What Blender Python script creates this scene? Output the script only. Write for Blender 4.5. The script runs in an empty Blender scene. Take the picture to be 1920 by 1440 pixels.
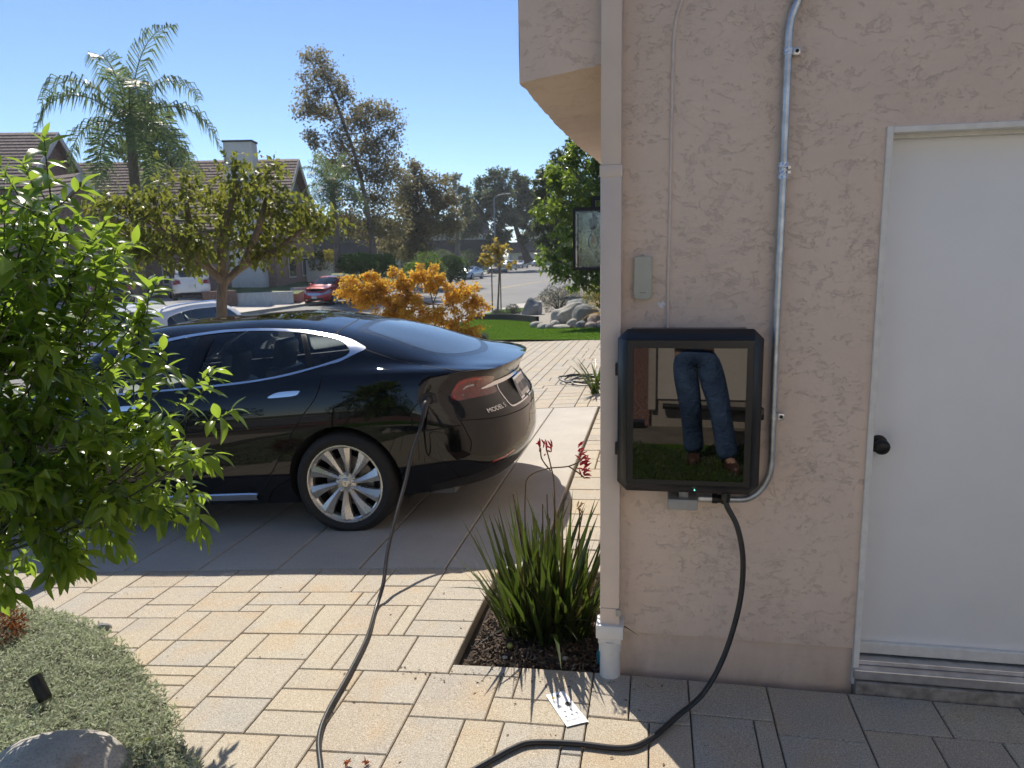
import bpy, bmesh, math, random
import numpy as np
from mathutils import Vector, Matrix, Quaternion
from mathutils.geometry import delaunay_2d_cdt

R = math.radians
random.seed(7)
rng = np.random.default_rng(7)
SC = bpy.context.scene
COL = SC.collection

# ---------------------------------------------------------------- camera
cam_d = bpy.data.cameras.new('camera')
cam_o = bpy.data.objects.new('camera', cam_d)
COL.objects.link(cam_o)
cam_d.sensor_fit = 'HORIZONTAL'
cam_d.sensor_width = 36.0
cam_d.lens = 36.0 * 1400.0 / 1920.0
cam_d.clip_start = 0.02
cam_d.dof.use_dof = True; cam_d.dof.focus_distance = 3.1; cam_d.dof.aperture_fstop = 6.8
cam_d.clip_end = 6000.0
_a, _t, _r = R(10.9), math.atan(245 / 1400.0), 0.02
_F0 = Vector((-math.sin(_a), math.cos(_a), 0)); _R0 = Vector((math.cos(_a), math.sin(_a), 0)); _U0 = Vector((0, 0, 1))
_F = _F0 * math.cos(_t) - _U0 * math.sin(_t)
_U = _U0 * math.cos(_t) + _F0 * math.sin(_t)
_Up = _U * math.cos(_r) + _R0 * math.sin(_r)
_Rt = _R0 * math.cos(_r) - _U * math.sin(_r)
_M = Matrix((_Rt, _Up, -_F)).transposed().to_4x4()
_M.translation = Vector((0, 0, 1.70))
cam_o.matrix_world = _M
SC.camera = cam_o

# ---------------------------------------------------------------- sky, sun, exposure
SUN_EL, SUN_AZ = R(49.0), R(30.7)          # azimuth measured from +Y towards -X
W = bpy.data.worlds.new('World'); SC.world = W; W.use_nodes = True
_nt = W.node_tree
for n in list(_nt.nodes): _nt.nodes.remove(n)
_sky = _nt.nodes.new('ShaderNodeTexSky'); _sky.sky_type = 'NISHITA'; _sky.sun_disc = False
_sky.sun_elevation = SUN_EL; _sky.sun_rotation = -SUN_AZ
_sky.altitude = 20; _sky.air_density = 0.7; _sky.dust_density = 0.0; _sky.ozone_density = 4.0
_bg = _nt.nodes.new('ShaderNodeBackground'); _bg.inputs['Strength'].default_value = 0.090
_wo = _nt.nodes.new('ShaderNodeOutputWorld')
_nt.links.new(_sky.outputs[0], _bg.inputs[0]); _nt.links.new(_bg.outputs[0], _wo.inputs[0])
sun_d = bpy.data.lights.new('sun', 'SUN'); sun_d.energy = 3.4; sun_d.angle = R(0.55); sun_d.color = (1.0, 0.92, 0.80)
sun_o = bpy.data.objects.new('sun', sun_d); COL.objects.link(sun_o)
SUN_DIR = Vector((-math.sin(SUN_AZ) * math.cos(SUN_EL), math.cos(SUN_AZ) * math.cos(SUN_EL), math.sin(SUN_EL)))
sun_o.rotation_euler = (-SUN_DIR).to_track_quat('-Z', 'Y').to_euler()
sun_o.location = (0, 0, 30)
vs = SC.view_settings
vs.view_transform = 'Standard'; vs.look = 'None'; vs.exposure = 0.85; vs.gamma = 1.0; vs.use_curve_mapping = False
cy = SC.cycles
cy.use_denoising = True; cy.use_adaptive_sampling = True; cy.adaptive_threshold = 0.02
cy.max_bounces = 8; cy.diffuse_bounces = 4; cy.glossy_bounces = 4; cy.transmission_bounces = 6; cy.transparent_max_bounces = 24
cy.caustics_reflective = False; cy.caustics_refractive = False
cy.sample_clamp_indirect = 6.0
SC.render.film_transparent = False

# ---------------------------------------------------------------- helpers
def tag(o, label=None, cat=None, group=None, kind=None):
    if label: o['label'] = label
    if cat: o['category'] = cat
    if group: o['group'] = group
    if kind: o['kind'] = kind
    return o

def thing(name, label, cat, loc=(0, 0, 0), rotz=0.0, group=None):
    o = bpy.data.objects.new(name, None)
    o.empty_display_size = 0.1
    COL.objects.link(o); o.location = loc; o.rotation_euler = (0, 0, rotz)
    return tag(o, label, cat, group)

def link(name, me, mat=None, parent=None, kind=None):
    o = bpy.data.objects.new(name, me); COL.objects.link(o)
    if mat is not None and len(me.materials) == 0: me.materials.append(mat)
    if parent is not None: o.parent = parent
    if kind: o['kind'] = kind
    return o

def mesh(name, verts, faces, smooth=False, sharp=None):
    me = bpy.data.meshes.new(name)
    if isinstance(verts, np.ndarray): verts = verts.reshape(-1, 3).tolist()
    if isinstance(faces, np.ndarray): faces = faces.tolist()
    me.from_pydata(verts, [], faces); me.update()
    if smooth:
        me.polygons.foreach_set('use_smooth', [True] * len(me.polygons))
        if sharp: me.set_sharp_from_angle(angle=R(sharp))
    return me

class MB:
    """collects simple solids into one mesh"""
    def __init__(s): s.v = []; s.f = []; s.m = Matrix.Identity(4)
    def add(s, vs_, fs):
        b = len(s.v)
        s.v += [tuple(s.m @ Vector(p)) for p in vs_]
        s.f += [tuple(b + i for i in f) for f in fs]
        return s
    def box(s, x0, x1, y0, y1, z0, z1, bev=0.0):
        if bev <= 0:
            v = [(x0,y0,z0),(x1,y0,z0),(x1,y1,z0),(x0,y1,z0),(x0,y0,z1),(x1,y0,z1),(x1,y1,z1),(x0,y1,z1)]
            return s.add(v, [(0,3,2,1),(4,5,6,7),(0,1,5,4),(1,2,6,5),(2,3,7,6),(3,0,4,7)])
        bm = bmesh.new(); bmesh.ops.create_cube(bm, size=1)
        for q in bm.verts: q.co = Vector(((x0+x1)/2 + q.co.x*(x1-x0), (y0+y1)/2 + q.co.y*(y1-y0), (z0+z1)/2 + q.co.z*(z1-z0)))
        bmesh.ops.bevel(bm, geom=bm.edges[:], offset=bev, segments=2, affect='EDGES', profile=0.5)
        bm.verts.index_update()
        s.add([q.co[:] for q in bm.verts], [[q.index for q in f.verts] for f in bm.faces]); bm.free(); return s
    def tube(s, pts, rad, n=10, cap=True, up=None):
        pts = [Vector(p) for p in pts]; k = len(pts)
        rs = rad if hasattr(rad, '__len__') else [rad]*k
        ring = []; prev = None
        for i in range(k):
            t = (pts[min(i+1,k-1)] - pts[max(i-1,0)]).normalized()
            if prev is None:
                a = Vector((0,0,1)) if abs(t.z) < 0.9 else Vector((1,0,0))
                nrm = t.cross(a).normalized()
            else:
                nrm = (prev - t*prev.dot(t))
                nrm = nrm.normalized() if nrm.length > 1e-6 else t.orthogonal().normalized()
            prev = nrm; bn = t.cross(nrm)
            ring.append([pts[i] + (nrm*math.cos(2*math.pi*j/n) + bn*math.sin(2*math.pi*j/n))*rs[i] for j in range(n)])
        v = [p[:] for r_ in ring for p in r_]; f = []
        for i in range(k-1):
            for j in range(n):
                f.append((i*n+j, i*n+(j+1)%n, (i+1)*n+(j+1)%n, (i+1)*n+j))
        if cap:
            f.append(tuple(range(n-1,-1,-1))); f.append(tuple((k-1)*n+j for j in range(n)))
        return s.add(v, f)
    def lathe(s, prof, n=24, axis='z', caps=True):
        v = []; f = []; k = len(prof)
        for (r_, h) in prof:
            for j in range(n):
                a = 2*math.pi*j/n; c_, s_ = r_*math.cos(a), r_*math.sin(a)
                v.append({'z': (c_, s_, h), 'y': (c_, h, s_), 'x': (h, c_, s_)}[axis])
        for i in range(k-1):
            for j in range(n):
                q = (i*n+j, i*n+(j+1)%n, (i+1)*n+(j+1)%n, (i+1)*n+j)
                f.append(q if axis != 'y' else q[::-1])
        if caps:
            f.append(tuple(range(n-1,-1,-1))); f.append(tuple((k-1)*n+j for j in range(n)))
        return s.add(v, f)
    def prism(s, poly, y0, y1, plane='xz'):
        n = len(poly); mk = {'xz': lambda p, d: (p[0], d, p[1]), 'xy': lambda p, d: (p[0], p[1], d), 'yz': lambda p, d: (d, p[0], p[1])}[plane]
        v = [mk(p, y0) for p in poly] + [mk(p, y1) for p in poly]
        f = [tuple(range(n)), tuple(range(2*n-1, n-1, -1))] + [(i, i+n, (i+1)%n+n, (i+1)%n) for i in range(n)]
        return s.add(v, f)
    def build(s, name, mat, parent=None, smooth=False, sharp=35, kind=None, fix=True):
        me = mesh(name, s.v, s.f, False)
        if fix:
            bm = bmesh.new(); bm.from_mesh(me); bmesh.ops.recalc_face_normals(bm, faces=bm.faces[:]); bm.to_mesh(me); bm.free()
        if smooth:
            me.polygons.foreach_set('use_smooth', [True]*len(me.polygons)); me.set_sharp_from_angle(angle=R(sharp))
        return link(name, me, mat, parent, kind)

def smoothpts(pts, n=8):
    """Catmull-Rom through points"""
    p = [Vector(q) for q in pts]; out = []
    for i in range(len(p)-1):
        p0, p1, p2, p3 = p[max(i-1,0)], p[i], p[i+1], p[min(i+2,len(p)-1)]
        for k in range(n):
            t = k/n
            out.append(0.5*((2*p1) + (p2-p0)*t + (2*p0-5*p1+4*p2-p3)*t*t + (3*p1-p0-3*p2+p3)*t**3))
    out.append(p[-1]); return out

def copy_tree(o, parent=None):
    c = o.copy(); COL.objects.link(c); c.parent = parent
    for ch in list(o.children): copy_tree(ch, c)
    return c

# ---------------------------------------------------------------- materials
class NT:
    def __init__(s, name):
        s.mat = bpy.data.materials.new(name); s.mat.use_nodes = True
        s.t = s.mat.node_tree
        for n in list(s.t.nodes): s.t.nodes.remove(n)
        s.out = s.t.nodes.new('ShaderNodeOutputMaterial')
    def n(s, typ, **kw):
        nd = s.t.nodes.new('ShaderNode' + typ)
        for k, v in kw.items():
            if k.startswith('i_'):
                key = k[2:]; key = int(key) if key.isdigit() else key.replace('_', ' ')
                s.set(nd.inputs[key], v)
            else: setattr(nd, k, v)
        return nd
    def set(s, sock, v):
        if isinstance(v, bpy.types.NodeSocket): s.t.links.new(v, sock)
        else:
            if hasattr(sock.default_value, '__len__') and hasattr(v, '__len__') and len(sock.default_value) == 4 and len(v) == 3: v = (*v, 1)
            sock.default_value = v
    def link(s, a, b): s.t.links.new(a, b)
    def coord(s, kind='Object', scale=None, offset=None):
        c = s.n('TexCoord').outputs[kind]
        if scale is None and offset is None: return c
        m = s.n('Mapping'); s.link(c, m.inputs[0])
        if scale is not None: s.set(m.inputs['Scale'], scale if hasattr(scale, '__len__') or isinstance(scale, bpy.types.NodeSocket) else (scale,)*3)
        if offset is not None: s.set(m.inputs['Location'], offset)
        return m.outputs[0]
    def noise(s, co, scale, detail=4, rough=0.55, dist=0.0):
        nd = s.n('TexNoise', i_Scale=scale, i_Detail=detail, i_Roughness=rough, i_Distortion=dist); s.link(co, nd.inputs['Vector']); return nd.outputs['Fac']
    def ramp(s, fac, stops, interp='LINEAR'):
        nd = s.n('ValToRGB'); nd.color_ramp.interpolation = interp; el = nd.color_ramp.elements
        while len(el) < len(stops): el.new(0.5)
        for e, (p, c) in zip(el, stops):
            e.position = p
            c = c if hasattr(c, '__len__') else (c, c, c)
            e.color = (*c, 1)
        s.set(nd.inputs[0], fac); return nd.outputs[0]
    def math(s, op, a, b=0.0, c=0.0, clamp=False):
        nd = s.n('Math', operation=op); nd.use_clamp = clamp
        s.set(nd.inputs[0], a); s.set(nd.inputs[1], b); s.set(nd.inputs[2], c); return nd.outputs[0]
    def mix(s, fac, a, b, blend='MIX'):
        nd = s.n('Mix', data_type='RGBA', blend_type=blend)
        s.set(nd.inputs[0], fac); s.set(nd.inputs[6], a); s.set(nd.inputs[7], b); return nd.outputs[2]
    def bump(s, h, strength=0.5, dist=0.01, normal=None):
        nd = s.n('Bump', i_Strength=strength, i_Distance=dist); s.link(h, nd.inputs['Height'])
        if normal is not None: s.link(normal, nd.inputs['Normal'])
        return nd.outputs[0]
    def bsdf(s, color=(.5,.5,.5), rough=0.5, metal=0.0, normal=None, **kw):
        b = s.n('BsdfPrincipled'); s.set(b.inputs['Base Color'], color); s.set(b.inputs['Roughness'], rough); s.set(b.inputs['Metallic'], metal)
        if normal is not None: s.link(normal, b.inputs['Normal'])
        for k, v in kw.items(): s.set(b.inputs[k.replace('_', ' ')], v)
        return b
    def done(s, shader):
        s.link(shader.outputs[0] if hasattr(shader, 'outputs') else shader, s.out.inputs[0]); return s.mat

def plain(name, color, rough=0.5, metal=0.0, var=0.06, scale=20.0, bump=0.0, **kw):
    t = NT(name); co = t.coord('Object')
    nz = t.noise(co, scale, 4)
    dark = tuple(max(c*(1-var*2), 0) for c in color); lite = tuple(min(c*(1+var*2), 1) for c in color)
    col = t.ramp(nz, [(0.25, dark), (0.75, lite)])
    nrm = t.bump(t.noise(co, scale*6, 3), bump, 0.004) if bump > 0 else None
    rg = t.math('MULTIPLY_ADD', t.noise(co, scale*0.7, 3), 0.12, rough - 0.06)
    return t.done(t.bsdf(col, rg, metal, nrm, **kw))

def leafmat(name, dark, lite, rough=0.35, trans=0.45, tcol=None, obj_rand=False, hue=None, spec=0.5):
    """foliage: colour varies leaf by leaf, light passes through"""
    t = NT(name)
    rnd = t.n('ObjectInfo').outputs['Random'] if obj_rand else t.n('NewGeometry').outputs['Random Per Island']
    stops = [(0.0, dark), (1.0, lite)] if hue is None else hue
    col = t.ramp(rnd, stops)
    nz = t.noise(t.coord('Object'), 3.0, 2)
    col = t.mix(t.math('MULTIPLY', nz, 0.35), col, tuple(c*0.55 for c in dark))
    b = t.bsdf(col, rough, 0.0); b.inputs['Specular IOR Level'].default_value = spec
    tr = t.n('BsdfTranslucent')
    tc = tcol if tcol else tuple(min(1, c*2.2) for c in lite)
    t.set(tr.inputs[0], t.mix(0.65, col, tc))
    mx = t.n('MixShader'); mx.inputs[0].default_value = trans
    t.link(b.outputs[0], mx.inputs[1]); t.link(tr.outputs[0], mx.inputs[2])
    return t.done(mx)

# ---------------------------------------------------------------- terrain heights
def gz(x):
    u = -0.2 - x
    return 0.0 if u <= 0 else -0.075*(u - 0.6*(1 - math.exp(-u/0.6)))
def G(x, y):
    return gz(max(x, -7.3)) - 0.018*min(max(y-6, 0), 29)
def RZ(y):
    return G(-7.3, y) - 0.12
def gnormal(x, y):
    e = 0.05
    return Vector((-(G(x+e,y)-G(x-e,y))/(2*e), -(G(x,y+e)-G(x,y-e))/(2*e), 1)).normalized()
def sheet(name, xs, ys, zf, mat, kind='structure', parent=None, keep=None):
    v = [(x, y, zf(x, y)) for y in ys for x in xs]; n = len(xs); f = []
    for j in range(len(ys)-1):
        for i in range(n-1):
            if keep and not keep((xs[i]+xs[i+1])/2, (ys[j]+ys[j+1])/2): continue
            f.append((j*n+i, j*n+i+1, (j+1)*n+i+1, (j+1)*n+i))
    return link(name, mesh(name, v, f, True), mat, parent, kind)
# ================================================================ GROUND
def m_soil(name, a, b, scale=14, bump=0.6):
    t = NT(name); co = t.coord('Object')
    n1 = t.noise(co, scale, 6, 0.65); n2 = t.noise(co, scale*9, 3)
    col = t.ramp(n1, [(0.3, a), (0.7, b)])
    h = t.math('ADD', n1, t.math('MULTIPLY', n2, 0.4))
    return t.done(t.bsdf(col, 0.9, 0, t.bump(h, bump, 0.03)))
M_SAND = m_soil('joint_sand', (.24,.21,.17), (.34,.295,.24), 30, 0.3)
M_EARTH = m_soil('earth', (.10,.085,.06), (.20,.17,.12), 4, 0.5)
M_MULCHBED = m_soil('mulch_soil', (.035,.024,.017), (.10,.068,.045), 40, 1.0)

def m_paver(name, islands):
    t = NT(name); co = t.coord('Object')
    rnd = t.n('NewGeometry').outputs['Random Per Island'] if islands else t.n('ObjectInfo').outputs['Random']
    wc = t.n('TexCoord').outputs['Object'] if islands else t.n('NewGeometry').outputs['Position']
    off = t.n('CombineXYZ'); t.set(off.inputs[0], t.math('MULTIPLY', rnd, 91.0)); t.set(off.inputs[1], t.math('MULTIPLY', rnd, 37.0)); t.set(off.inputs[2], t.math('MULTIPLY', rnd, 53.0))
    mp = t.n('VectorMath', operation='ADD'); t.link(wc, mp.inputs[0]); t.link(off.outputs[0], mp.inputs[1])
    big = t.noise(mp.outputs[0], 3.6, 3, 0.55, 0.4)
    base = t.ramp(rnd, [(0.0, (.47,.40,.305)), (0.28, (.50,.45,.365)), (0.55, (.455,.415,.345)), (0.8, (.52,.445,.325)), (1.0, (.50,.455,.36))])
    c1 = t.mix(t.ramp(big, [(0.50, 0.0), (0.70, 0.6)]), base, (.52,.385,.235))
    grey = t.noise(mp.outputs[0], 2.3, 2)
    c2 = t.mix(t.ramp(grey, [(0.56, 0.0), (0.74, 0.6)]), c1, (.38,.365,.335))
    sp = t.noise(wc, 230.0, 3, 0.7)
    sp2 = t.noise(wc, 120.0, 3, 0.6)
    c3 = t.mix(t.ramp(sp, [(0.42, 0.85), (0.53, 0.0)]), c2, t.mix(1.0, c2, (.48,.46,.44), 'MULTIPLY'))
    c3 = t.mix(t.ramp(sp2, [(0.56, 0.0), (0.70, 0.55)]), c3, (.70,.65,.56))
    st = t.noise(wc, 1.4, 5, 0.7)
    c4 = t.mix(t.ramp(st, [(0.55, 0.0), (0.75, 0.25)]), c3, (.30,.27,.22))
    h = t.math('ADD', t.math('MULTIPLY', sp, 0.6), sp2)
    return t.done(t.bsdf(c4, 0.82, 0, t.bump(h, 0.35, 0.004)))
M_PAVER = m_paver('paver_concrete', False)
M_PAVERS = m_paver('paver_concrete_far', True)

def m_concrete(name, c1=(.40,.375,.33), c2=(.50,.47,.42)):
    t = NT(name); wc = t.n('NewGeometry').outputs['Position']
    n1 = t.noise(wc, 1.7, 6, 0.6); n2 = t.noise(wc, 160, 3, 0.6)
    col = t.ramp(n1, [(0.3, c1), (0.7, c2)])
    col = t.mix(t.ramp(n2, [(0.35, 0.5), (0.5, 0.0)]), col, tuple(c*0.6 for c in c1))
    return t.done(t.bsdf(col, 0.85, 0, t.bump(n2, 0.25, 0.003)))
M_CONC = m_concrete('brushed_concrete')
M_WALK = m_concrete('sidewalk_concrete', (.46,.42,.37), (.56,.52,.46))
M_KERB = m_concrete('kerb_concrete', (.48,.46,.42), (.60,.57,.52))

# --- wide land
t = NT('land'); co = t.coord('Object')
M_LAND = t.done(t.bsdf(t.ramp(t.noise(co, 0.08, 5), [(.35, (.09,.10,.045)), (.65, (.17,.15,.09))]), .95))
def landz(x, y): return -1.42
xs = [-620,-300,-120,-60,-30,30,60,120,300,620]
sheet('land', xs, [-300,-120,-60,-20,20,60,120,200,400,800], landz, M_LAND)

# --- the lot: earth under everything near the house (slopes to the street)
XE = -7.42
def fr(a, b, n): return [a + (b-a)*i/n for i in range(n+1)]
lot_x = fr(XE, -4, 8) + fr(-3.7, 0.2, 20)[0:] + fr(0.8, 9, 6)
lot_y = fr(-9, 0, 8)[:-1] + fr(0, 4, 16)[:-1] + fr(4, 36, 40)[:-1] + fr(36, 62, 8)
def lotz(x, y): return G(x, y) - 0.075
sheet('yard_earth', lot_x, lot_y, lotz, M_EARTH)

# --- pavers: 75 mm module, pieces 4x4, 4x3, 4x2, 3x4, 2x4
U = 0.075
X0, Y0 = -0.90, 2.75
def paver_solid(w, d, seam=0.0026, bv=0.0035, hgt=0.055):
    hw, hd = w/2 - seam, d/2 - seam; iw, id_ = hw - bv, hd - bv
    v = [(-iw,-id_,0),(iw,-id_,0),(iw,id_,0),(-iw,id_,0),(-hw,-hd,-bv),(hw,-hd,-bv),(hw,hd,-bv),(-hw,hd,-bv),(-hw,-hd,-hgt),(hw,-hd,-hgt),(hw,hd,-hgt),(-hw,hd,-hgt)]
    f = [(0,1,2,3)]
    for i in range(4):
        j = (i+1) % 4
        f += [(4+i,4+j,j,i), (8+i,8+j,4+j,4+i)]
    return v, f
def tile(i0, i1, j0, j1, allow, fixed, seed, tries=1):
    """fill the cells [i0,i1)x[j0,j1) with pieces; keeps the try with the fewest slivers"""
    best = None
    ok = {(a, b) for a in range(i0, i1) for b in range(j0, j1) if allow(a, b)}
    for tr in range(tries):
        rr = random.Random(seed*100+tr); fr_ = set(ok); out = []; bad = 0
        def free(i, j, w, h): return all((a, b) in fr_ for a in range(i, i+w) for b in range(j, j+h))
        def put(i, j, w, h):
            out.append((i, j, w, h)); fr_.difference_update((a, b) for a in range(i, i+w) for b in range(j, j+h))
        for q in fixed:
            if free(*q): put(*q)
        sizes = [(4,4),(4,4),(4,3),(4,3),(3,4),(4,2),(2,4)]
        for j in range(j1-1, j0-1, -1):
            for i in range(i0, i1):
                if (i, j) not in fr_: continue
                opts = sizes[:]; rr.shuffle(opts); sc = []
                run = 0
                while (i+run, j) in fr_ and run < 12: run += 1
                for (w, h) in opts:
                    if free(i, j-h+1, w, h):
                        rest = run - w
                        pen = (3 if rest == 1 else 0) + sum(1 for a in range(i, i+w) if (a, j-h) in fr_ and (a, j-h-1) not in fr_)*.5
                        sc.append((pen, len(sc), w, h))
                if sc: _p, _k, w, h = min(sc); put(i, j-h+1, w, h); continue
                for (w, h) in [(3,3),(3,2),(2,3),(2,2),(4,1),(1,4),(3,1),(1,3),(2,1),(1,2),(1,1)]:
                    if free(i, j-h+1, w, h): put(i, j-h+1, w, h); bad += 3 if min(w, h) == 1 else 1; break
        if best is None or bad < best[0]: best = (bad, out)
    return best[1]
def gi(x): return round((x - X0)/U)
def gj(y): return round((y - Y0)/U)
def rect(x0, x1, y0, y1): i, j = gi(x0), gj(y0); return (i, j, gi(x1)-i, gj(y1)-j)
traced = [rect(-.9,-.6,2.45,2.75), rect(-1.2,-.9,2.525,2.75), rect(-1.35,-1.05,2.75,3.05), rect(-1.5,-1.2,3.05,3.35), rect(-1.2,-.9,2.225,2.525),
          rect(-.675,-.525,2.15,2.45), rect(-.9,-.675,2.15,2.45), rect(-.6,-.3,2.45,2.6), rect(-1.8,-1.5,2.55,2.85), rect(-1.8,-1.5,2.325,2.55), rect(-1.8,-1.5,2.85,3.075),
          rect(-1.95,-1.8,2.775,3.075), rect(-2.25,-1.95,2.775,3.0), rect(-1.5,-1.2,2.325,2.475), rect(-2.25,-1.95,3.0,3.3), rect(-1.95,-1.65,3.075,3.375),
          rect(.72,1.02,2.625,2.85), rect(.42,.72,2.55,2.85), rect(.17,.395,2.325,2.625), rect(.12,.42,2.625,2.85), rect(.72,.945,2.4,2.625)]
BED = (-0.80, -0.12, 2.86, 3.82)       # planting bed
JS = gj(3.80)
def allow_near(i, j):
    x, y = X0 + (i+.5)*U, Y0 + (j+.5)*U
    if BED[0]-0.02 < x < BED[1]+.3 and y > BED[2]-0.02: return False
    if x > -0.16 and y > 2.86: return False
    if x < -2.0 and (x+3.3)**2/2.6 + (y-1.9)**2/1.75 < 0.78: return False          # under the ground cover
    return True
near = tile(gi(-4.4), gi(2.7), gj(0.40), JS, allow_near, traced, 11, 60)
bedm = sheet('paved_driveway', fr(-6.9, 2.8, 40), fr(0.3, 3.8, 14), lambda x, y: G(x, y) - 0.03, M_SAND,
             keep=lambda x, y: not (BED[0] < x < .9 and y > BED[2]))
dist = sorted(near, key=lambda q: (X0+(q[0]+q[2]/2)*U + 0.5)**2*0.6 + (Y0+(q[1]+q[3]/2)*U - 2.5)**2)
pm = {}
sv, sf = [], []
def paver_xf(i, j, w, h, k):
    x, y = X0 + (i+w/2)*U, Y0 + (j+h/2)*U
    nrm = gnormal(x, y); q = Vector((0,0,1)).rotation_difference(nrm)
    jit = Quaternion((1,0,0), rng.normal(0, .0018)) @ Quaternion((0,1,0), rng.normal(0, .0018))
    return Matrix.Translation((x, y, G(x, y) + rng.normal(0, .0007))) @ (q @ jit).to_matrix().to_4x4()
for k, (i, j, w, h) in enumerate(dist):
    M = paver_xf(i, j, w, h, k)
    if k < 298:
        if (w, h) not in pm:
            me = mesh('paver', *paver_solid(w*U, h*U)); me.materials.append(M_PAVER); pm[(w, h)] = me
        o = link('paver', pm[(w, h)], None, bedm); o.matrix_world = M
    else:
        v, f = paver_solid(w*U, h*U); b = len(sv)
        sv += [tuple(M @ Vector(p)) for p in v]; sf += [tuple(b+a for a in q) for q in f]
# far paving beyond the concrete, joined
def allow_far(i, j):
    x, y = X0 + (i+.5)*U, Y0 + (j+.5)*U
    if y < 8.45: return x > -0.62
    return y < 16.55 + 0.30*max(0, -1.3-x) + 0.03*x*x
far = tile(gi(-6.9), gi(-0.16), gj(3.83), gj(20.0), allow_far, [], 5, 4)
far2 = tile(gi(-6.9), gi(-4.4), gj(0.4), JS, lambda i, j: True, [], 6)
for (i, j, w, h) in far + far2:
    M = paver_xf(i, j, w, h, 0); v, f = paver_solid(w*U, h*U, 0.0042, .0055); b = len(sv)
    sv += [tuple(M @ Vector(p)) for p in v]; sf += [tuple(b+a for a in q) for q in f]
link('far_paving', mesh('far_paving', sv, sf), M_PAVERS, bedm, 'stuff')
sheet('paving_bed', fr(-6.9, -.14, 30), fr(3.8, 19.6, 40), lambda x, y: G(x, y) - 0.045, M_SAND)

# --- concrete strips the car stands on
cs = sheet('concrete_driveway', fr(-6.9, -.64, 26), fr(3.81, 8.44, 12), lambda x, y: G(x, y) - 0.022, M_SAND)
x = -0.62
k = 0
while x > -6.8:
    w = 0.515
    xa, xb = x - w + .004, x - .004
    n = 5; ys = [3.812, 3.818] + fr(3.9, 8.35, 6) + [8.432, 8.438]
    v = []; f = []
    for (yy) in ys:
        edge = yy in (3.812, 8.438)
        for q, xx in enumerate((xa, xa+.006, xb-.006, xb)):
            drop = 0.007 if (edge or q in (0, 3)) else 0.0
            v.append((xx, yy, G(xx, yy) - drop))
    m_ = len(ys)
    for j in range(m_-1):
        for q in range(3): f.append((j*4+q, j*4+q+1, (j+1)*4+q+1, (j+1)*4+q))
    b = len(v)
    ring = [j*4 for j in range(m_)] + [(m_-1)*4+1, (m_-1)*4+2] + [j*4+3 for j in range(m_-1, -1, -1)] + [2, 1]
    v += [(v[r_][0], v[r_][1], v[r_][2]-.05) for r_ in ring]
    for q in range(len(ring)):
        q2 = (q+1) % len(ring); f.append((ring[q], ring[q2], b+q2, b+q))
    link('concrete_slab', mesh('concrete_slab', v, f), M_CONC, cs)
    x -= w

# --- planting bed with mulch chips
bs = sheet('planting_bed', fr(BED[0], -0.12, 16), fr(BED[2], 3.80, 20), lambda x, y: G(x, y) - 0.045 + 0.016*math.sin(9*x+3*y)*math.cos(7*y) + random.uniform(-.005, .005), M_MULCHBED)
t = NT('bark_chip'); rnd = t.n('NewGeometry').outputs['Random Per Island']
M_CHIP = t.done(t.bsdf(t.ramp(rnd, [(0, (.03,.02,.015)), (.5, (.085,.055,.036)), (.85, (.16,.11,.07)), (1, (.27,.20,.14))]), .85))
v, f = [], []
for k in range(2600):
    x, y = random.uniform(BED[0]+.02, -.14), BED[2]+.02 + random.random()**1.2*.9
    l, w_, h_ = random.uniform(.006,.026), random.uniform(.003,.008), random.uniform(.002,.005)
    M = Matrix.Translation((x, y, G(x, y) - .040 + random.uniform(0, .018))) @ Quaternion(Vector((random.gauss(0,.4), random.gauss(0,.4), 1)).normalized(), random.uniform(0, 6.3)).to_matrix().to_4x4() @ Matrix.Rotation(random.gauss(0,.35), 4, 'Y')
    b = len(v)
    v += [tuple(M @ Vector(p)) for p in [(-l,-w_*.6,0),(l*.9,-w_,0),(l,w_*.7,0),(-l*.8,w_,0),(-l*.7,0,h_),(l*.6,0,h_)]]
    f += [(b,b+1,b+5,b+4),(b+2,b+3,b+4,b+5),(b+1,b+2,b+5),(b+3,b,b+4)]
link('bark_mulch', mesh('bark_mulch', v, f), M_CHIP, bs, 'stuff')

# --- road, kerbs, pavements
t = NT('asphalt'); wc = t.n('NewGeometry').outputs['Position']
n1 = t.noise(wc, .25, 5, .6); n2 = t.noise(wc, 60, 3)
c = t.ramp(n1, [(.3, (.155,.15,.145)), (.7, (.215,.21,.20))]); c = t.mix(t.ramp(n2, [(.35,.5),(.55,0)]), c, (.10,.10,.10))
M_ASPH = t.done(t.bsdf(c, .8, 0, t.bump(n2, .3, .004)))
def lin(tab, y):
    for (a, b), (c_, d) in zip(tab, tab[1:]):
        if y <= c_: return b + (d-b)*max(0, (y-a))/(c_-a)
    return tab[-1][1]
ROADR = [(-40,-7.6),(36,-7.6),(40,-7.3),(43,-6.3),(48,-5.2),(54,-3.6),(64,0),(76,6),(90,15),(120,40),(150,70)]
ROADL = [(-40,-20.4),(60,-20.4),(85,-21.0),(105,-23.6),(125,-25.6),(157,-27.5),(185,-20)]
ys = fr(-40, 6, 6) + fr(8, 36, 14) + fr(38, 66, 14) + fr(70, 185, 24)
def strip(name, ys, fa, fb, zf, mat, n=6, **kw):
    v = []; f = []
    for y in ys:
        a, b = fa(y), fb(y)
        for k in range(n+1):
            xx = a + (b-a)*k/n; v.append((xx, y, zf(xx, y)))
    for j in range(len(ys)-1):
        for k in range(n):
            f.append((j*(n+1)+k, j*(n+1)+k+1, (j+1)*(n+1)+k+1, (j+1)*(n+1)+k))
    return link(name, mesh(name, v, f, True), mat, None, 'structure')
strip('road', ys, lambda y: lin(ROADL, y), lambda y: lin(ROADR, y), lambda x, y: RZ(y), M_ASPH)
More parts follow.
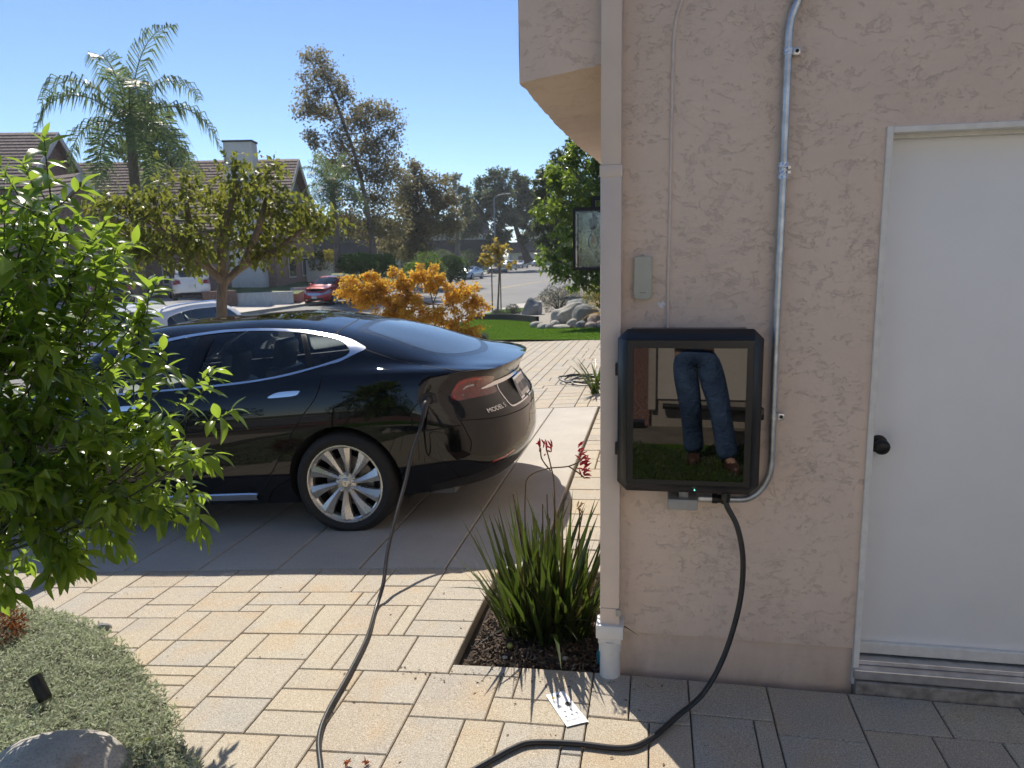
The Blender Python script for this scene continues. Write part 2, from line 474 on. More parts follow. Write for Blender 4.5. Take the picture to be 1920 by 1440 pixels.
def kerb(name, ys, fx, side, h=.12, w=.16, mat=None):
    v = []; f = []
    for y in ys:
        x = fx(y); z = RZ(y)
        for (dx, dz) in ((0, -.05), (0, h-.02), (.02*side, h), (w*side, h), (w*side, -.05)): v.append((x+dx, y, z+dz))
    for j in range(len(ys)-1):
        for k in range(4): f.append((j*5+k, j*5+k+1, (j+1)*5+k+1, (j+1)*5+k))
    me = mesh(name, v, f); bm = bmesh.new(); bm.from_mesh(me); bmesh.ops.recalc_face_normals(bm, faces=bm.faces[:]); bm.to_mesh(me); bm.free()
    return link(name, me, mat or M_KERB, None, 'structure')
kerb('kerb_near', [y for y in ys if y <= 90], lambda y: lin(ROADR, y)-.005, 1)
kerb('kerb_far', ys, lambda y: lin(ROADL, y)+.005, -1)
# near pavement by the neighbour's drive, beyond the garden
strip('sidewalk_near', fr(35.8, 62, 14), lambda y: lin(ROADR, y)+.16, lambda y: lin(ROADR, y)+3.4 if y > 40 else -7.42 + 3.4*(y-35.8)/4.2, lambda x, y: RZ(y)+.125, M_WALK, 3)
strip('verge_far_right', fr(40, 150, 24), lambda y: lin(ROADR, y)+3.35, lambda y: lin(ROADR, y)+60, lambda x, y: RZ(y)+.10, M_EARTH, 4)
# far pavement: strip along the far kerb
strip('sidewalk_far', [y for y in ys if y <= 170], lambda y: lin(ROADL, y)-1.9, lambda y: lin(ROADL, y)-.15, lambda x, y: RZ(y)+.125, M_WALK, 2)
# land beyond the far pavement rises gently
t = NT('far_lawn'); co = t.coord('Object')
M_FLAWN = t.done(t.bsdf(t.ramp(t.noise(co, 1.2, 5), [(.3, (.06,.10,.025)), (.7, (.13,.17,.05))]), .9, 0, t.bump(t.noise(co, 30, 3), .6, .03)))
strip('front_yards', [y for y in ys], lambda y: lin(ROADL, y)-90, lambda y: lin(ROADL, y)-1.85, lambda x, y: RZ(y)+.12+0.02*min(30, lin(ROADL, y)-1.85-x), M_FLAWN, 10)
# yellow centre line
t = NT('road_paint_yellow'); M_YEL = t.done(t.bsdf(t.ramp(t.noise(t.n('NewGeometry').outputs['Position'], 9, 4), [(.35, (.35,.27,.07)), (.6, (.55,.42,.10))]), .7))
v = []; f = []
pts = [(-12.6,60),(-12.2,66),(-11.3,74),(-9.8,82)]
for k, (x, y) in enumerate(pts): v += [(x-.09, y, RZ(y)+.006), (x+.09, y, RZ(y)+.006)]
for k in range(len(pts)-1): f.append((2*k,2*k+1,2*k+3,2*k+2))
link('road_line', mesh('road_line', v, f), M_YEL, None, 'structure')
# far driveway apron (across the street)
v = [(-20.25,31,RZ(31)+.135),(-20.25,43,RZ(43)+.135),(-36,46,RZ(45)+.40),(-36,33,RZ(34)+.40)]
link('far_driveway', mesh('far_driveway', v, [(0,1,2,3)]), M_WALK, None, 'structure')
# ================================================================ HOUSE
def m_stucco(name, base=(.745,.605,.50), amount=1.0):
    t = NT(name); co = t.n('NewGeometry').outputs['Position']
    warp = t.n('TexNoise', i_Scale=3.0, i_Detail=3.0); t.link(co, warp.inputs['Vector'])
    wv = t.n('VectorMath', operation='MULTIPLY_ADD'); t.link(warp.outputs['Color'], wv.inputs[0]); wv.inputs[1].default_value = (.16,.16,.16); t.link(co, wv.inputs[2])
    # smooth trowelled field with clusters of torn pits and short broken ridges
    def stretched(sx, sy, sz, rot): m_ = t.n('Mapping'); t.link(wv.outputs[0], m_.inputs[0]); m_.inputs['Scale'].default_value = (sx, sy, sz); m_.inputs['Rotation'].default_value = (0, R(rot), 0); return m_.outputs[0]
    mp = stretched(1, 1, 1.8, 16)
    n1 = t.noise(mp, 6.5, 10, .66, .1); n2 = t.noise(mp, 15.0, 9, .70, .25)
    clus = t.ramp(t.noise(co, 3.1, 5, .6), [(.51, 0.0), (.66, 1.0)])
    brk = t.ramp(t.noise(co, 34, 3, .6), [(.46, 0.0), (.56, 1.0)])
    plate = t.ramp(n1, [(.46, 0.0), (.50, 1.0)]); plate2 = t.ramp(n2, [(.50, 0.0), (.55, 1.0)])
    edge1 = t.math('MULTIPLY', t.ramp(n1, [(.455, 0.0), (.478, 1.0), (.50, 0.0)]), brk)
    edge2 = t.math('MULTIPLY', t.math('MULTIPLY', t.ramp(n2, [(.49, 0.0), (.52, 1.0), (.545, 0.0)]), clus), brk)
    pits = t.math('MULTIPLY', t.ramp(t.noise(stretched(1, 1, 1.9, 10), 36, 4, .65), [(.27, 1.0), (.37, 0.0)]), clus)
    fine = t.noise(co, 62, 5, .62); grit = t.noise(co, 300, 2)
    comb = t.noise(stretched(7, 7, 100, -26), 1.0, 3, .6); cmask = t.ramp(t.noise(co, 1.6, 3), [(.54, 0.0), (.68, 1.0)])
    wob = t.noise(co, 7.0, 4, .55)
    h = t.math('ADD', t.math('MULTIPLY', plate, .22), t.math('MULTIPLY', t.math('MULTIPLY', plate2, clus), .55))
    h = t.math('ADD', h, t.math('MULTIPLY', fine, .42)); h = t.math('ADD', h, t.math('MULTIPLY', wob, .55))
    h = t.math('ADD', h, t.math('MULTIPLY', t.math('MULTIPLY', comb, cmask), .8))
    h = t.math('SUBTRACT', h, t.math('MULTIPLY', pits, 1.5)); h = t.math('SUBTRACT', h, t.math('MULTIPLY', t.math('ADD', edge1, edge2), .7))
    h = t.math('ADD', h, t.math('MULTIPLY', grit, .14))
    lg = t.noise(co, 1.3, 5, .6); lg2 = t.noise(co, 13, 4, .6)
    col = t.ramp(lg, [(.3, tuple(c*.90 for c in base)), (.7, tuple(min(1, c*1.07) for c in base))])
    col = t.mix(t.math('MULTIPLY', lg2, .16), col, (base[0]*1.12, base[1]*1.12, base[2]*1.15))
    dk = tuple(c*.45 for c in base)
    col = t.mix(t.math('MULTIPLY', pits, .42), col, dk)
    col = t.mix(t.math('MULTIPLY', edge2, .17), col, dk); col = t.mix(t.math('MULTIPLY', edge1, .10), col, dk)
    # splash dirt and drips low on the wall
    sep = t.n('SeparateXYZ'); t.link(co, sep.inputs[0])
    low = t.math('MULTIPLY', t.ramp(sep.outputs[2], [(0.0, 1.0), (.42, 0.0)]), t.ramp(t.noise(stretched(9, 9, 2.2, 0), 1.0, 5, .6), [(.35, 0.0), (.75, 1.0)]))
    col = t.mix(t.math('MULTIPLY', low, .45), col, (.30,.22,.15))
    return t.done(t.bsdf(col, .78, 0, t.bump(h, .66*amount, .0030)))
M_STUC = m_stucco('stucco')
M_FOUND = m_stucco('painted_foundation', (.70,.565,.465), .45)
M_DOORW = plain('door_paint', (.84,.845,.85), .45, 0, .015, 5, .10)
M_TRIMW = plain('trim_paint', (.74,.73,.69), .5, 0, .05, 25, .25)
M_ALU = plain('aluminium_sill', (.55,.55,.56), .42, .85, .12, 18)
M_BLK = plain('black_metal', (.012,.012,.013), .38, .3, .1, 30)
M_SPOUT = plain('downspout_paint', (.70,.595,.52), .5, 0, .03, 6)
M_PVC = plain('white_pvc', (.72,.71,.68), .42, 0, .05, 9)
YW, XC = 2.87, -0.168
house = thing('stucco_house', 'beige stucco house corner with angled overhang and plain white side door', 'house', (XC, YW, 0))
def hp(mb, name, mat, parent=house, **kw):
    o = mb.build(name, mat, None, **kw)
    o.parent = parent; o.matrix_parent_inverse = Matrix.Translation((-XC, -YW, 0)) if parent == house else Matrix.Identity(4)
    return o
HT = 5.2
DX0, DX1, DZT = 0.774, 1.74, 2.102
# side wall with the door opening, 20 cm thick; garage front wall goes back from the corner
b = MB()
b.box(XC, DX0, YW, YW+.2, .165, HT); b.box(DX1, 5.2, YW, YW+.2, .165, HT); b.box(DX0, DX1, YW, YW+.2, DZT, HT)
b.box(XC, XC+.2, YW+.2, 9.2, .0, HT)
hp(b, 'wall', M_STUC)
b = MB(); b.box(XC+.012, DX0+.006, YW+.013, YW+.2, -.1, .165); b.box(DX1-.006, 5.2, YW+.013, YW+.2, -.1, .165); hp(b, 'foundation', M_FOUND)
b = MB(); b.box(XC+.2, 5.2, YW+.2, 9.2, HT-.12, HT); b.box(XC-.45, 5.6, YW-.0, 9.4, HT+.002, HT+.16); hp(b, 'roof', M_STUC)
# overhang past the corner: lower edge follows a slow arch
def sof(y):
    for (a, za), (c_, zc) in zip([(2.8,2.318),(3.85,2.330),(5.06,2.376),(6.56,2.462),(9.2,2.56)], [(3.85,2.330),(5.06,2.376),(6.56,2.462),(9.2,2.56)]):
        if y <= c_: return za + (zc-za)*(y-a)/(c_-a)
    return 2.56
v = []; f = []
ysn = fr(YW-.004, 9.2, 120)
XO = -.50
def jit(k): return random.gauss(0, .0022)
nx = 10
for y in ysn:
    for k in range(nx+1): # underside
        x = XO + (XC-.001-XO)*k/nx; e = 1 if k == 0 else .3
        v.append((x + jit(0)*e, y + (jit(0) if y < YW else 0), sof(y) + .05*k/nx + jit(0)*e))
for j in range(len(ysn)-1):
    for k in range(nx): f.append((j*(nx+1)+k, (j+1)*(nx+1)+k, (j+1)*(nx+1)+k+1, j*(nx+1)+k+1))
# front and outer faces
zt = fr(0, 1, 40)
b0 = len(v)
for z_ in zt:
    for k in range(nx+1):
        if z_ == 0: v.append(v[k])
        else:
            x = XO + (XC-.001-XO)*k/nx
            v.append((x + (jit(0) if k == 0 else 0), YW-.004, sof(YW)+.05*k/nx + (HT - sof(YW)-.05*k/nx)*z_))
for j in range(40):
    for k in range(nx): f.append((b0+j*(nx+1)+k, b0+j*(nx+1)+k+1, b0+(j+1)*(nx+1)+k+1, b0+(j+1)*(nx+1)+k))
b1 = len(v)
for y in ysn:
    v.append(v[ysn.index(y)*(nx+1)]); v.append((XO, y, HT))
for j in range(len(ysn)-1): f.append((b1+2*j, b1+2*j+1, b1+2*j+3, b1+2*j+2))
me = mesh('overhang', v, f, False)
bm = bmesh.new(); bm.from_mesh(me); bmesh.ops.remove_doubles(bm, verts=bm.verts[:], dist=.0004); bmesh.ops.recalc_face_normals(bm, faces=bm.faces[:]); bm.to_mesh(me); bm.free()
me.polygons.foreach_set('use_smooth', [True]*len(me.polygons)); me.set_sharp_from_angle(angle=R(40))
o = link('overhang', me, M_STUC, house); o.matrix_parent_inverse = Matrix.Translation((-XC, -YW, 0))
# door: frame, slab, knob, sill
b = MB()
fw, fy0, fy1 = .022, YW-.012, YW+.15
b.box(DX0, DX0+fw, fy0, fy1, .02, DZT, .003); b.box(DX1-fw, DX1, fy0, fy1, .02, DZT, .003); b.box(DX0+fw, DX1-fw, fy0+.001, fy1, DZT-fw, DZT-.001, .003)
b.box(DX0+fw, DX0+fw+.012, YW+.045, YW+.075, .11, DZT-fw); b.box(DX1-fw-.012, DX1-fw, YW+.045, YW+.075, .11, DZT-fw); b.box(DX0+fw+.012, DX1-fw-.012, YW+.046, YW+.075, DZT-fw-.012, DZT-fw)
hp(b, 'door_frame', M_TRIMW)
b = MB(); b.box(DX0+fw+.002, DX1-fw-.002, YW+.076, YW+.12, .118, DZT-fw-.003, .002)
door = hp(b, 'door', M_DOORW, smooth=True)
b = MB(); b.box(DX0+fw+.003, DX1-fw-.003, YW+.055, YW+.0755, .118, .165, .004); o = hp(b, 'door_sweep', M_TRIMW)
kx, kz, ky = .835, .965, YW+.076
b = MB(); b.m = Matrix.Translation((kx, ky, kz)) @ Matrix.Rotation(R(90), 4, 'X')
b.lathe([(.001,0),(.033,0),(.034,.004),(.031,.008),(.014,.010),(.012,.030),(.020,.036),(.028,.046),(.029,.056),(.024,.064),(.013,.068),(.001,.069)], 28)
o = b.build('door_knob', M_BLK, None, True, 40); o.parent = door; o.matrix_parent_inverse = (Matrix.Translation((XC, YW, 0)) @ door.matrix_parent_inverse).inverted()
b = MB(); b.box(DX0+.002, DX1-.002, YW-.03, YW+.10, .052, .092, .004); b.box(DX0+.002, DX1-.002, YW+.012, YW+.10, .0925, .112, .003); hp(b, 'door_sill', M_ALU)
b = MB(); b.box(DX0+.008, DX1+.4, YW-.036, YW+.1, -.08, .046, .006); hp(b, 'sill_footing', plain('dirty_concrete', (.27,.25,.22), .9, 0, .25, 22, .6))

# --- painted wire on the wall
pts = [(.20,YW-.004,5.1),(.195,YW-.004,3.4),(.17,YW-.004,2.85),(.085,YW-.004,2.575),(.058,YW-.004,2.474),(.052,YW-.004,2.30),(.051,YW-.004,1.9),(.048,YW-.004,1.55),(.049,YW-.004,1.40)]
b = MB(); b.tube(smoothpts(pts, 6), .0055, 8)
tag(b.build('wall_wire', plain('wire_paint', (.66,.57,.51), .5), None, True), 'thin painted wire stapled up the stucco wall above the black charger', 'wire')
# --- white patch of filler beside the keypad
v = [(.026 + .013*math.cos(a)*(1+.3*math.sin(3*a)), YW-.0016, 1.498 + .012*math.sin(a)*(1+.25*math.cos(5*a))) for a in np.linspace(0,6.1,22)]
o = link('filler_patch', mesh('filler_patch', v, [tuple(range(22))]), plain('filler', (.80,.80,.82), .8, 0, .1, 120), house); o.matrix_parent_inverse = Matrix.Translation((-XC, -YW, 0))
# --- keypad
kp = thing('keypad_box', 'small grey-green flip cover keypad on the stucco wall above the charger', 'keypad', (-.044, YW, 1.60))
M_KEY = plain('keypad_plastic', (.46,.47,.40), .45, 0, .03, 30)
b = MB(); b.prism([(-.033,.079),(.033,.079),(.034,-.070),(.026,-.077),(0,-.081),(-.026,-.077),(-.034,-.070)], -.024, 0)
bm = bmesh.new(); me = mesh('cover', b.v, b.f); bm.from_mesh(me); bmesh.ops.recalc_face_normals(bm, faces=bm.faces[:]); bmesh.ops.bevel(bm, geom=[e for e in bm.edges if e.is_manifold], offset=.003, segments=2, affect='EDGES'); bm.to_mesh(me); bm.free()
o = link('cover', me, M_KEY, kp)
b = MB(); b.box(-.012,.012,-.0252,-.0235,-.056,-.0535); b.build('grip_line', plain('keypad_shadow', (.20,.20,.17), .6), kp)
b = MB(); b.box(-.004,.004,-.012,-.001,.0795,.087,.001); b.build('hinge', M_KEY, kp)

# --- downspout
ds = thing('downspout', 'beige painted square downspout at the stucco corner ending in white plastic pipe', 'downspout', (-.16, 2.82, 0))
b = MB(); b.box(-.038,.038,-.03,.045,.19,2.005,.004); b.build('lower_pipe', M_SPOUT, ds, True)
b = MB(); b.box(-.036,.036,-.028,.043,2.0052,HT,.004); b.build('upper_pipe', M_SPOUT, ds, True)
b = MB(); b.box(-.0405,.0405,-.0325,.0475,1.965,2.005,.002); b.build('sleeve', M_SPOUT, ds, True)
b = MB(); b.box(-.0395,.0395,-.0315,.0465,.30,.303,.001); b.box(.025,.045,-.036,-.0318,.272,.300,.001); b.build('strap', plain('strap_metal', (.33,.33,.32), .5, .6), ds)
b = MB(); b.box(-.054,.054,-.046,.052,.176,.232,.004); b.box(-.046,.046,-.038,.048,.150,.176,.004); ad = b.build('pipe_adapter', M_PVC, ds, True)
b = MB(); b.lathe([(.041,-.06),(.041,.105),(.0445,.106),(.0445,.158)], 28); b.build('drain_pipe', M_PVC, ds, True)

# --- conduit
cd = thing('steel_conduit', 'bare galvanised steel conduit clipped to the stucco beside the charger', 'conduit', (.438, 2.845, .9))
t = NT('galvanised'); co = t.coord('Object')
M_GALV = t.done(t.bsdf(t.ramp(t.noise(co, 30, 4), [(.3, (.42,.45,.48)), (.7, (.62,.66,.70))]), t.ramp(t.noise(co, 16, 3), [(.3,.30),(.7,.48)]), .9))
raw = [(.62,2.845,5.1),(.615,2.845,4.0),(.61,2.845,3.0),(.585,2.845,2.74),(.50,2.845,2.595),(.444,2.845,2.47),(.438,2.845,2.34),(.438,2.845,1.95),(.436,2.845,1.45),(.438,2.845,1.05),(.438,2.845,.90),(.428,2.845,.845),(.40,2.845,.795),(.36,2.845,.764),(.31,2.845,.7565),(.20,2.845,.7565)]
raw = [(x-.438, y-2.845, z-.9) for x, y, z in raw]
b = MB(); b.tube(smoothpts(raw, 8), .0135, 16); b.build('tube', M_GALV, cd, True)
M_CLIP = plain('zinc_clip', (.66,.68,.70), .35, .8, .1, 60)
t = NT('blue_print_band'); co = t.coord('Object')
chk = t.n('TexBrick', i_Scale=42.0, i_Color1=(.05,.20,.62,1), i_Color2=(.30,.50,.85,1), i_Mortar=(.80,.82,.84,1)); t.link(co, chk.inputs[0])
M_BLUE = t.done(t.bsdf(t.mix(t.ramp(t.noise(co, 120, 2), [(.45,0),(.5,1)]), chk.outputs[0], (.75,.78,.8)), .4, .3))
for z in (2.362, 1.083):
    h = z-.9
    b = MB(); b.m = Matrix.Translation((0,0,h)); b.lathe([(.0136,-.011),(.0155,-.011),(.0155,.011),(.0136,.011)], 20, caps=False)
    o = b.build('clip_band', M_BLUE if z > 2 else M_CLIP, cd, True)
    b = MB(); b.box(.0158,.040,-.002,.018,h-.013,h+.012,.002); tab = b.build('clip_tab', M_CLIP, cd, True)
    b = MB(); b.m = Matrix.Translation((.029,-.0023,h)) @ Matrix.Rotation(R(90),4,'X'); b.lathe([(.001,0),(.0065,0),(.0055,.003),(.001,.004)], 12); b.build('screw', M_BLK, cd)
b = MB(); b.m = Matrix.Translation((0,0,1.067)); b.lathe([(.0137,-.028),(.0175,-.028),(.0175,-.010),(.0155,-.008),(.0155,.008),(.0175,.010),(.0175,.028),(.0137,.028)], 20, caps=False); b.build('coupling', M_BLUE, cd, True)
b = MB(); b.box(.012,.022,-.021,-.004,1.055,1.064); b.box(.012,.022,-.021,-.004,1.071,1.080); b.build('set_screw', M_CLIP, cd)
b = MB(); b.m = Matrix.Translation((.25-.438,0,.7565-.9)); b.lathe([(.0137,-.024),(.019,-.024),(.019,-.004),(.0165,-.002),(.0165,.010),(.021,.012),(.021,.022),(.0137,.022)], 18, axis='x', caps=False); b.build('connector', plain('connector_black', (.03,.03,.03), .4, .5), cd, True)
b = MB(); b.m = Matrix.Translation((.205-.438,0,.7565-.9)); b.lathe([(.012,-.03),(.0165,-.03),(.0165,.02),(.012,.02)], 18, axis='x'); b.build('connector_nut', M_CLIP, cd, True)

# --- charger
ch = thing('wall_charger', 'black wall mounted car charger with mirror dark glass front', 'charger', (.125, YW, 1.118))
t = NT('charger_powdercoat'); co = t.coord('Object')
M_CHB = t.done(t.bsdf((.010,.011,.013), .34, 0, t.bump(t.noise(co, 900, 2), .08, .0008)))
t = NT('black_glass'); M_CHG = t.done(t.bsdf((.003,.003,.0035), .012, 0, None, IOR=1.95))
M_CHF = plain('charger_face', (.016,.017,.018), .30, 0, .02, 40)
W2, H2, CH = .2545, .303, .034
def octo(w, h, c): return [(-w+c,h),(w-c,h),(w,h-c),(w,-h+c),(w-c,-h),(-w+c,-h),(-w,-h+c),(-w,h-c)]
rings = [(octo(W2-.012,H2-.008,CH), 0.0), (octo(W2-.012,H2-.008,CH), -.125), (octo(W2,H2,CH), -.128), (octo(W2,H2,CH), -.146), (octo(W2-.034,H2-.036,.004), -.170)]
v = []; f = []
for o8, y in rings: v += [(x, y, z) for x, z in o8]
for k in range(len(rings)-1):
    for j in range(8): f.append((k*8+j, k*8+(j+1)%8, (k+1)*8+(j+1)%8, (k+1)*8+j))
f.append(tuple(range(8)))
gi_ = [(-.197,.238),(.197,.238),(.197,-.250),(-.197,-.250)]
me = mesh('case', v, f); bm = bmesh.new(); bm.from_mesh(me); bmesh.ops.recalc_face_normals(bm, faces=bm.faces[:]); bmesh.ops.bevel(bm, geom=[e for e in bm.edges if len(e.link_faces) == 2], offset=.0016, segments=2, affect='EDGES'); bm.to_mesh(me); bm.free()
me.polygons.foreach_set('use_smooth', [True]*len(me.polygons)); me.set_sharp_from_angle(angle=R(50))
link('case', me, M_CHB, ch)
b = MB(); o8 = [(x, z) for x, z in octo(W2-.035,H2-.037,.004)]
vv = [(x,-.1705,z) for x,z in o8] + [(x,-.1705,z) for x,z in gi_] + [(x,-.168,z) for x,z in gi_]
ff = [(0,1,9,8),(1,2,9),(2,3,10,9),(3,4,10),(4,5,11,10),(5,6,11),(6,7,8,11),(7,0,8),(8,9,13,12),(9,10,14,13),(10,11,15,14),(11,8,12,15)]
b.add(vv, ff); b.build('bezel', M_CHF, ch)
b = MB(); b.box(-.1965,.1965,-.1685,-.160,-.2495,.2375); b.build('glass_front', M_CHG, ch)
b = MB(); b.box(W2-.013,W2+.014,-.118,-.070,-.030,.012,.004); b.build('latch', M_CHB, ch, True)
for z in (.150,-.155):
    b = MB(); b.box(-W2-.012,-W2+.012,-.098,-.066,z-.026,z+.022,.004); b.build('hinge', M_CHB, ch, True)
b = MB(); b.box(-.066,.044,-.11,-.0,-.386,-.343,.006); jb = b.build('junction_box', plain('grey_box', (.36,.36,.35), .45, .1, .05, 30), ch, True)
b = MB(); b.box(-.025,.010,-.085,-.03,-.344,-.295,.003); b.build('box_neck', jb.data.materials[0], ch, True)
t = NT('green_led'); e = t.n('Emission', i_Strength=2.5); e.inputs[0].default_value = (.15,1,.6,1); M_LED = t.done(e)
b = MB(); b.m = Matrix.Translation((.028,-.1575,-.289)) @ Matrix.Rotation(R(90),4,'X'); b.lathe([(.0002,0),(.0022,0),(.0018,.0012),(.0002,.0016)], 10); b.build('status_light', M_LED, ch)
b = MB(); b.m = Matrix.Translation((.146,-.10,-.312)); b.lathe([(.001,-.035),(.014,-.035),(.018,-.012),(.018,.012),(.001,.012)], 18); b.build('cable_gland', M_CHB, ch, True)
# --- lantern
M_LGLASS_t = NT('seeded_glass'); t = M_LGLASS_t
g1 = t.n('BsdfTransparent'); g1.inputs[0].default_value = (.93,.95,.95,1)
co = t.coord('Object'); vor = t.n('TexVoronoi', i_Scale=38.0); t.link(co, vor.inputs['Vector'])
nb = t.bump(t.ramp(vor.outputs['Distance'], [(.0,1.0),(.28,0.0)]), .6, .01)
g2 = t.n('BsdfGlossy', i_Roughness=.08); g2.inputs[0].default_value = (.9,.9,.9,1); t.link(nb, g2.inputs['Normal'])
fz = t.n('Fresnel', i_IOR=1.5); t.link(nb, fz.inputs['Normal'])
dirt = t.n('BsdfDiffuse'); dirt.inputs[0].default_value = (.75,.75,.74,1)
trl = t.n('BsdfTranslucent'); trl.inputs[0].default_value = (.75,.75,.74,1)
dm = t.n('MixShader'); dm.inputs[0].default_value = .5; t.link(dirt.outputs[0], dm.inputs[1]); t.link(trl.outputs[0], dm.inputs[2])
m1 = t.n('MixShader'); t.link(t.math('ADD', fz.outputs[0], 0.02), m1.inputs[0]); t.link(g1.outputs[0], m1.inputs[1]); t.link(g2.outputs[0], m1.inputs[2])
m2 = t.n('MixShader'); t.link(t.math('MULTIPLY', t.ramp(t.noise(co, 30, 4), [(.4,.2),(.7,1)]), .07), m2.inputs[0]); t.link(m1.outputs[0], m2.inputs[1]); t.link(dm.outputs[0], m2.inputs[2])
M_LGLASS = t.done(m2)
ln = thing('wall_lantern', 'black box lantern with clear seeded glass and filament bulb on garage wall', 'lantern', (-.338, 4.22, 1.60))
s = .095
b = MB()
for sx in (-1,1):
    for sy in (-1,1): b.box(sx*s-.007, sx*s+.007, sy*s-.007, sy*s+.007, .0, .33)
for z in (0,.316):
    b.box(-s-.007,s+.007,-s-.0072,-s+.008,z,z+.016); b.box(-s-.007,s+.007,s-.008,s+.0072,z,z+.016); b.box(-s-.0072,-s+.008,-s+.008,s-.008,z,z+.016); b.box(s-.008,s+.0072,-s+.008,s-.008,z,z+.016)
b.box(-s,s,-s,s,.3322,.338)
b.build('frame', M_BLK, ln)
for (x0,x1,y0,y1) in ((-s+.008,s-.008,-s-.001,-s+.001),(-s+.008,s-.008,s-.001,s+.001),(-s-.001,-s+.001,-s+.008,s-.008),(s-.001,s+.001,-s+.008,s-.008)):
    b = MB(); b.box(x0,x1,y0,y1,.014,.318); b.build('glass_pane', M_LGLASS, ln)
b = MB(); b.box(-.012,.012,-.012,.012,.338,.375); b.box(-.012,.168,-.0125,.0125,.3752,.399); b.box(.155,.168,-.06,.06,.26,.46); b.build('bracket', M_BLK, ln)
b = MB(); b.lathe([(.006,.338),(.006,.285),(.019,.284),(.019,.225),(.014,.222)], 18); b.build('socket', plain('socket_grey', (.10,.10,.105), .5), ln, True)
t = NT('bulb_glass'); g1 = t.n('BsdfTransparent'); g1.inputs[0].default_value = (.96,.96,.95,1); g2 = t.n('BsdfGlossy', i_Roughness=.02)
fz = t.n('Fresnel', i_IOR=1.5); m1 = t.n('MixShader'); t.link(fz.outputs[0], m1.inputs[0]); t.link(g1.outputs[0], m1.inputs[1]); t.link(g2.outputs[0], m1.inputs[2]); M_BULB = t.done(m1)
b = MB(); b.lathe([(.013,.224),(.014,.205),(.022,.188),(.030,.170),(.033,.150),(.030,.132),(.021,.118),(.008,.112),(.001,.111)], 22); bulb = b.build('bulb', M_BULB, ln, True)
b = MB()
for k in range(4):
    a = k*math.pi/2
    b.tube([(.004*math.cos(a),.004*math.sin(a),.19),(.013*math.cos(a+.4),.013*math.sin(a+.4),.168),(.004*math.cos(a),.004*math.sin(a),.140)], .0022, 6)
b.build('filament', plain('filament_amber', (.75,.38,.14), .5), bulb)
# --- small white floodlight under the overhang
fl = thing('security_light', 'small white round security light under the stucco overhang', 'light', (-.30, 6.2, 2.42))
b = MB(); b.m = Matrix.Rotation(R(15),4,'X'); b.lathe([(.001,-.16),(.045,-.155),(.075,-.12),(.08,-.07),(.06,-.03),(.03,-.012),(.03,.03),(.001,.03)], 20); b.build('lamp_head', M_PVC, fl, True)
b = MB(); b.box(.02,.18,-.03,.03,.0,.03,.004); b.build('arm', M_PVC, fl)
# ================================================================ CARS: smooth surface patches
def spline_basis(t, knots):
    """natural cubic spline: matrix of cardinal weights for parameters t"""
    k = np.asarray(knots, float); n = len(k); h = np.diff(k)
    A = np.zeros((n, n)); B = np.zeros((n, n)); A[0,0] = A[-1,-1] = 1
    for i in range(1, n-1):
        A[i,i-1] = h[i-1]; A[i,i] = 2*(h[i-1]+h[i]); A[i,i+1] = h[i]
        B[i,i-1] = 6/h[i-1]; B[i,i] = -6/h[i-1]-6/h[i]; B[i,i+1] = 6/h[i]
    D = np.linalg.solve(A, B)
    t = np.atleast_1d(np.asarray(t, float))
    i = np.clip(np.searchsorted(k, t, side='right')-1, 0, n-2)
    hh = h[i]; a = (k[i+1]-t)/hh; b = (t-k[i])/hh
    W = np.zeros((len(t), n)); r = np.arange(len(t))
    W[r,i] += a; W[r,i+1] += b
    W += ((a**3-a)*hh*hh/6)[:,None]*D[i] + ((b**3-b)*hh*hh/6)[:,None]*D[i+1]
    return W
def itab(tab, x):
    tab = np.array(tab, float); return (spline_basis(np.clip(x, tab[0,0], tab[-1,0]), tab[:,0]) @ tab[:,1])
class Patch:
    def __init__(s, P):
        s.P = np.asarray(P, float)
        du = np.linalg.norm(np.diff(s.P, axis=0), axis=2).mean(1); dv = np.linalg.norm(np.diff(s.P, axis=1), axis=2).mean(0)
        s.ku = np.concatenate([[0], np.cumsum(du)]); s.kv = np.concatenate([[0], np.cumsum(dv)])
    def S(s, uv):
        uv = np.asarray(uv, float).reshape(-1, 2)
        return np.einsum('ni,nj,ijk->nk', spline_basis(uv[:,0], s.ku), spline_basis(uv[:,1], s.kv), s.P)
    def N(s, uv):
        uv = np.asarray(uv, float).reshape(-1, 2); e = 2e-3
        a = s.S(uv+[e,0]) - s.S(uv-[e,0]); b = s.S(uv+[0,e]) - s.S(uv-[0,e])
        n = np.cross(a, b); return n/np.maximum(np.linalg.norm(n, axis=1, keepdims=True), 1e-12)
    def inv(s, tgt, fn, u_rng, v_rng):
        """(u,v) whose fn(S) is nearest to each 2-D target"""
        us = np.linspace(*u_rng, 90); vs_ = np.linspace(*v_rng, 50)
        g = np.array([(u, v) for u in us for v in vs_]); q = fn(s.S(g)); out = []
        for t in np.asarray(tgt, float):
            p = g[np.argmin(((q-t)**2).sum(1))].copy()
            for _ in range(12):
                e = 1e-4; f0 = fn(s.S(p))[0]
                J = np.stack([(fn(s.S(p+[e,0]))[0]-f0)/e, (fn(s.S(p+[0,e]))[0]-f0)/e], 1)
                try: d = np.linalg.solve(J.T@J + 1e-9*np.eye(2), J.T@(t-f0))
                except Exception: break
                p = p + np.clip(d, -.06, .06)
            out.append(p)
        return np.array(out)
XZ = lambda p: p[:, [0, 2]]
YZ = lambda p: p[:, [1, 2]]
XY = lambda p: p[:, [0, 1]]
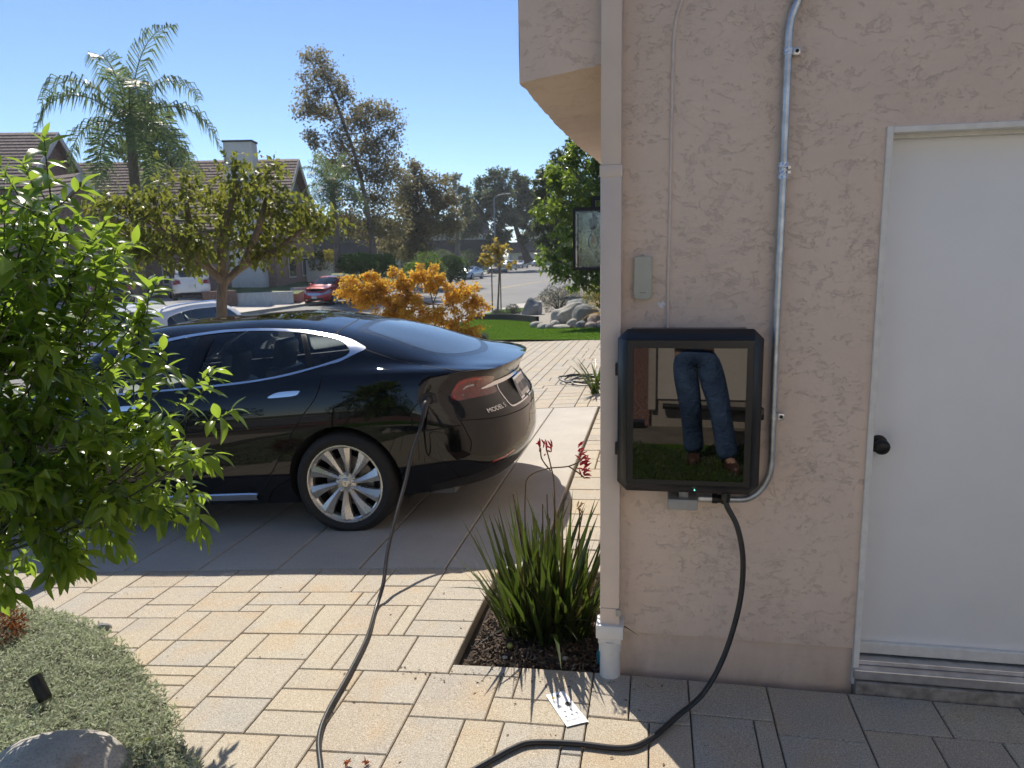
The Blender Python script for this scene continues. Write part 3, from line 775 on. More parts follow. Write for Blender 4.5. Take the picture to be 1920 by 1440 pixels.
def inpoly(pts, poly):
    x, y = pts[:,0], pts[:,1]; r = np.zeros(len(pts), bool); n = len(poly)
    for i in range(n):
        x1, y1 = poly[i]; x2, y2 = poly[(i+1) % n]
        c = ((y1 > y) != (y2 > y)) & (x < (x2-x1)*(y-y1)/((y2-y1) if y2 != y1 else 1e-12) + x1); r ^= c
    return r
def roundpoly(pts, n=6, closed=True):
    """Catmull-Rom refinement of a closed 2-D outline"""
    p = np.asarray(pts, float); k = len(p); out = []
    for i in range(k):
        p0, p1, p2, p3 = p[i-1], p[i], p[(i+1)%k], p[(i+2)%k]
        for j in range(n):
            t = j/n; out.append(0.5*(2*p1 + (p2-p0)*t + (2*p0-5*p1+4*p2-p3)*t*t + (3*p1-p0-3*p2+p3)*t**3))
    return np.array(out)
def shrink(poly, d):
    """offset a closed outline inwards"""
    p = np.asarray(poly, float); area = 0.5*np.sum(p[:,0]*np.roll(p[:,1],-1) - np.roll(p[:,0],-1)*p[:,1]); s = np.sign(area)
    t = np.roll(p,-1,0) - np.roll(p,1,0); t /= np.maximum(np.linalg.norm(t, axis=1, keepdims=True), 1e-9)
    return p + s*d*np.stack([-t[:,1], t[:,0]], 1)
def cut_patch(pa, ur, vr, step, polys):
    """triangulate the (u,v) rectangle with outlines as hard edges; returns uv, tris, centroids"""
    nu = max(2, int((ur[1]-ur[0])/step)); nv = max(2, int((vr[1]-vr[0])/step))
    pts = [(u, v) for u in np.linspace(*ur, nu+1) for v in np.linspace(*vr, nv+1)]
    edges = []
    for q in polys:
        b = len(pts); pts += [tuple(a) for a in q]; edges += [(b+i, b+(i+1) % len(q)) for i in range(len(q))]
    r = delaunay_2d_cdt([Vector(a) for a in pts], edges, [], 0, 1e-6)
    uv = np.array([tuple(a) for a in r[0]]); tr = np.array([tuple(f) for f in r[2]], int)
    c = uv[tr].mean(1)
    ok = (c[:,0] > ur[0]-1e-6) & (c[:,0] < ur[1]+1e-6) & (c[:,1] > vr[0]-1e-6) & (c[:,1] < vr[1]+1e-6)
    return uv, tr[ok], c[ok]
def patch_mesh(name, pieces):
    """pieces: list of (patch, uv, tris, mirror sign, offset) -> one mesh with exact normals"""
    V = []; Fc = []; Nn = []; b = 0
    for pa, uv, tr, sg, off in pieces:
        if len(tr) == 0: continue
        ids, invx = np.unique(tr, return_inverse=True); q = uv[ids]; t2 = invx.reshape(tr.shape)
        p = pa.S(q); n = pa.N(q)
        flip = n[:,1].mean()*p[:,1].mean() + n[:,2].mean()*0.5 + n[:,0].mean()*p[:,0].mean()*0 < 0
        if flip: n = -n
        fn = np.cross(p[t2[:,1]]-p[t2[:,0]], p[t2[:,2]]-p[t2[:,0]]); bad = (fn*n[t2[:,0]]).sum(1) < 0
        t2 = t2.copy(); t2[bad] = t2[bad][:, ::-1]
        p = p + n*off
        if sg < 0: p = p*[1,-1,1]; n = n*[1,-1,1]; t2 = t2[:, ::-1]
        V.append(p); Nn.append(n); Fc.append(t2+b); b += len(p)
    V = np.concatenate(V); Nn = np.concatenate(Nn); Fc = np.concatenate(Fc)
    me = mesh(name, V, Fc, True)
    me.normals_split_custom_set_from_vertices([tuple(a) for a in Nn])
    return me
def ribbon(pa, path, w, off, name, mat, parent, signs=(1,), prof=None):
    """thin strip lying along a (u,v) path on the surface, one object for each side"""
    path = np.asarray(path, float); t = np.gradient(path, axis=0); t /= np.maximum(np.linalg.norm(t, axis=1, keepdims=True), 1e-9)
    nn = np.stack([-t[:,1], t[:,0]], 1); n = len(path)
    prof = prof or [(-.5, 0.0), (-.5, 1.0), (.5, 1.0), (.5, 0.0)]; k = len(prof)
    for sg in signs:
        v = []; f = []; rows = []
        for (a, h) in prof:
            q = path + nn*w*a; p = pa.S(q); nr = pa.N(q)
            if (nr[:,1]*p[:,1]).mean() + nr[:,2].mean()*.5 < 0: nr = -nr
            rows.append((p + nr*off*h)*[1, sg, 1])
        for i in range(n):
            for r_ in rows: v.append(tuple(r_[i]))
        for i in range(n-1):
            for j in range(k-1): f.append((i*k+j, (i+1)*k+j, (i+1)*k+j+1, i*k+j+1))
        mb = MB(); mb.v = v; mb.f = f
        o = mb.build(name, mat, parent, True, 50)
    return o
# plan columns (x back from the rear axle, half width), shoulder / sill heights, upper stations
SEDAN = dict(
  plan=[(-3.89,0),(-3.86,.35),(-3.74,.64),(-3.5,.83),(-3.2,.92),(-2.8,.95),(-2.2,.955),(-1.5,.957),(-.8,.962),(-.2,.972),(.25,.965),(.55,.935),(.79,.865),(.97,.71),(1.07,.44),(1.105,.19),(1.11,0)],
  zs=[(-3.9,.66),(-3.5,.765),(-2.96,.88),(-2.4,.945),(-1.5,.985),(-.7,1.01),(0,1.045),(.4,1.05),(.7,1.03),(.9,1.008),(1.12,1.005)],
  zb=[(-3.9,.2),(-3.2,.19),(-2,.185),(-.6,.2),(.3,.22),(.7,.255),(1.1,.27)],
  frac=[0,.17,.40,.63,.83,1.0], tuck=[-.10,-.032,-.006,0,-.016,-.058], rear_dx=[0,.015,0,-.035,-.095,.018], front_dx=[0,0,0,.03,.08,.12],
  st=[(-3.66,[(.60,.735),(.48,.755),(.36,.768),(.2,.777),(0,.78)]),
      (-3.3,[(.78,.86),(.62,.885),(.45,.90),(.22,.91),(0,.913)]),
      (-2.96,[(.82,.925),(.65,.955),(.47,.97),(.23,.98),(0,.983)]),
      (-2.5,[(.84,.985),(.68,1.02),(.5,1.035),(.25,1.05),(0,1.055)]),
      (-2.1,[(.85,1.015),(.78,1.11),(.66,1.205),(.35,1.26),(0,1.275)]),
      (-1.6,[(.86,1.03),(.77,1.20),(.62,1.38),(.32,1.425),(0,1.438)]),
      (-1.1,[(.87,1.045),(.77,1.235),(.60,1.40),(.31,1.44),(0,1.45)]),
      (-.7,[(.87,1.06),(.765,1.24),(.59,1.395),(.31,1.437),(0,1.45)]),
      (-.2,[(.87,1.095),(.76,1.225),(.595,1.325),(.31,1.362),(0,1.372)]),
      (.2,[(.83,1.10),(.755,1.165),(.60,1.230),(.31,1.260),(0,1.268)]),
      (.55,[(.775,1.066),(.70,1.090),(.56,1.118),(.3,1.135),(0,1.140)]),
      (.80,[(.72,1.035),(.60,1.042),(.45,1.046),(.24,1.050),(0,1.052)])],
  spoiler=[.60,.48,.34,.17,0], axle=(-2.96,0), wheel=(.345,.262,.245), track=.965)
def car_patches(d):
    pl = np.array(d['plan']); n = len(pl)
    pl2 = np.vstack([[pl[1,0],-pl[1,1]], pl, [pl[-2,0],-pl[-2,1]]])
    tg = np.gradient(pl2, axis=0); tg /= np.linalg.norm(tg, axis=1, keepdims=True)
    nr = np.stack([-tg[:,1], tg[:,0]], 1)          # outward on the +y side
    x = pl2[:,0]; xm = pl[:,0]
    zs, zb = itab(d['zs'], x), itab(d['zb'], x)
    xr, xf = xm.max(), xm.min()
    sm = lambda t: np.clip(t,0,1)**2*(3-2*np.clip(t,0,1))
    wr = sm((x-(xr-.8))/.7); wf = sm(((xf+.9)-x)/.8)
    P = np.zeros((len(pl2), 6, 3))
    for r_, (fz, tk, rd, fd) in enumerate(zip(d['frac'], d['tuck'], d['rear_dx'], d['front_dx'])):
        P[:,r_,0] = x + nr[:,0]*tk + wr*rd + wf*fd
        P[:,r_,1] = pl2[:,1] + nr[:,1]*tk
        P[:,r_,2] = zb + (zs-zb)*fz
    # phantom row above, leaning in like the belt
    up = P[:,5] + (P[:,5]-P[:,4])*.4; up[:,:2] -= nr*.02
    A = Patch(np.concatenate([P, up[:,None]], 1))
    ur = (A.ku[1], A.ku[-2]); vr = (0, A.kv[5])
    # upper patch
    rows = []
    v4, v5 = A.kv[4], A.kv[5]
    uu = np.linspace(A.ku[2], A.ku[-3], 800)
    c5 = A.S(np.stack([uu, np.full(800, v5)], 1)); c4 = A.S(np.stack([uu, np.full(800, v4)], 1))
    for (sx, pts) in d['st']:
        i = np.argmin(np.abs(c5[:,0]-sx) + 0.0*(c5[:,1]))
        p5 = c5[i]; p4 = c4[i]
        rows.append([p4, p5] + [np.array([sx, y, z]) for (y, z) in pts])
    yy = d['spoiler']; uu = np.linspace(A.ku[-8], A.ku[-2], 900); e5 = A.S(np.stack([uu, np.full(900, v5)], 1))
    e5 = e5[np.argsort(e5[:,1])]
    pick = lambda y: np.array([np.interp(y, e5[:,1], e5[:,0]), y, np.interp(y, e5[:,1], e5[:,2])])
    y5 = yy[0] + .09
    last = [pick(y5) + [0.0,.01,-.12], pick(y5)] + [pick(y) for y in yy]
    rows.append(last)
    B = np.array(rows)
    ph = B[:, -2:-1] * [1,-1,1]
    B = np.concatenate([B, ph], 1)
    Bp = Patch(B)
    return A, ur, vr, Bp, (Bp.ku[0], Bp.ku[-1]), (Bp.kv[1], Bp.kv[-2])
SUV = dict(
  plan=[(-3.55,0),(-3.52,.35),(-3.42,.62),(-3.2,.80),(-2.9,.88),(-2.4,.91),(-1.5,.915),(-.7,.918),(0,.92),(.4,.90),(.66,.83),(.80,.68),(.87,.42),(.90,.18),(.905,0)],
  zs=[(-3.56,.80),(-3.2,.92),(-2.6,.99),(-1.8,1.02),(-.7,1.05),(.2,1.08),(.6,1.09),(.95,1.08)],
  zb=[(-3.56,.27),(-2,.27),(.3,.28),(.95,.33)],
  frac=[0,.17,.40,.63,.83,1.0], tuck=[-.09,-.03,-.006,0,-.02,-.065], rear_dx=[0,.02,.01,-.01,-.02,-.03], front_dx=[0,0,0,.02,.05,.10],
  st=[(-3.3,[(.60,.93),(.5,.955),(.38,.965),(.2,.975),(0,.98)]),
      (-2.8,[(.80,1.02),(.62,1.05),(.45,1.065),(.22,1.075),(0,1.08)]),
      (-2.35,[(.82,1.06),(.70,1.09),(.55,1.11),(.28,1.125),(0,1.13)]),
      (-2.0,[(.82,1.08),(.76,1.18),(.66,1.28),(.35,1.33),(0,1.345)]),
      (-1.5,[(.83,1.09),(.75,1.32),(.63,1.52),(.33,1.575),(0,1.59)]),
      (-.9,[(.83,1.10),(.75,1.34),(.62,1.58),(.32,1.635),(0,1.65)]),
      (-.2,[(.83,1.11),(.75,1.34),(.62,1.575),(.32,1.63),(0,1.645)]),
      (.35,[(.82,1.13),(.74,1.33),(.61,1.53),(.32,1.59),(0,1.605)]),
      (.62,[(.79,1.13),(.71,1.30),(.58,1.47),(.31,1.54),(0,1.555)]),
      (.74,[(.74,1.12),(.67,1.21),(.55,1.30),(.3,1.36),(0,1.375)])],
  spoiler=[.62,.50,.36,.18,0], axle=(-2.68,0), wheel=(.35,.245,.23), track=.90)
M_TYRE = plain('tyre_rubber', (.014,.014,.015), .72, 0, .15, 40, .2)
t = NT('gloss_black_border'); M_PLASTIC2 = t.done(t.bsdf((.006,.006,.007), .22, 0, None, IOR=1.38))
M_WELL = plain('wheel_well', (.008,.008,.009), .9)
M_PLASTIC = plain('black_plastic', (.018,.018,.019), .5, 0, .1, 40)
M_CHROME = plain('satin_chrome', (.72,.74,.78), .14, 1.0, .02, 10)
t = NT('bright_chrome'); M_CHROME2 = t.done(t.bsdf((.80,.81,.83), .06, 1.0))
M_RIM = plain('silver_wheel_paint', (.66,.64,.61), .28, .75, .05, 20)
M_DISC = plain('brake_steel', (.28,.27,.26), .45, .8, .2, 14)
def m_paint(name, col, metal=0.0, rough=.3):
    t = NT(name); wc = t.coord('Object')
    dust = t.noise(wc, 2.2, 5, .7)
    b = t.bsdf(col, rough, metal, None, Coat_Weight=1.0, Coat_Roughness=t.ramp(dust, [(.35,.010),(.8,.04)]), Coat_IOR=1.5, Specular_IOR_Level=.0 if metal == 0 else .3)
    return t.done(b)
M_PBLACK = m_paint('black_car_paint', (.0035,.004,.006))
M_PWHITE = m_paint('white_car_paint', (.72,.72,.72))
M_PRED = m_paint('red_car_paint', (.45,.012,.02), .1)
def m_carglass(name, tint, refl=1.0):
    t = NT(name)
    a = t.n('BsdfTransparent'); a.inputs[0].default_value = (*tint, 1)
    g = t.n('BsdfGlossy', i_Roughness=.01); g.inputs[0].default_value = (1,1,1,1)
    fz = t.n('Fresnel', i_IOR=1.52); m = t.n('MixShader'); t.link(fz.outputs[0], m.inputs[0]); t.link(a.outputs[0], m.inputs[1]); t.link(g.outputs[0], m.inputs[2])
    return t.done(m)
M_CGLASS = m_carglass('tinted_car_glass', (.88,.95,.93))
M_DGLASS = m_carglass('dark_car_glass', (.10,.12,.12))
M_DARKG = NT('rear_glass'); t = M_DARKG; M_DARKG = t.done(t.bsdf((.035,.045,.05), .02, 0, None, IOR=1.75))
M_REDL = NT('red_lens'); t = M_REDL; co = t.coord('Object')
M_REDL = t.done(t.bsdf(t.ramp(t.noise(co, 14, 3), [(.35,(.085,.004,.006)),(.7,(.20,.008,.010))]), .08, 0, None, Coat_Weight=1.0, Coat_Roughness=.02))
M_REDB = plain('red_lens_bright', (.30,.010,.012), .12, 0, .1, 30, 0, Coat_Weight=1.0)
M_CLEAR = plain('clear_lens', (.34,.35,.37), .12, .2, .3, 25, 0, Coat_Weight=1.0)
M_PLATE = NT('plate_face'); t = M_PLATE; co = t.coord('Object')
M_PLATE = t.done(t.bsdf(t.ramp(t.noise(co, 8, 3), [(.3,(.55,.55,.54)),(.7,(.68,.68,.66))]), .45))
M_SEAT = plain('black_leather', (.022,.022,.024), .45, 0, .1, 30, .1)
M_TRIMIN = plain('cabin_trim', (.10,.10,.10), .6, 0, .1, 20)

def clip_half(poly, a, b):
    """keep the part of a 2-D outline left of the line a->b"""
    a, b = np.array(a, float), np.array(b, float); d = b-a; out = []
    sd = [d[0]*(p[1]-a[1]) - d[1]*(p[0]-a[0]) for p in poly]
    for i in range(len(poly)):
        p, q, s0, s1 = poly[i], poly[(i+1) % len(poly)], sd[i], sd[(i+1) % len(poly)]
        if s0 >= 0: out.append(p)
        if s0*s1 < 0: t_ = s0/(s0-s1); out.append(p + (q-p)*t_)
    return np.array(out)

def tri_parts(tr):
    """triangles grouped into connected pieces"""
    par = {}
    def find(a):
        while par.setdefault(a, a) != a: par[a] = par[par[a]]; a = par[a]
        return a
    for t_ in tr:
        r0 = find(t_[0]); par[find(t_[1])] = r0; par[find(t_[2])] = find(r0)
    g_ = {}
    for t_ in tr: g_.setdefault(find(t_[0]), []).append(t_)
    return [np.array(v) for v in g_.values()]

def make_wheel(parent, loc, d, side, hi):
    """axis along local y; side = sign of the outer face"""
    rt, rr, w = d['wheel']; yo = side
    m0 = Matrix.Translation(loc)
    wh = bpy.data.objects.new('wheel', None); COL.objects.link(wh); wh.parent = parent; wh.location = loc; wh.empty_display_size = .05
    n = 56 if hi else 24
    def lat(prof, name, mat, cap=False, nn=n):
        b = MB(); b.lathe([(r_, -yo*y) for r_, y in prof], nn, 'y', caps=cap); return b.build(name, mat, wh, True, 40)
    hw = w/2
    lat([(rr-.004,.012),(rr+.004,.004),(rt-.045,-.006),(rt-.020,.006),(rt-.006,.022),(rt,.05),(rt,w-.05),(rt-.02,w-.004),(rr,w)], 'tyre', M_TYRE)
    rim = lat([(rr-.016,.020),(rr-.008,.006),(rr+.001,.006),(rr+.003,.012),(rr-.006,.022),(rr-.026,.034),(rr-.030,w-.02)], 'rim', M_RIM)
    lat([(.02,.105),(.165,.105),(.168,.11),(.165,.125),(.02,.125)], 'brake_disc', M_DISC, False, 32)
    lat([(rr-.031,.06),(rr-.031,w-.03),(.02,w-.03)], 'barrel', M_WELL, False, 24)
    b = MB(); ns = 10 if hi else 5
    for k in range(ns):
        a = 2*math.pi*k/ns + (.1 if hi else 0)
        v = []; f = []
        prof = [(.036,.013,0.0,.040),(.075,.015,.03,.034),(.13,.021,.07,.027),(.19,.033,.11,.021),(rr-.018,.046,.15,.015)]
        for (r_, hwid, sw, dep) in prof:
            c_, s_ = math.cos(a+sw), math.sin(a+sw)
            rad = np.array([c_, s_]); tn = np.array([-s_, c_])
            for (e, dd) in ((-1, dep+.004), (-.15, dep-.006), (1, dep+.012), (1, dep+.040), (-1, dep+.034)):
                p = rad*r_ + tn*hwid*e; v.append((p[0], yo*-1*dd, p[1]))
        for i in range(len(prof)-1):
            for j in range(5): f.append((i*5+j, i*5+(j+1) % 5, (i+1)*5+(j+1) % 5, (i+1)*5+j))
        b.add(v, f)
    b.build('spokes', M_RIM, rim, True, 30)
    lat([(.001,.022),(.026,.022),(.031,.026),(.036,.034),(.068,.040),(.072,.055),(.001,.06)], 'hub', M_RIM, False, 28)
    if hi:
        cap = lat([(.001,.0195),(.022,.0195),(.0255,.0225)], 'centre_cap', plain('cap_silver', (.60,.59,.56), .25, .8), False, 24)
        b = MB(); yy = -yo*.0188
        b.add([(-.010,yy,.010),(.010,yy,.010),(.009,yy,.0065),(.0025,yy,.0065),(.0008,yy,-.012),(-.0008,yy,-.012),(-.0025,yy,.0065),(-.009,yy,.0065)], [(0,1,2,3,4,5,6,7)])
        b.build('emblem', plain('emblem_grey', (.22,.22,.22), .4, .5), cap, fix=False)
        for k in range(5):
            a = math.pi/2 + k*2*math.pi/5
            b = MB(); b.m = Matrix.Translation((.057*math.cos(a), 0, .057*math.sin(a))); b.lathe([(.001,-yo*.016),(.007,-yo*.018),(.0095,-yo*.024),(.0095,-yo*.045)], 12, 'y'); b.build('lug_nut', M_CHROME2, wh, True)
    return wh

def rbox(b, x0, x1, y0, y1, z0, z1, r): b.box(x0, x1, y0, y1, z0, z1, r)

def make_car(d, label, feat, paint, loc, rotz=0.0, pitch=0.0, hi=False, step=.07, name='parked_car', glass=None, group=None):
    A, ur, vr, B, bu, bv = car_patches(d)
    root = thing(name, label, 'car', loc, rotz, group)
    root.rotation_euler = (0, pitch, rotz)
    glass = glass or M_DGLASS
    # ---- lower body
    rt = d['wheel'][0]; ra = rt + .045
    arches = []
    for ax in d['axle']:
        an = np.linspace(-.42, math.pi+.42, 40 if hi else 16)
        tg = [(ax + ra*math.cos(a), rt + ra*math.sin(a)) for a in an]
        i0 = A.ku[2]; pl = A.inv(tg, XZ, (A.ku[3], A.ku[-4]), (0, vr[1]))
        pl[0,1] = min(pl[0,1], -.06); pl[-1,1] = min(pl[-1,1], -.06)
        arches.append(pl)
    regA = feat['A'](A, ur, vr)             # name -> (outline, material, sides, offset, parent key)
    uv, tr, cc = cut_patch(A, ur, vr, step, arches + [r_[0] for r_ in regA.values()])
    free = np.ones(len(tr), bool)
    for pl in arches: free &= ~inpoly(cc, pl)
    got = {}
    pend = []
    for k, (pl, mat, sides, off, *_x) in regA.items():
        m = free & inpoly(cc, pl); got[k] = m; pend.append((k, mat, sides, off, m))
    bodyp = []
    for sg in (-1, 1):
        m = free.copy()
        for k, mat, sides, off, mm in pend:
            if sg in sides: m &= ~mm
        bodyp.append((A, uv, tr[m], sg, 0))
    parts = {}
    for k, mat, sides, off, mm in pend:
        nm = k.split('#')[0]
        if nm.startswith('centre_'):
            o = link(nm[7:], patch_mesh(nm[7:], [(A, uv, tr[mm], sg, off) for sg in sides]), mat, root); parts[k] = o
        else:
            for sg in sides: parts[(k, sg)] = link(nm, patch_mesh(nm, [(A, uv, tr[mm], sg, off)]), mat, root)
    # ---- upper body
    regB = feat['B'](B, bu, bv)
    uv2, tr2, c2 = cut_patch(B, bu, bv, step, [r_[0] for r_ in regB.values()])
    free2 = np.ones(len(tr2), bool)
    for k, (pl, mat, sides, off, *_x) in regB.items():
        m = free2 & inpoly(c2, pl); free2 &= ~m
        if mat is None: continue
        nm = k.split('#')[0]
        if nm.startswith('centre_'): parts[k] = link(nm[7:], patch_mesh(nm[7:], [(B, uv2, tr2[m], sg, off) for sg in (-1,1)]), mat, root)
        else:
            for sg in sides:
                for tc in (tri_parts(tr2[m]) if nm == 'window_frame' else [tr2[m]]): parts[(k, sg)] = link(nm, patch_mesh(nm, [(B, uv2, tc, sg, off)]), mat, root)
    body = link('body', patch_mesh('body', bodyp + [(B, uv2, tr2[free2], sg, 0) for sg in (-1,1)]), paint, root)
    parts['body'] = body
    # ---- wheel wells, floor
    for pl in arches:
        p = A.S(pl)
        for sg in (-1,1):
            b = MB(); k = len(p); v = [tuple(q*[1,sg,1]) for q in p] + [(q[0], sg*(q[1]-.30), q[2]) for q in p]
            b.add(v, [(i, i+1, k+i+1, k+i) for i in range(k-1)] + [tuple(range(2*k-1, k-1, -1))])
            b.build('wheel_well', M_WELL, root, fix=False)
    b = MB(); u_ = np.linspace(*ur, 60); e = A.S(np.stack([u_, np.zeros(60)], 1))
    v = [tuple(q) for q in e] + [tuple(q*[1,-1,1]) for q in e]
    f = [(i, i+1, 60+i+1, 60+i) for i in range(59)]
    xa = [a_ for a_ in d['axle']]
    b.add(v, f); b.build('floor_pan', M_WELL, root, fix=False)
    # ---- wheels
    wd = d['wheel'][2]
    for ax in d['axle']:
        for sg in (-1,1): make_wheel(root, (ax, sg*d['track'], rt), d, sg, hi and ax == 0)
    return root, A, B, ur, vr, bu, bv, parts

# ---------------------------------------------------------------- the black sedan
def sedanA(A, ur, vr):
    T = vr[1]
    fd = np.array([(2.47,T+.001),(2.45,.42),(2.48,.12),(3.60,.12),(3.62,.42),(3.665,T+.001)])
    rd = np.array([(3.665,T+.001),(3.62,.42),(3.60,.12),(4.13,.125),(4.22,.22),(4.327,.337),(4.41,.44),(4.485,.52),(4.56,.59),(4.61,.65),(4.645,T+.001)])
    lamp = roundpoly([(5.560,.565),(5.562,.64),(5.580,.688),(5.661,.706),(5.79,.694),(5.90,.672),(5.94,.62),(5.965,.556),(5.84,.556),(5.72,.561)], 4)
    hnd = roundpoly([(4.262,.662),(4.31,.684),(4.37,.690),(4.485,.686),(4.490,.676),(4.462,.660),(4.36,.658)], 3)
    hnd2 = hnd - [1.22, 0]
    port = roundpoly([(5.300,.560),(5.325,.600),(5.36,.618),(5.43,.618),(5.452,.59),(5.447,.562),(5.37,.556)], 4)
    bar = np.array([(5.787,.612),(5.86,.624),(5.946,.632),(6.1,.628),(6.217,.624),(ur[1],.620),(ur[1],.592),(6.246,.594),(6.10,.596),(5.988,.600),(5.86,.603)])
    rec = np.array([(6.005,.590),(5.995,.50),(6.0,.462),(6.03,.442),(6.12,.436),(ur[1],.434),(ur[1],.582),(6.246,.584)])
    refl = np.array([(5.70,.134),(5.83,.142),(5.965,.150),(5.955,.166),(5.83,.157),(5.715,.149)])
    val = np.array([(5.28,-.01),(5.30,.055),(5.6,.085),(5.9,.095),(ur[1],.10),(ur[1],-.01)])
    hl = roundpoly([(.75,.60),(.95,.70),(1.22,.72),(1.30,.69),(1.15,.62),(.95,.56)], 4)
    gr = np.array([(ur[0],.38),(.60,.38),(.66,.44),(.60,.52),(ur[0],.54)])
    lg = np.array([(ur[0],.05),(.75,.05),(.80,.12),(.70,.20),(ur[0],.22)])
    return {'front_door': (fd, M_PBLACK, (-1,1), 0), 'rear_door': (rd, M_PBLACK, (-1,1), 0), 'tail_lamp': (lamp, M_REDL, (-1,1), .002), 'door_handle': (hnd, M_CHROME2, (-1,1), .004), 'door_handle#f': (hnd2, M_CHROME2, (-1,1), .004),
            'charge_port': (port, M_PLASTIC, (-1,), .001), 'centre_chrome_bar': (bar, M_CHROME2, (-1,1), .005), 'centre_plate_recess': (rec, M_PLASTIC, (-1,1), -.006), 'reflector': (refl, M_REDB, (-1,1), .002),
            'centre_rear_valance': (val, M_PLASTIC, (-1,1), -.001), 'headlamp': (hl, M_CLEAR, (-1,1), .001), 'centre_grille': (gr, M_PLASTIC, (-1,1), -.003), 'centre_lower_grille': (lg, M_PLASTIC, (-1,1), -.003)}
DLO = [(1.60,.185),(1.9,.181),(2.3,.178),(2.884,.179),(3.10,.180),(3.284,.186),(3.50,.205),(3.682,.238),(3.77,.258),(3.832,.278),(3.91,.345),(3.976,.432),(3.915,.475),(3.846,.507),(3.76,.525),(3.674,.533),(3.55,.534),(3.428,.531),(3.27,.527),(3.117,.523),(2.98,.522),(2.849,.521),(2.584,.499),(2.371,.467),(2.15,.42),(1.95,.36),(1.75,.27)]
DLI = [(1.68,.205),(1.95,.201),(2.3,.199),(2.884,.201),(3.284,.206),(3.50,.224),(3.677,.252),(3.798,.291),(3.855,.325),(3.874,.362),(3.864,.401),(3.80,.461),(3.73,.487),(3.655,.499),(3.54,.503),(3.431,.503),(3.117,.500),(2.857,.498),(2.60,.478),(2.38,.447),(2.16,.402),(1.97,.345),(1.80,.272)]
def sedanB(B, bu, bv):
    ou = roundpoly(DLO, 3); inn = roundpoly(DLI, 4)
    fg = clip_half(inn, (2.655,.15), (2.755,.55)); 
    rg = clip_half(clip_half(inn, (2.875,.55), (2.745,.15)), (3.655,.15), (3.455,.55))
    qg = clip_half(inn, (3.495,.55), (3.70,.15))
    bp_ = clip_half(inn, (3.2,.55), (3.2,.15)); bp_ = clip_half(inn, (3.2,.15), (3.2,.55))
    C = bv[1]
    ws = np.array([(1.34,C),(1.37,.85),(1.42,.66),(1.50,.53),(1.66,.555),(1.9,.585),(2.16,.60),(2.27,.66),(2.31,.85),(2.32,C)])
    hg = np.array([(3.825,C),(3.828,.95),(3.84,.83),(3.865,.755),(3.91,.712),(4.017,.682),(4.197,.640),(4.33,.612),(4.40,.612),(4.455,.645),(4.50,.70),(4.54,.80),(4.57,.92),(4.585,C)])
    frit = np.array([(3.765,C),(3.77,.90),(3.79,.73),(3.84,.665),(4.017,.632),(4.197,.592),(4.36,.556),(4.44,.560),(4.51,.61),(4.56,.69),(4.60,.80),(4.63,.92),(4.645,C)])
    return {'side_glass': (fg, M_CGLASS, (-1,1), -.001), 'side_glass#r': (rg, M_CGLASS, (-1,1), -.001), 'quarter_glass': (qg, M_CGLASS, (-1,1), -.001), 'window_pillar': (bp_, M_PLASTIC2, (-1,1), -.0005), 'window_pillar#c': (inn, M_PLASTIC2, (-1,1), -.0005), 'window_trim': (ou, M_CHROME, (-1,1), .004),
            'centre_windscreen': (ws, M_CGLASS, (1,), 0), 'centre_rear_glass': (hg, M_DARKG, (1,), .0015), 'centre_glass_border': (frit, M_PLASTIC2, (1,), .0005)}
sed, A, B, ur, vr, bu, bv, sp = make_car(SEDAN, 'glossy black electric sedan plugged in on the driveway', dict(A=sedanA, B=sedanB), M_PBLACK, (-1.957, 5.37, -.112), 0, -.066, True, .05, 'black_sedan')
def P_(k, sg=None): return sp[(k, sg)] if sg else sp[k]
# door handles belong to the doors
for sg in (-1,1):
    sp[('door_handle', sg)].parent = sp[('rear_door', sg)]; sp[('door_handle#f', sg)].parent = sp[('front_door', sg)]
# shut lines
M_GAP = plain('shut_line', (.001,.001,.001), .9)
def dens(pts, n=8): p = smoothpts([(q[0], q[1], 0) for q in pts], n); return [(q.x, q.y) for q in p]
T = vr[1]
gaps = [[(2.47,T),(2.45,.42),(2.48,.12)], [(3.665,T),(3.62,.42),(3.60,.12)], [(4.645,T),(4.61,.65),(4.56,.59),(4.485,.52),(4.327,.337),(4.22,.22),(4.13,.125)], [(2.48,.12),(3.0,.12),(3.6,.12),(4.13,.125)],
        [(5.556,.556),(5.535,.50),(5.53,.46),(5.555,.36),(5.572,.30),(5.556,.244)], [(5.235,.393),(5.38,.40),(5.53,.41)], [(5.535,.44),(5.62,.43),(5.78,.414),(5.924,.400),(6.15,.384),(6.405,.376)], [(5.30,.555),(5.24,.50),(5.235,.393)]]
for g_ in gaps: ribbon(A, dens(g_), .006, .0006, 'shut_line', M_GAP, sp['body'], (-1,1))
gapsB = [[(3.655,bv[1]),(3.685,.95),(3.712,.75),(3.715,.62),(3.720,.57),(3.745,.53),(3.864,.46),(4.0,.415),(4.116,.375),(4.24,.31),(4.357,.256),(4.52,.195),(4.68,.150),(4.80,.14)], [(3.982,.425),(3.93,.36),(3.86,.285),(3.80,.215),(3.74,.165),(3.71,.138)]]
ribbon(B, dens(gapsB[0]), .008, .0008, 'shut_line', M_GAP, sp['body'], (-1,1))
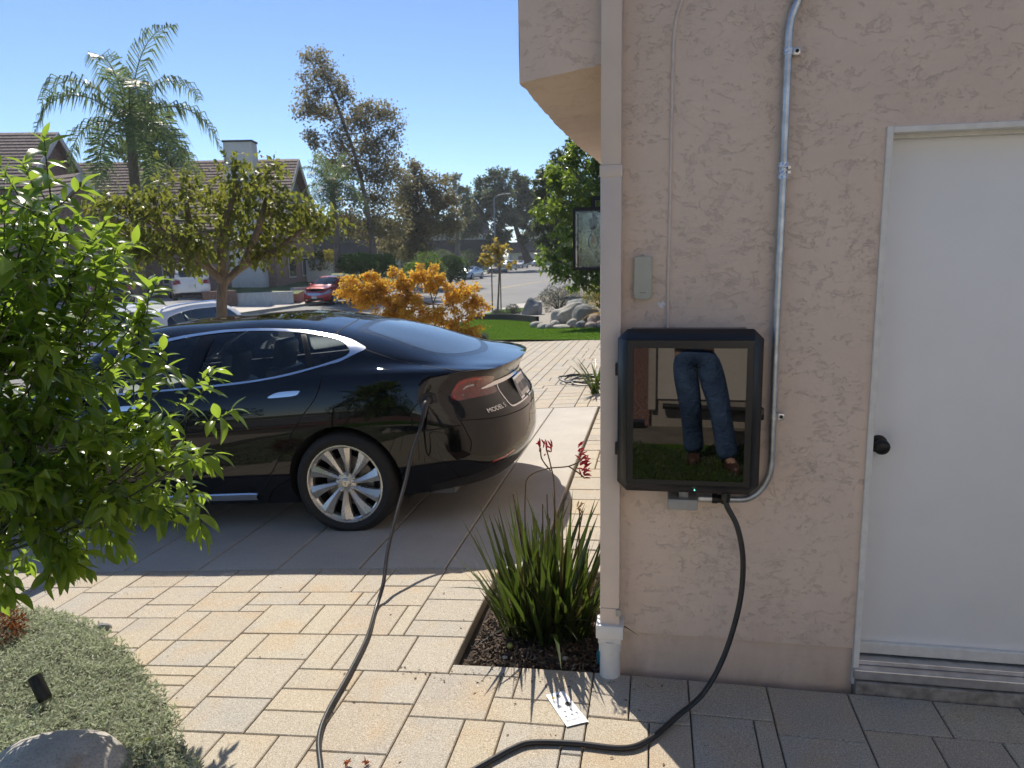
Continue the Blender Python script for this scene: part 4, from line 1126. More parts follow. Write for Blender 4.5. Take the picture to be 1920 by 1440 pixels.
# sill strip, plate outline, lamp details
ribbon(A, dens([(2.55,.062),(3.0,.062),(3.6,.062),(4.0,.062),(4.06,.06)]), .055, .012, 'sill_trim', M_CHROME2, sed, (-1,1), [(-.5,0),(-.42,.9),(0,1.1),(.42,.9),(.5,0)])
ribbon(A, dens([(6.0,.60),(5.99,.50),(5.995,.458),(6.028,.436),(6.12,.430),(6.405,.428)]), .010, .004, 'plate_surround', M_CHROME2, sp['centre_plate_recess'], (-1,1))
for sg in (-1,1):
    L = sp[('tail_lamp', sg)]
    ribbon(A, dens([(5.574,.575),(5.575,.635),(5.595,.674),(5.665,.690),(5.75,.684)]), .020, .0035, 'light_guide', M_REDB, L, (sg,))
    ribbon(A, dens([(5.635,.590),(5.637,.625),(5.66,.645),(5.71,.648)]), .012, .0035, 'reversing_lamp', M_CLEAR, L, (sg,))
    ribbon(A, dens([(5.73,.565),(5.722,.63),(5.715,.69)]), .004, .003, 'lamp_split', M_GAP, L, (sg,))
    ribbon(A, dens([(5.79,.61),(5.86,.62),(5.945,.630),(5.945,.605),(5.86,.604),(5.79,.608)], 4), .005, .0062, 'bar_edge', M_CHROME2, L, (sg,))
# number plate
pc = A.S([[ur[1], .51]])[0]
b = MB(); b.m = Matrix.Translation((pc[0]+.004, 0, .783)) @ Matrix.Rotation(R(-20), 4, 'Y'); b.box(-.004,.004,-.165,.165,-.085,.085,.002); pf = b.build('plate_frame', M_CHROME2, sed)
b = MB(); b.m = Matrix.Translation((pc[0]+.0105, 0, .7845)) @ Matrix.Rotation(R(-20), 4, 'Y'); b.box(-.002,.002,-.148,.148,-.066,.066,.001); np_ = b.build('number_plate', M_PLATE, sed)
b = MB(); b.m = Matrix.Translation((pc[0]+.0135, 0, .7855)) @ Matrix.Rotation(R(-20), 4, 'Y')
for k in range(7):
    y = -.125 + k*.038 + (.012 if k > 2 else 0)
    b.box(-.0005,.0005,y,y+.008,-.035,.030); b.box(-.0005,.0005,y+.014,y+.020,-.035,.030)
    b.box(-.0005,.0005,y+.0082,y+.0138,(-.01,.02,-.035)[k % 3],(.0,.03,-.025)[k % 3])
b.build('plate_characters', plain('plate_navy', (.05,.06,.12), .5), np_, kind='stuff')
# badge lettering, bent onto the tailgate
def text_mesh(txt, size):
    cu = bpy.data.curves.new('lettering', 'FONT'); cu.body = txt; cu.size = size; cu.extrude = 0.0; cu.resolution_u = 3
    o = bpy.data.objects.new('lettering', cu); COL.objects.link(o)
    dg = bpy.context.evaluated_depsgraph_get(); me = bpy.data.meshes.new_from_object(o.evaluated_get(dg))
    bpy.data.objects.remove(o); bpy.data.curves.remove(cu); return me
me = text_mesh('MODEL S', .038)
co = np.array([v.co[:] for v in me.vertices]); wx = co[:,0].max()
uvt = np.stack([5.735 + co[:,0]/wx*.205, .452 + co[:,1]], 1)
pt = A.S(uvt); nn_ = A.N(uvt); nn_ *= np.sign((nn_*[1,1,0]*pt).sum(1).mean())
pt = (pt + nn_*.004)*[1,-1,1]
for v, p in zip(me.vertices, pt): v.co = p
me.name = 'badge'; me.materials.clear(); link('badge', me, M_CHROME2, sed)
# mirrors
for sg in (-1,1):
    b = MB(); b.m = Matrix.Translation((-2.02, sg*1.03, 1.075)) @ Matrix.Rotation(R(8)*sg, 4, 'Z')
    b.box(-.05,.06,-.10,.10,-.055,.065,.035); o = b.build('door_mirror', M_PBLACK, sed, True)
    b = MB(); b.box(-2.06,-2.0,min(sg*.86,sg*.97),max(sg*.86,sg*.97),1.03,1.06,.008); b.build('mirror_arm', M_PBLACK, o, True)
# cabin
def seat(x, y, w=.50):
    b = MB(); b.m = Matrix.Translation((x, y, .42)); b.box(-.30,.22,-w/2,w/2,-.10,.08,.05); s1 = b.build('seat_cushion', M_SEAT, sed, True)
    b = MB(); b.m = Matrix.Translation((x+.20, y, .50)) @ Matrix.Rotation(R(16), 4, 'Y'); b.box(-.07,.06,-w/2,w/2,-.05,.52,.05); b.build('seat_back', M_SEAT, sed, True)
    b = MB(); b.m = Matrix.Translation((x+.20, y, .50)) @ Matrix.Rotation(R(14), 4, 'Y'); b.box(-.06,.05,-.15,.15,.48,.74,.05); b.build('head_restraint', M_SEAT, sed, True)
for y in (-.38,.38): seat(-1.35, y)
b = MB(); b.box(-.62,-.18,-.66,.66,.34,.50,.05); b.build('rear_bench', M_SEAT, sed, True)
b = MB(); b.m = Matrix.Translation((-.20,0,.5)) @ Matrix.Rotation(R(24),4,'Y'); b.box(-.07,.06,-.66,.66,-.05,.58,.05); b.build('rear_backrest', M_SEAT, sed, True)
for y in (-.42,0,.42):
    b = MB(); b.m = Matrix.Translation((-.02,y,.98)) @ Matrix.Rotation(R(18),4,'Y'); b.box(-.05,.05,-.13,.13,0,.17,.04); b.build('head_restraint', M_SEAT, sed, True)
b = MB(); b.box(-2.6,-2.0,-.80,.80,.62,.93,.08); b.build('dashboard', M_TRIMIN, sed, True)
b = MB(); b.box(-2.02,-1.99,-.16,.16,.78,1.02,.01); b.build('screen', M_PLASTIC, sed, True)
b = MB(); b.m = Matrix.Translation((-1.86,-.38,.86)) @ Matrix.Rotation(R(68),4,'Y'); pts = [(.18*math.cos(a),.18*math.sin(a),0) for a in np.linspace(0,2*math.pi,25)]; b.tube(pts,.015,8,False); b.build('steering_wheel', M_TRIMIN, sed, True)
b = MB(); b.box(-.05,.9,-.60,.60,.55,.98,.05); b.box(-2.5,.7,-.80,.80,.22,.30); b.build('cabin_floor', M_TRIMIN, sed)
b = MB(); b.box(-1.62,-1.58,-.02,.02,1.30,1.38); b.box(-1.60,-1.57,-.11,.11,1.25,1.32,.015); b.build('inside_mirror', M_PLASTIC, sed, True)
# ---------------------------------------------------------------- other cars
def gen_feats(d, style, paint, glass, lampm=None):
    suv = style == 'suv'
    def fa(A, ur, vr):
        T = vr[1]; k = A.ku
        uq = lambda x: float(A.inv([(x, .7)], XZ, (k[3], k[-4]), (0, T))[0][0])
        ax = d['axle']; f0, fb, rb, r1 = uq(ax[0]+.62), uq(ax[0]+1.62), 0, uq(-.02)
        u2 = uq(-.45); 
        fd = np.array([(f0,T+.001),(f0,.12),(fb,.12),(fb,T+.001)])
        rd = np.array([(fb,T+.001),(fb,.12),(u2,.12),(uq(-.30),.34),(r1,T*.8),(r1,T+.001)])
        out = {'front_door': (fd, paint, (-1,1), 0), 'rear_door': (rd, paint, (-1,1), 0)}
        ue, ue0 = ur[1], ur[0]
        out['tail_lamp'] = (np.array([(ue-.95,T*.66),(ue-.98,T*.96),(ue-.55,T*.93),(ue-.50,T*.70)]), M_REDB, (-1,1), .004)
        out['headlamp'] = (np.array([(ue0+.42,T*.62),(ue0+.46,T*.80),(ue0+.95,T*.98),(ue0+1.05,T*.92),(ue0+.80,T*.66)]), M_CLEAR, (-1,1), .004)
        out['centre_grille'] = (np.array([(ue0,T*.58),(ue0+.40,T*.60),(ue0+.44,T*.80),(ue0,T*.84)]), M_CHROME if suv else M_PLASTIC, (-1,1), .004)
        out['centre_lower_grille'] = (np.array([(ue0,T*.08),(ue0+.50,T*.08),(ue0+.58,T*.30),(ue0,T*.32)]), M_PLASTIC, (-1,1), .002)
        out['centre_rear_bumper_trim'] = (np.array([(ue-1.0,-.01),(ue-1.0,T*.13),(ue,T*.16),(ue,-.01)]), M_PLASTIC, (-1,1), .002)
        return out
    def fb(B, bu, bv):
        k = B.ku; C = bv[1]; v = B.kv; xs_ = [s_[0] for s_ in d['st']]
        ux = lambda x: float(np.interp(x, xs_ + [xs_[-1]+.2], k))
        if suv: xz = [(-2.02,.0),(-1.5,0),(-.9,0),(-.2,0),(.30,.02),(.50,.15),(.46,.60),(.28,.80),(-.2,.86),(-.9,.86),(-1.38,.82),(-1.72,.46)]
        else: xz = [(-2.15,0),(-1.5,0),(-.9,0),(-.4,.02),(0,.15),(.05,.4),(-.1,.72),(-.5,.84),(-.95,.86),(-1.4,.8),(-1.8,.42)]
        z0 = .20 if True else 0
        vv = lambda h: v[2] + .015 + (v[4]-v[2]-.03)*h
        ou = roundpoly([(ux(x), vv(h)) for x, h in xz], 3)
        b1, b2 = ux(-1.0), ux(-.02 if suv else -.35)
        fg = clip_half(ou, (b1-.03,0), (b1-.03,1)); rg = clip_half(clip_half(ou, (b1+.05,1), (b1+.05,0)), (b2-.02,0), (b2-.02,1)); qg = clip_half(ou, (b2+.03,1), (b2+.03,0))
        w0, w1 = (ux(-2.28), ux(-1.55)) if suv else (ux(-2.45), ux(-1.55))
        ws = np.array([(w0,C),(w0+.05,v[4]+.12),(w0+.16,v[4]-.02),(w1-.05,v[4]+.02),(w1,v[4]+.10),(w1+.02,C)])
        h0, h1 = (ux(.60), k[-1]-.10) if suv else (ux(.0), ux(.62))
        hg = np.array([(h0,C),(h0+.01,v[4]+.12),(h0+.04,v[4]+.03),(h1-.05,v[4]-.06),(h1,v[4]+.06),(h1+.01,C)])
        out = {'side_glass': (fg, glass, (-1,1), .001), 'side_glass#r': (rg, glass, (-1,1), .001)}
        if len(qg) > 2: out['quarter_glass'] = (qg, glass, (-1,1), .001)
        out['window_frame'] = (ou, M_PLASTIC2, (-1,1), 0)
        out['centre_windscreen'] = (ws, M_DARKG if not suv else glass, (1,), .001); out['centre_rear_glass'] = (hg, glass, (1,), .001)
        return out
    return dict(A=fa, B=fb)
def simple_car(style, label, paint, loc, ang, step=.16, glass=None, group=None, name='parked_car', rails=False, scale=1.0):
    d = SUV if style == 'suv' else SEDAN
    glass = glass or M_DARKG
    root, A, B, ur, vr, bu, bv, p = make_car(d, label, gen_feats(d, style, paint, glass), paint, loc, R(ang), 0, False, step, name, group=group)
    root.scale = (scale,)*3
    xr, xf = A.S([[ur[1], vr[1]*.55]])[0], A.S([[ur[0], vr[1]*.35]])[0]
    b = MB(); b.box(xr[0]+.004,xr[0]+.016,-.15,.15,xr[2]-.07,xr[2]+.07); b.build('number_plate', M_PLATE, root)
    b = MB(); b.box(xf[0]-.016,xf[0]-.004,-.15,.15,xf[2]-.05,xf[2]+.08); b.build('number_plate', M_PLATE, root)
    for sg in (-1,1):
        b = MB(); x = -2.0 if style != 'suv' else -1.85; z = 1.08 if style != 'suv' else 1.14
        b.box(x-.05,x+.05,min(sg*.88,sg*1.08),max(sg*.88,sg*1.08),z-.05,z+.07,.03); b.build('door_mirror', paint, root, True)
    if rails:
        for sg in (-1,1):
            b = MB(); pts = smoothpts([(-1.35,sg*.60,1.575),(-1.2,sg*.60,1.625),(-.4,sg*.60,1.635),(.30,sg*.59,1.60),(.45,sg*.58,1.545)], 5); b.tube(pts,.016,8); b.build('roof_rail', M_CHROME, root, True)
    b = MB(); b.box(-2.3,.4,-.70,.70,.62,.95); b.build('cabin_seats', M_SEAT, root)
    return root
M_PNAVY = m_paint('navy_car_paint', (.008,.014,.035)); M_PSILV = m_paint('silver_blue_paint', (.38,.44,.50), .5, .3); M_PGREY = m_paint('grey_car_paint', (.07,.08,.09), .3)
simple_car('suv', 'white compact SUV with roof rails parked at the near kerb behind the young street tree', M_PWHITE, (-8.95,12.0,RZ(12)), -90, .09, M_CGLASS, rails=True, name='white_suv')
simple_car('suv', 'red crossover with chrome grille parked at the far kerb facing the camera', M_PRED, (-19.75,45.0,RZ(45)), 90, .10, None, name='red_crossover', scale=1.03)
simple_car('suv', 'big white SUV with red tail lamps backed out of the far driveway', M_PWHITE, (-25.63,38.20,-0.55), -52, .10, None, rails=True, name='white_suv', scale=1.1)
simple_car('suv', 'navy blue van parked in front of the far left house', M_PNAVY, (-27.52,34.33,-0.70), -60, .16, None, name='navy_van', scale=1.15)
FARC = [('sedan','silver blue sedan parked behind the orange maple on the curving street',M_PSILV,-21.0+.35,82),('sedan','dark grey sedan parked behind the silver blue sedan',M_PGREY,-23.6+1.2,106),('suv','pale grey SUV behind the staked young tree far along the street',M_PSILV,-25.4+1.2,124),
        ('sedan','white sedan in the far row of parked cars',M_PWHITE,-26.2+1.2,140),('suv','blue grey SUV last in the far row of parked cars',M_PSILV,-27.2+3.0,156)]
for st_, lb, pm_, x_, y_ in FARC: simple_car(st_, lb, pm_, (x_, y_+3.5, RZ(y_)), 82, .22, None, name='distant_car', group='cars parked along the far kerb')
# covered car
t = NT('car_cover'); co = t.coord('Object')
M_COVER = t.done(t.bsdf(t.ramp(t.noise(co, 2, 3), [(.3,(.20,.23,.27)),(.7,(.32,.36,.41))]), .45, 0, t.bump(t.noise(co, 5, 4, .6, 1.0), .8, .12)))
nx_, ny_ = 40, 18; v = []; f = []
for i in range(nx_+1):
    for j in range(ny_+1):
        s_ = i/nx_*2-1; q = (j/ny_*2-1)
        top = .95*(1-abs(s_)**5) + .5*math.exp(-((s_-.05)/.42)**4)
        e = max(0, 1-abs(q)**4)
        z = max(.0, top*e**.5)*1.0
        v.append((s_*2.4 + .05*math.sin(9*q), q*1.0 + .05*math.sin(7*s_), z + .03*math.sin(11*s_+5*q)*(z > .05)))
for i in range(nx_):
    for j in range(ny_): f.append((i*(ny_+1)+j, i*(ny_+1)+j+1, (i+1)*(ny_+1)+j+1, (i+1)*(ny_+1)+j))
o = link('covered_car', mesh('covered_car', v, f, True), M_COVER); o.location = (-29.33,59.13,-0.57); o.location.z -= .1; o.rotation_euler = (0,0,R(-25)); tag(o, 'car under a crumpled grey blue cover behind the red crossover', 'covered car')
# ================================================================ PLANTS
def unit(a): return a/np.maximum(np.linalg.norm(a, axis=-1, keepdims=True), 1e-9)
def frames(d, up=None):
    """side and normal for leaf axes d; normals lean to `up`"""
    n = len(d); up = np.tile([0,0,1.0], (n,1)) if up is None else up
    s = np.cross(d, up); bad = np.linalg.norm(s, axis=1) < 1e-4; s[bad] = [1,0,0]
    s = unit(s); return s, unit(np.cross(s, d))
def leaf_verts(P, d, s, nrm, L, Wd, fold=.25, droop=.2):
    """five-point folded leaves"""
    L = L[:,None]; Wd = Wd[:,None]
    b = P; m = P + d*L*.5 ; t_ = P + d*L - nrm*L*droop
    l = P + d*L*.45 + s*Wd*.5 + nrm*Wd*fold; r = P + d*L*.45 - s*Wd*.5 + nrm*Wd*fold
    V = np.stack([b, m, t_, l, r], 1); n = len(P); i = (np.arange(n)*5)[:,None,None]
    F = i + np.array([[0,1,3],[1,2,3],[0,4,1],[1,4,2]])[None]
    return V.reshape(-1,3), F.reshape(-1,3)
def leaf_cloud(name, P, d, L, Wd, mat, parent, fold=.25, droop=.2, kind=None, tilt=.6, rg=None):
    rg = rg or rng
    up = unit(np.tile([0,0,1.0], (len(P),1)) + rg.normal(0, tilt, (len(P),3)))
    s, nrm = frames(d, up); V, F = leaf_verts(P, d, s, nrm, L, Wd, fold, droop)
    return link(name, mesh(name, V, F), mat, parent, kind)
def m_bark(name, a, b, scale=12):
    t = NT(name); co = t.coord('Object', (1,1,.25)); n = t.noise(co, scale, 6, .65); return t.done(t.bsdf(t.ramp(n, [(.3,a),(.7,b)]), .9, 0, t.bump(n, .8, .02)))
M_BARK = m_bark('grey_bark', (.09,.07,.055), (.20,.165,.13))
M_BARKD = m_bark('dark_bark', (.045,.035,.028), (.11,.085,.065))
def tree(name, label, trunk, r0, r1, clumps, nleaf, ll, mat, bark=None, group=None, twigs=9, spread=.38, lw=.55, sub=None, cat='tree', droop=.25, seed=1, up=.35, tilt=.8, twr=.006, limbs=True, forks=()):
    """trunk: points from the ground up; clumps: (centre, radius)"""
    rg = np.random.default_rng(seed); base = Vector(trunk[0]); bark = bark or M_BARK
    root = thing(name, label, cat, base, 0, group)
    tp = smoothpts([Vector(p)-base for p in trunk], 5); n = len(tp)
    tb = MB(); tb.tube(tp, [r0 + (r1-r0)*(i/(n-1))**.8 + .35*r0*math.exp(-i*1.2) for i in range(n)], 10); tb.build('trunk', bark, root, True, 60)
    P = []; D = []; br = MB()
    for fk in forks:
        fp = smoothpts([Vector(p)-base for p in fk], 5); br.tube(fp, [r1*(1-.55*i/(len(fp)-1)) for i in range(len(fp))], 8); tp = tp + fp[2:]
    tot = sum(r**2 for _, r in clumps)
    for c, r in clumps:
        c = np.array(c) - np.array(base); k = max(20, int(nleaf*r**2/tot))
        # limb from the closest lower trunk point
        cand = [q for q in tp if q.z < c[2]-.25*r] or [tp[0]]
        s0 = min(cand, key=lambda q: (Vector(c)-q).length)
        mid = (np.array(s0) + c)/2 + np.array([0,0,-.12*np.linalg.norm(c-np.array(s0))]) + rg.normal(0,.1*r,3)
        lim = smoothpts([s0, mid, c + [0,0,.15*r]], 5)
        rr0 = min(r1*.8, .016*np.linalg.norm(c-np.array(s0))+twr)
        if limbs: br.tube(lim, [rr0 + (max(twr*1.6, rr0*.25)-rr0)*i/(len(lim)-1) for i in range(len(lim))], 7)
        ends = unit(rg.normal(0,1,(twigs,3)) + [0,0,up])*r*rg.uniform(.65,1.1,(twigs,1)) * [1,1,.85]
        for e in ends:
            a0 = np.array(lim[rg.integers(len(lim)//2, len(lim))]); tw = smoothpts([a0, (a0+c+e)/2 + rg.normal(0,.1*r,3), c+e], 4)
            br.tube(tw, [twr*1.4 + (twr*.5-twr*1.4)*i/(len(tw)-1) for i in range(len(tw))], 5, False)
            kk = max(2, int(k/twigs)); t_ = rg.uniform(.25,1.08,kk)**.7
            arr = np.array([q[:] for q in tw]); idx = np.clip(t_*(len(tw)-1), 0, len(tw)-1.001); i0 = idx.astype(int); fr_ = (idx-i0)[:,None]
            p = arr[i0]*(1-fr_) + arr[i0+1]*fr_ + rg.normal(0, spread*r*.28, (kk,3))*[1,1,.8]
            P.append(p); D.append(unit(rg.normal(0,.7,(kk,3)) + unit(e[None])*.6 + [0,0,-droop]))
    br.build('branches', bark, root, True, 60, fix=False, kind='stuff') if True else None
    P = np.concatenate(P); D = np.concatenate(D); N_ = len(P)
    L = ll*rg.uniform(.65,1.25,N_)
    leaf_cloud('crown', P, D, L, L*lw, mat, root, .2, .2, 'stuff', tilt, rg)
    return root

# ---------------------------------------------------------------- leafy bush at the left edge
def big_leaf(L, Wd, curl, seed):
    rg = random.Random(seed); n = 7; v = []; f = []
    wave = rg.uniform(0,6)
    for i in range(n):
        t_ = i/(n-1); w = Wd*.5*(math.sin(math.pi*min(1,t_*.96+.03)**.85)**.9 if t_ < 1 else 0.0)
        x = L*t_; z = -curl*L*t_*t_
        for e in (-1,-.5,0,.5,1):
            v.append((x, e*w, z + abs(e)*w*.30 + .02*L*math.sin(wave+5*t_)*abs(e)))
    for i in range(n-1):
        for j in range(4): f.append((i*5+j, (i+1)*5+j, (i+1)*5+j+1, i*5+j+1))
    return np.array(v), np.array(f)
HB = [(0,(.042,.088,.014)),(.45,(.068,.130,.018)),(.8,(.105,.18,.022)),(1,(.17,.26,.028))]
M_BLEAF = leafmat('glossy_leaf', (.03,.065,.012), (.09,.155,.02), .28, .46, (.58,.82,.08), True, HB)
M_BLEAFS = leafmat('glossy_leaf_mass', (.03,.065,.012), (.09,.155,.02), .28, .46, (.58,.82,.08), False, HB)
M_STEM = plain('green_stem', (.06,.075,.025), .6, 0, .2, 30)
BB = Vector((-3.0, 2.30, -.14))
bush = thing('leafy_bush', 'bright green leafy bush overhanging the paving beside the black sedan', 'bush', BB)
variants = []
for k in range(6):
    v, f = big_leaf(1.0, .36 + .03*(k % 3), .18 + .07*k, k); me = mesh('leaf', v, f, True); me.materials.append(M_BLEAF); variants.append((me, v, f))
bcl = [((-2.10,2.21,1.86),1),((-2.10,2.37,1.82),1),((-2.13,2.25,1.78),1),((-2.07,2.43,1.68),1),((-2.16,2.36,1.59),1),((-1.89,2.31,1.59),1),((-2.07,2.11,1.53),1),((-2.01,2.59,1.50),1),((-2.01,2.29,1.42),1),((-2.11,2.19,1.32),0),((-2.12,2.59,1.30),1),((-1.85,2.54,1.23),1),((-1.99,2.61,1.39),1),((-1.87,2.52,1.13),0),((-1.81,2.65,1.10),1),((-2.03,2.22,1.17),0),((-2.03,2.47,1.09),0),((-1.92,2.68,0.96),0),((-2.22,2.25,1.04),0),((-2.15,2.44,0.97),0),((-1.91,2.44,0.95),0),((-1.65,2.34,0.98),0),((-2.05,2.28,0.89),-1),((-1.87,2.28,0.91),-1),((-2.30,2.37,1.92),1),((-2.18,2.40,1.88),1),((-2.12,2.56,1.80),1),((-2.18,2.21,1.65),1),((-2.32,2.30,1.19),0),((-2.26,2.16,1.74),1),((-2.43,2.26,1.50),1),((-2.43,2.23,1.20),0),((-2.14,1.91,1.03),0),((-2.16,1.91,0.83),-1)]
bstem = MB(); leaves = []
rb = random.Random(21)
hub = [BB + Vector((.10,-.02,.40)), BB + Vector((.30,.02,.68)), BB + Vector((.06,.12,.95))]
for h in hub: bstem.tube([q - BB for q in smoothpts([BB, (BB+h)/2 + Vector((rb.uniform(-.05,.05),0,0)), h], 4)], [.018,.017,.016,.015,.014,.013,.012,.011,.010], 8)
for (c, upw) in bcl:
    c = Vector(c)
    h = min(hub, key=lambda q: (q-c).length)
    mid = (h+c)/2 + Vector((0, rb.uniform(-.05,.05), -.06))
    bp = smoothpts([h, mid, c], 5); nb = len(bp)
    bstem.tube([q-BB for q in bp], [.007 - .004*i/(nb-1) for i in range(nb)], 6, False)
    for k in range(10):
        st = bp[rb.randint(nb//2, nb-1)] + Vector((rb.gauss(0,.045), rb.gauss(0,.05), rb.gauss(0,.045)))
        dr = Vector((rb.gauss(.18,.55), rb.gauss(0,.50), rb.gauss(.15,.45) + upw*.75)).normalized()
        ln_ = rb.uniform(.11,.24)*(1.15 if upw == 1 else 1); bend = Vector((rb.gauss(0,.25), rb.gauss(0,.25), .25 if upw == 1 else -.35))
        sp_ = smoothpts([st, st + dr*ln_*.5, st + (dr + bend*.4).normalized()*ln_], 4)
        bstem.tube([q-BB for q in sp_], [.0035 - .0022*i/(len(sp_)-1) for i in range(len(sp_))], 5, False)
        nl = int(ln_/.016); ax0 = rb.uniform(0,6)
        for q in range(nl):
            t_ = .12 + .88*(q+1)/nl; fi = t_*(len(sp_)-1); i0 = min(int(fi), len(sp_)-2)
            p = sp_[i0].lerp(sp_[i0+1], fi-i0); tan = (sp_[i0+1]-sp_[i0]).normalized()
            s1 = tan.orthogonal().normalized(); rot = Quaternion(tan, ax0 + q*2.4)
            side = rot @ s1; op = .95 - .55*t_**2
            dl = (tan*(1-op*.75) + side*op + Vector((0,0,-.12))).normalized()
            L = rb.uniform(.060,.108)*(1 if t_ < .85 else .78)
            leaves.append((p, dl, L, t_))
bstem.build('stems', M_STEM, bush, True, 60, fix=False, kind='stuff')
def leaf_mat4(p, d, L, k):
    r2 = random.Random(k); up = (Vector((0,0,1)) + Vector((r2.gauss(0,.35), r2.gauss(0,.35), 0))).normalized()
    s = up.cross(d); s = s.normalized() if s.length > 1e-3 else Vector((0,1,0)); n = d.cross(s)
    M = Matrix((d*L, s*L, n*L)).transposed().to_4x4(); M.translation = p; return M
camp = Vector((0,0,1.70))
def onscreen(p):
    q = p - camp; z = q.dot(_F); return z > .1 and -960 < 1400*q.dot(_Rt)/z < 960
order = sorted(range(len(leaves)), key=lambda i: -(leaves[i][2]/(leaves[i][0]-camp).length)*(1 if onscreen(leaves[i][0]) else .01))
LV, LF, nb = [], [], 0
for rank, i in enumerate(order):
    p, dl, L, t_ = leaves[i]; me, v, f = variants[i % 6]; M = leaf_mat4(p - BB, dl, L, i)
    if rank < 299:
        o = link('leaf', me, None, bush); o.matrix_local = M
    else:
        A4 = np.array(M); LV.append(v @ A4[:3,:3].T + A4[:3,3]); LF.append(f + nb); nb += len(v)
link('leaf_mass', mesh('leaf_mass', np.concatenate(LV), np.concatenate(LF), True), M_BLEAFS, bush, 'stuff')

# ---------------------------------------------------------------- ground cover, boulder, garden spotlight
gcp = [(-4.3,3.35),(-3.6,3.30),(-3.2,3.25),(-2.88,3.14),(-2.475,2.90),(-2.134,2.64),(-1.862,2.42),(-1.74,2.28),(-1.52,2.07),(-1.40,1.80),(-1.5,1.35),(-1.9,.9),(-3.0,.6),(-4.3,.6)]
gpoly = roundpoly(gcp, 4)
def gch(x, y):
    d = np.min(np.hypot(gpoly[:,0]-x, gpoly[:,1]-y)); return G(x, y) + .05*min(1, d/.25)**.6 + .02*math.sin(5*x+2*y)*math.sin(6*y)*min(1, d/.4)
pts = [tuple(q) for q in gpoly]
xy = np.stack([rng.uniform(-4.4,-1.3,9000), rng.uniform(.55,3.4,9000)], 1); xy = xy[inpoly(xy, gpoly)][:2600]
r_ = delaunay_2d_cdt([Vector(q) for q in np.vstack([gpoly, xy])], [(i, (i+1) % len(gpoly)) for i in range(len(gpoly))], [], 1, 1e-6)
v = [(q[0], q[1], gch(q[0], q[1]) - .012) for q in r_[0]]
M_GCSOIL = m_soil('groundcover_soil', (.08,.09,.05), (.16,.165,.10), 30, .8)
gb = link('planting_mound', mesh('planting_mound', v, [tuple(q) for q in r_[2]], True), M_GCSOIL, None, 'structure')
M_GC = leafmat('grey_green_tufts', (.12,.15,.085), (.34,.37,.26), .6, .40, (.62,.70,.44), False, [(0,(.22,.26,.14)),(.4,(.38,.43,.27)),(.75,(.52,.56,.39)),(.93,(.64,.67,.54)),(1,(.40,.33,.25))])
n = 64000
xy = np.stack([rng.uniform(-4.0,-1.35,n*2), rng.uniform(1.2,3.4,n*2)], 1); xy = xy[inpoly(xy, roundpoly([(a*1.0+.02, b_+.0) for a, b_ in gcp], 4))][:n]
# clumps make a lumpy, tufted surface
tuf = rng.uniform(0,1,(2600,2))*[2.65,2.2] + [-4.0,1.2]
k = rng.integers(0, len(tuf), len(xy)); near_ = tuf[k] + rng.normal(0,.022,(len(xy),2)); mix_ = rng.uniform(0,1,len(xy)) < .7
xy2 = np.where(mix_[:,None], near_, xy); xy2 = xy2[inpoly(xy2, gpoly)]
zz = np.array([gch(a, b_) for a, b_ in xy2]); P = np.column_stack([xy2, zz - .004 + rng.uniform(0,.018,len(xy2))])
D = unit(rng.normal(0,.85,(len(P),3))*[1,1,.4] + [0,0,.75]); L = rng.uniform(.012,.030,len(P))
leaf_cloud('ground_cover', P, D, L, L*.30, M_GC, gb, .2, .25, 'stuff', .9)
def m_rock(name, a, b, c, sc=6):
    t = NT(name); co = t.coord('Object'); n1 = t.noise(co, sc, 7, .65); n2 = t.noise(co, sc*.35, 3); n3 = t.noise(co, sc*14, 4)
    col = t.ramp(n1, [(.3,a),(.7,b)]); col = t.mix(t.ramp(n2, [(.52,0),(.62,.8)]), col, c); col = t.mix(t.ramp(n3, [(.35,.5),(.5,0)]), col, tuple(q*.5 for q in a))
    return t.done(t.bsdf(col, .85, 0, t.bump(t.math('ADD', n1, t.math('MULTIPLY', n3, .3)), .7, .03)))
M_ROCKT = m_rock('tan_rock', (.36,.34,.30), (.56,.53,.47), (.40,.25,.12), 9)
M_ROCKG = m_rock('grey_rock', (.16,.165,.165), (.34,.34,.32), (.30,.27,.22), 3)
M_ROCKW = m_rock('pale_cobble', (.34,.32,.28), (.52,.49,.43), (.42,.35,.27), 4)
M_ROCKR = m_rock('reddish_cobble', (.22,.16,.13), (.36,.28,.23), (.42,.36,.30), 4)
def rock(name, label, loc, sx, sy, sz, mat, seed, rough=.16, cat='rock', group=None, ang=0.0, flat=0.0):
    rg = random.Random(seed); bm = bmesh.new(); bmesh.ops.create_icosphere(bm, subdivisions=4, radius=1)
    dirs = [(Vector((rg.gauss(0,1), rg.gauss(0,1), rg.gauss(0,.8))).normalized(), rg.uniform(.62,.95)) for _ in range(7 if flat else 0)]
    ph = [rg.uniform(0,6) for _ in range(9)]
    for q in bm.verts:
        p = q.co.copy()
        s = 1 + rough*(.5*math.sin(2.1*p.x+ph[0])*math.sin(2.3*p.y+ph[1]) + .35*math.sin(4.2*p.z+ph[2])*math.sin(3.7*p.x+ph[3]) + .2*math.sin(8*p.y+ph[4])*math.sin(7*p.z+ph[5]) + .08*math.sin(17*p.x+ph[6])*math.sin(15*p.y+ph[7]))
        for dn, lim in dirs:
            h = p.dot(dn)*s
            if h > lim: p = p - dn*(h-lim)*flat
        q.co = Vector((p.x*s*sx, p.y*s*sy, p.z*s*sz))
    me = bpy.data.meshes.new(name); bm.to_mesh(me); bm.free(); me.polygons.foreach_set('use_smooth', [True]*len(me.polygons))
    o = link(name, me, mat); o.location = loc; o.rotation_euler = (0,0,ang); return tag(o, label, cat, group)
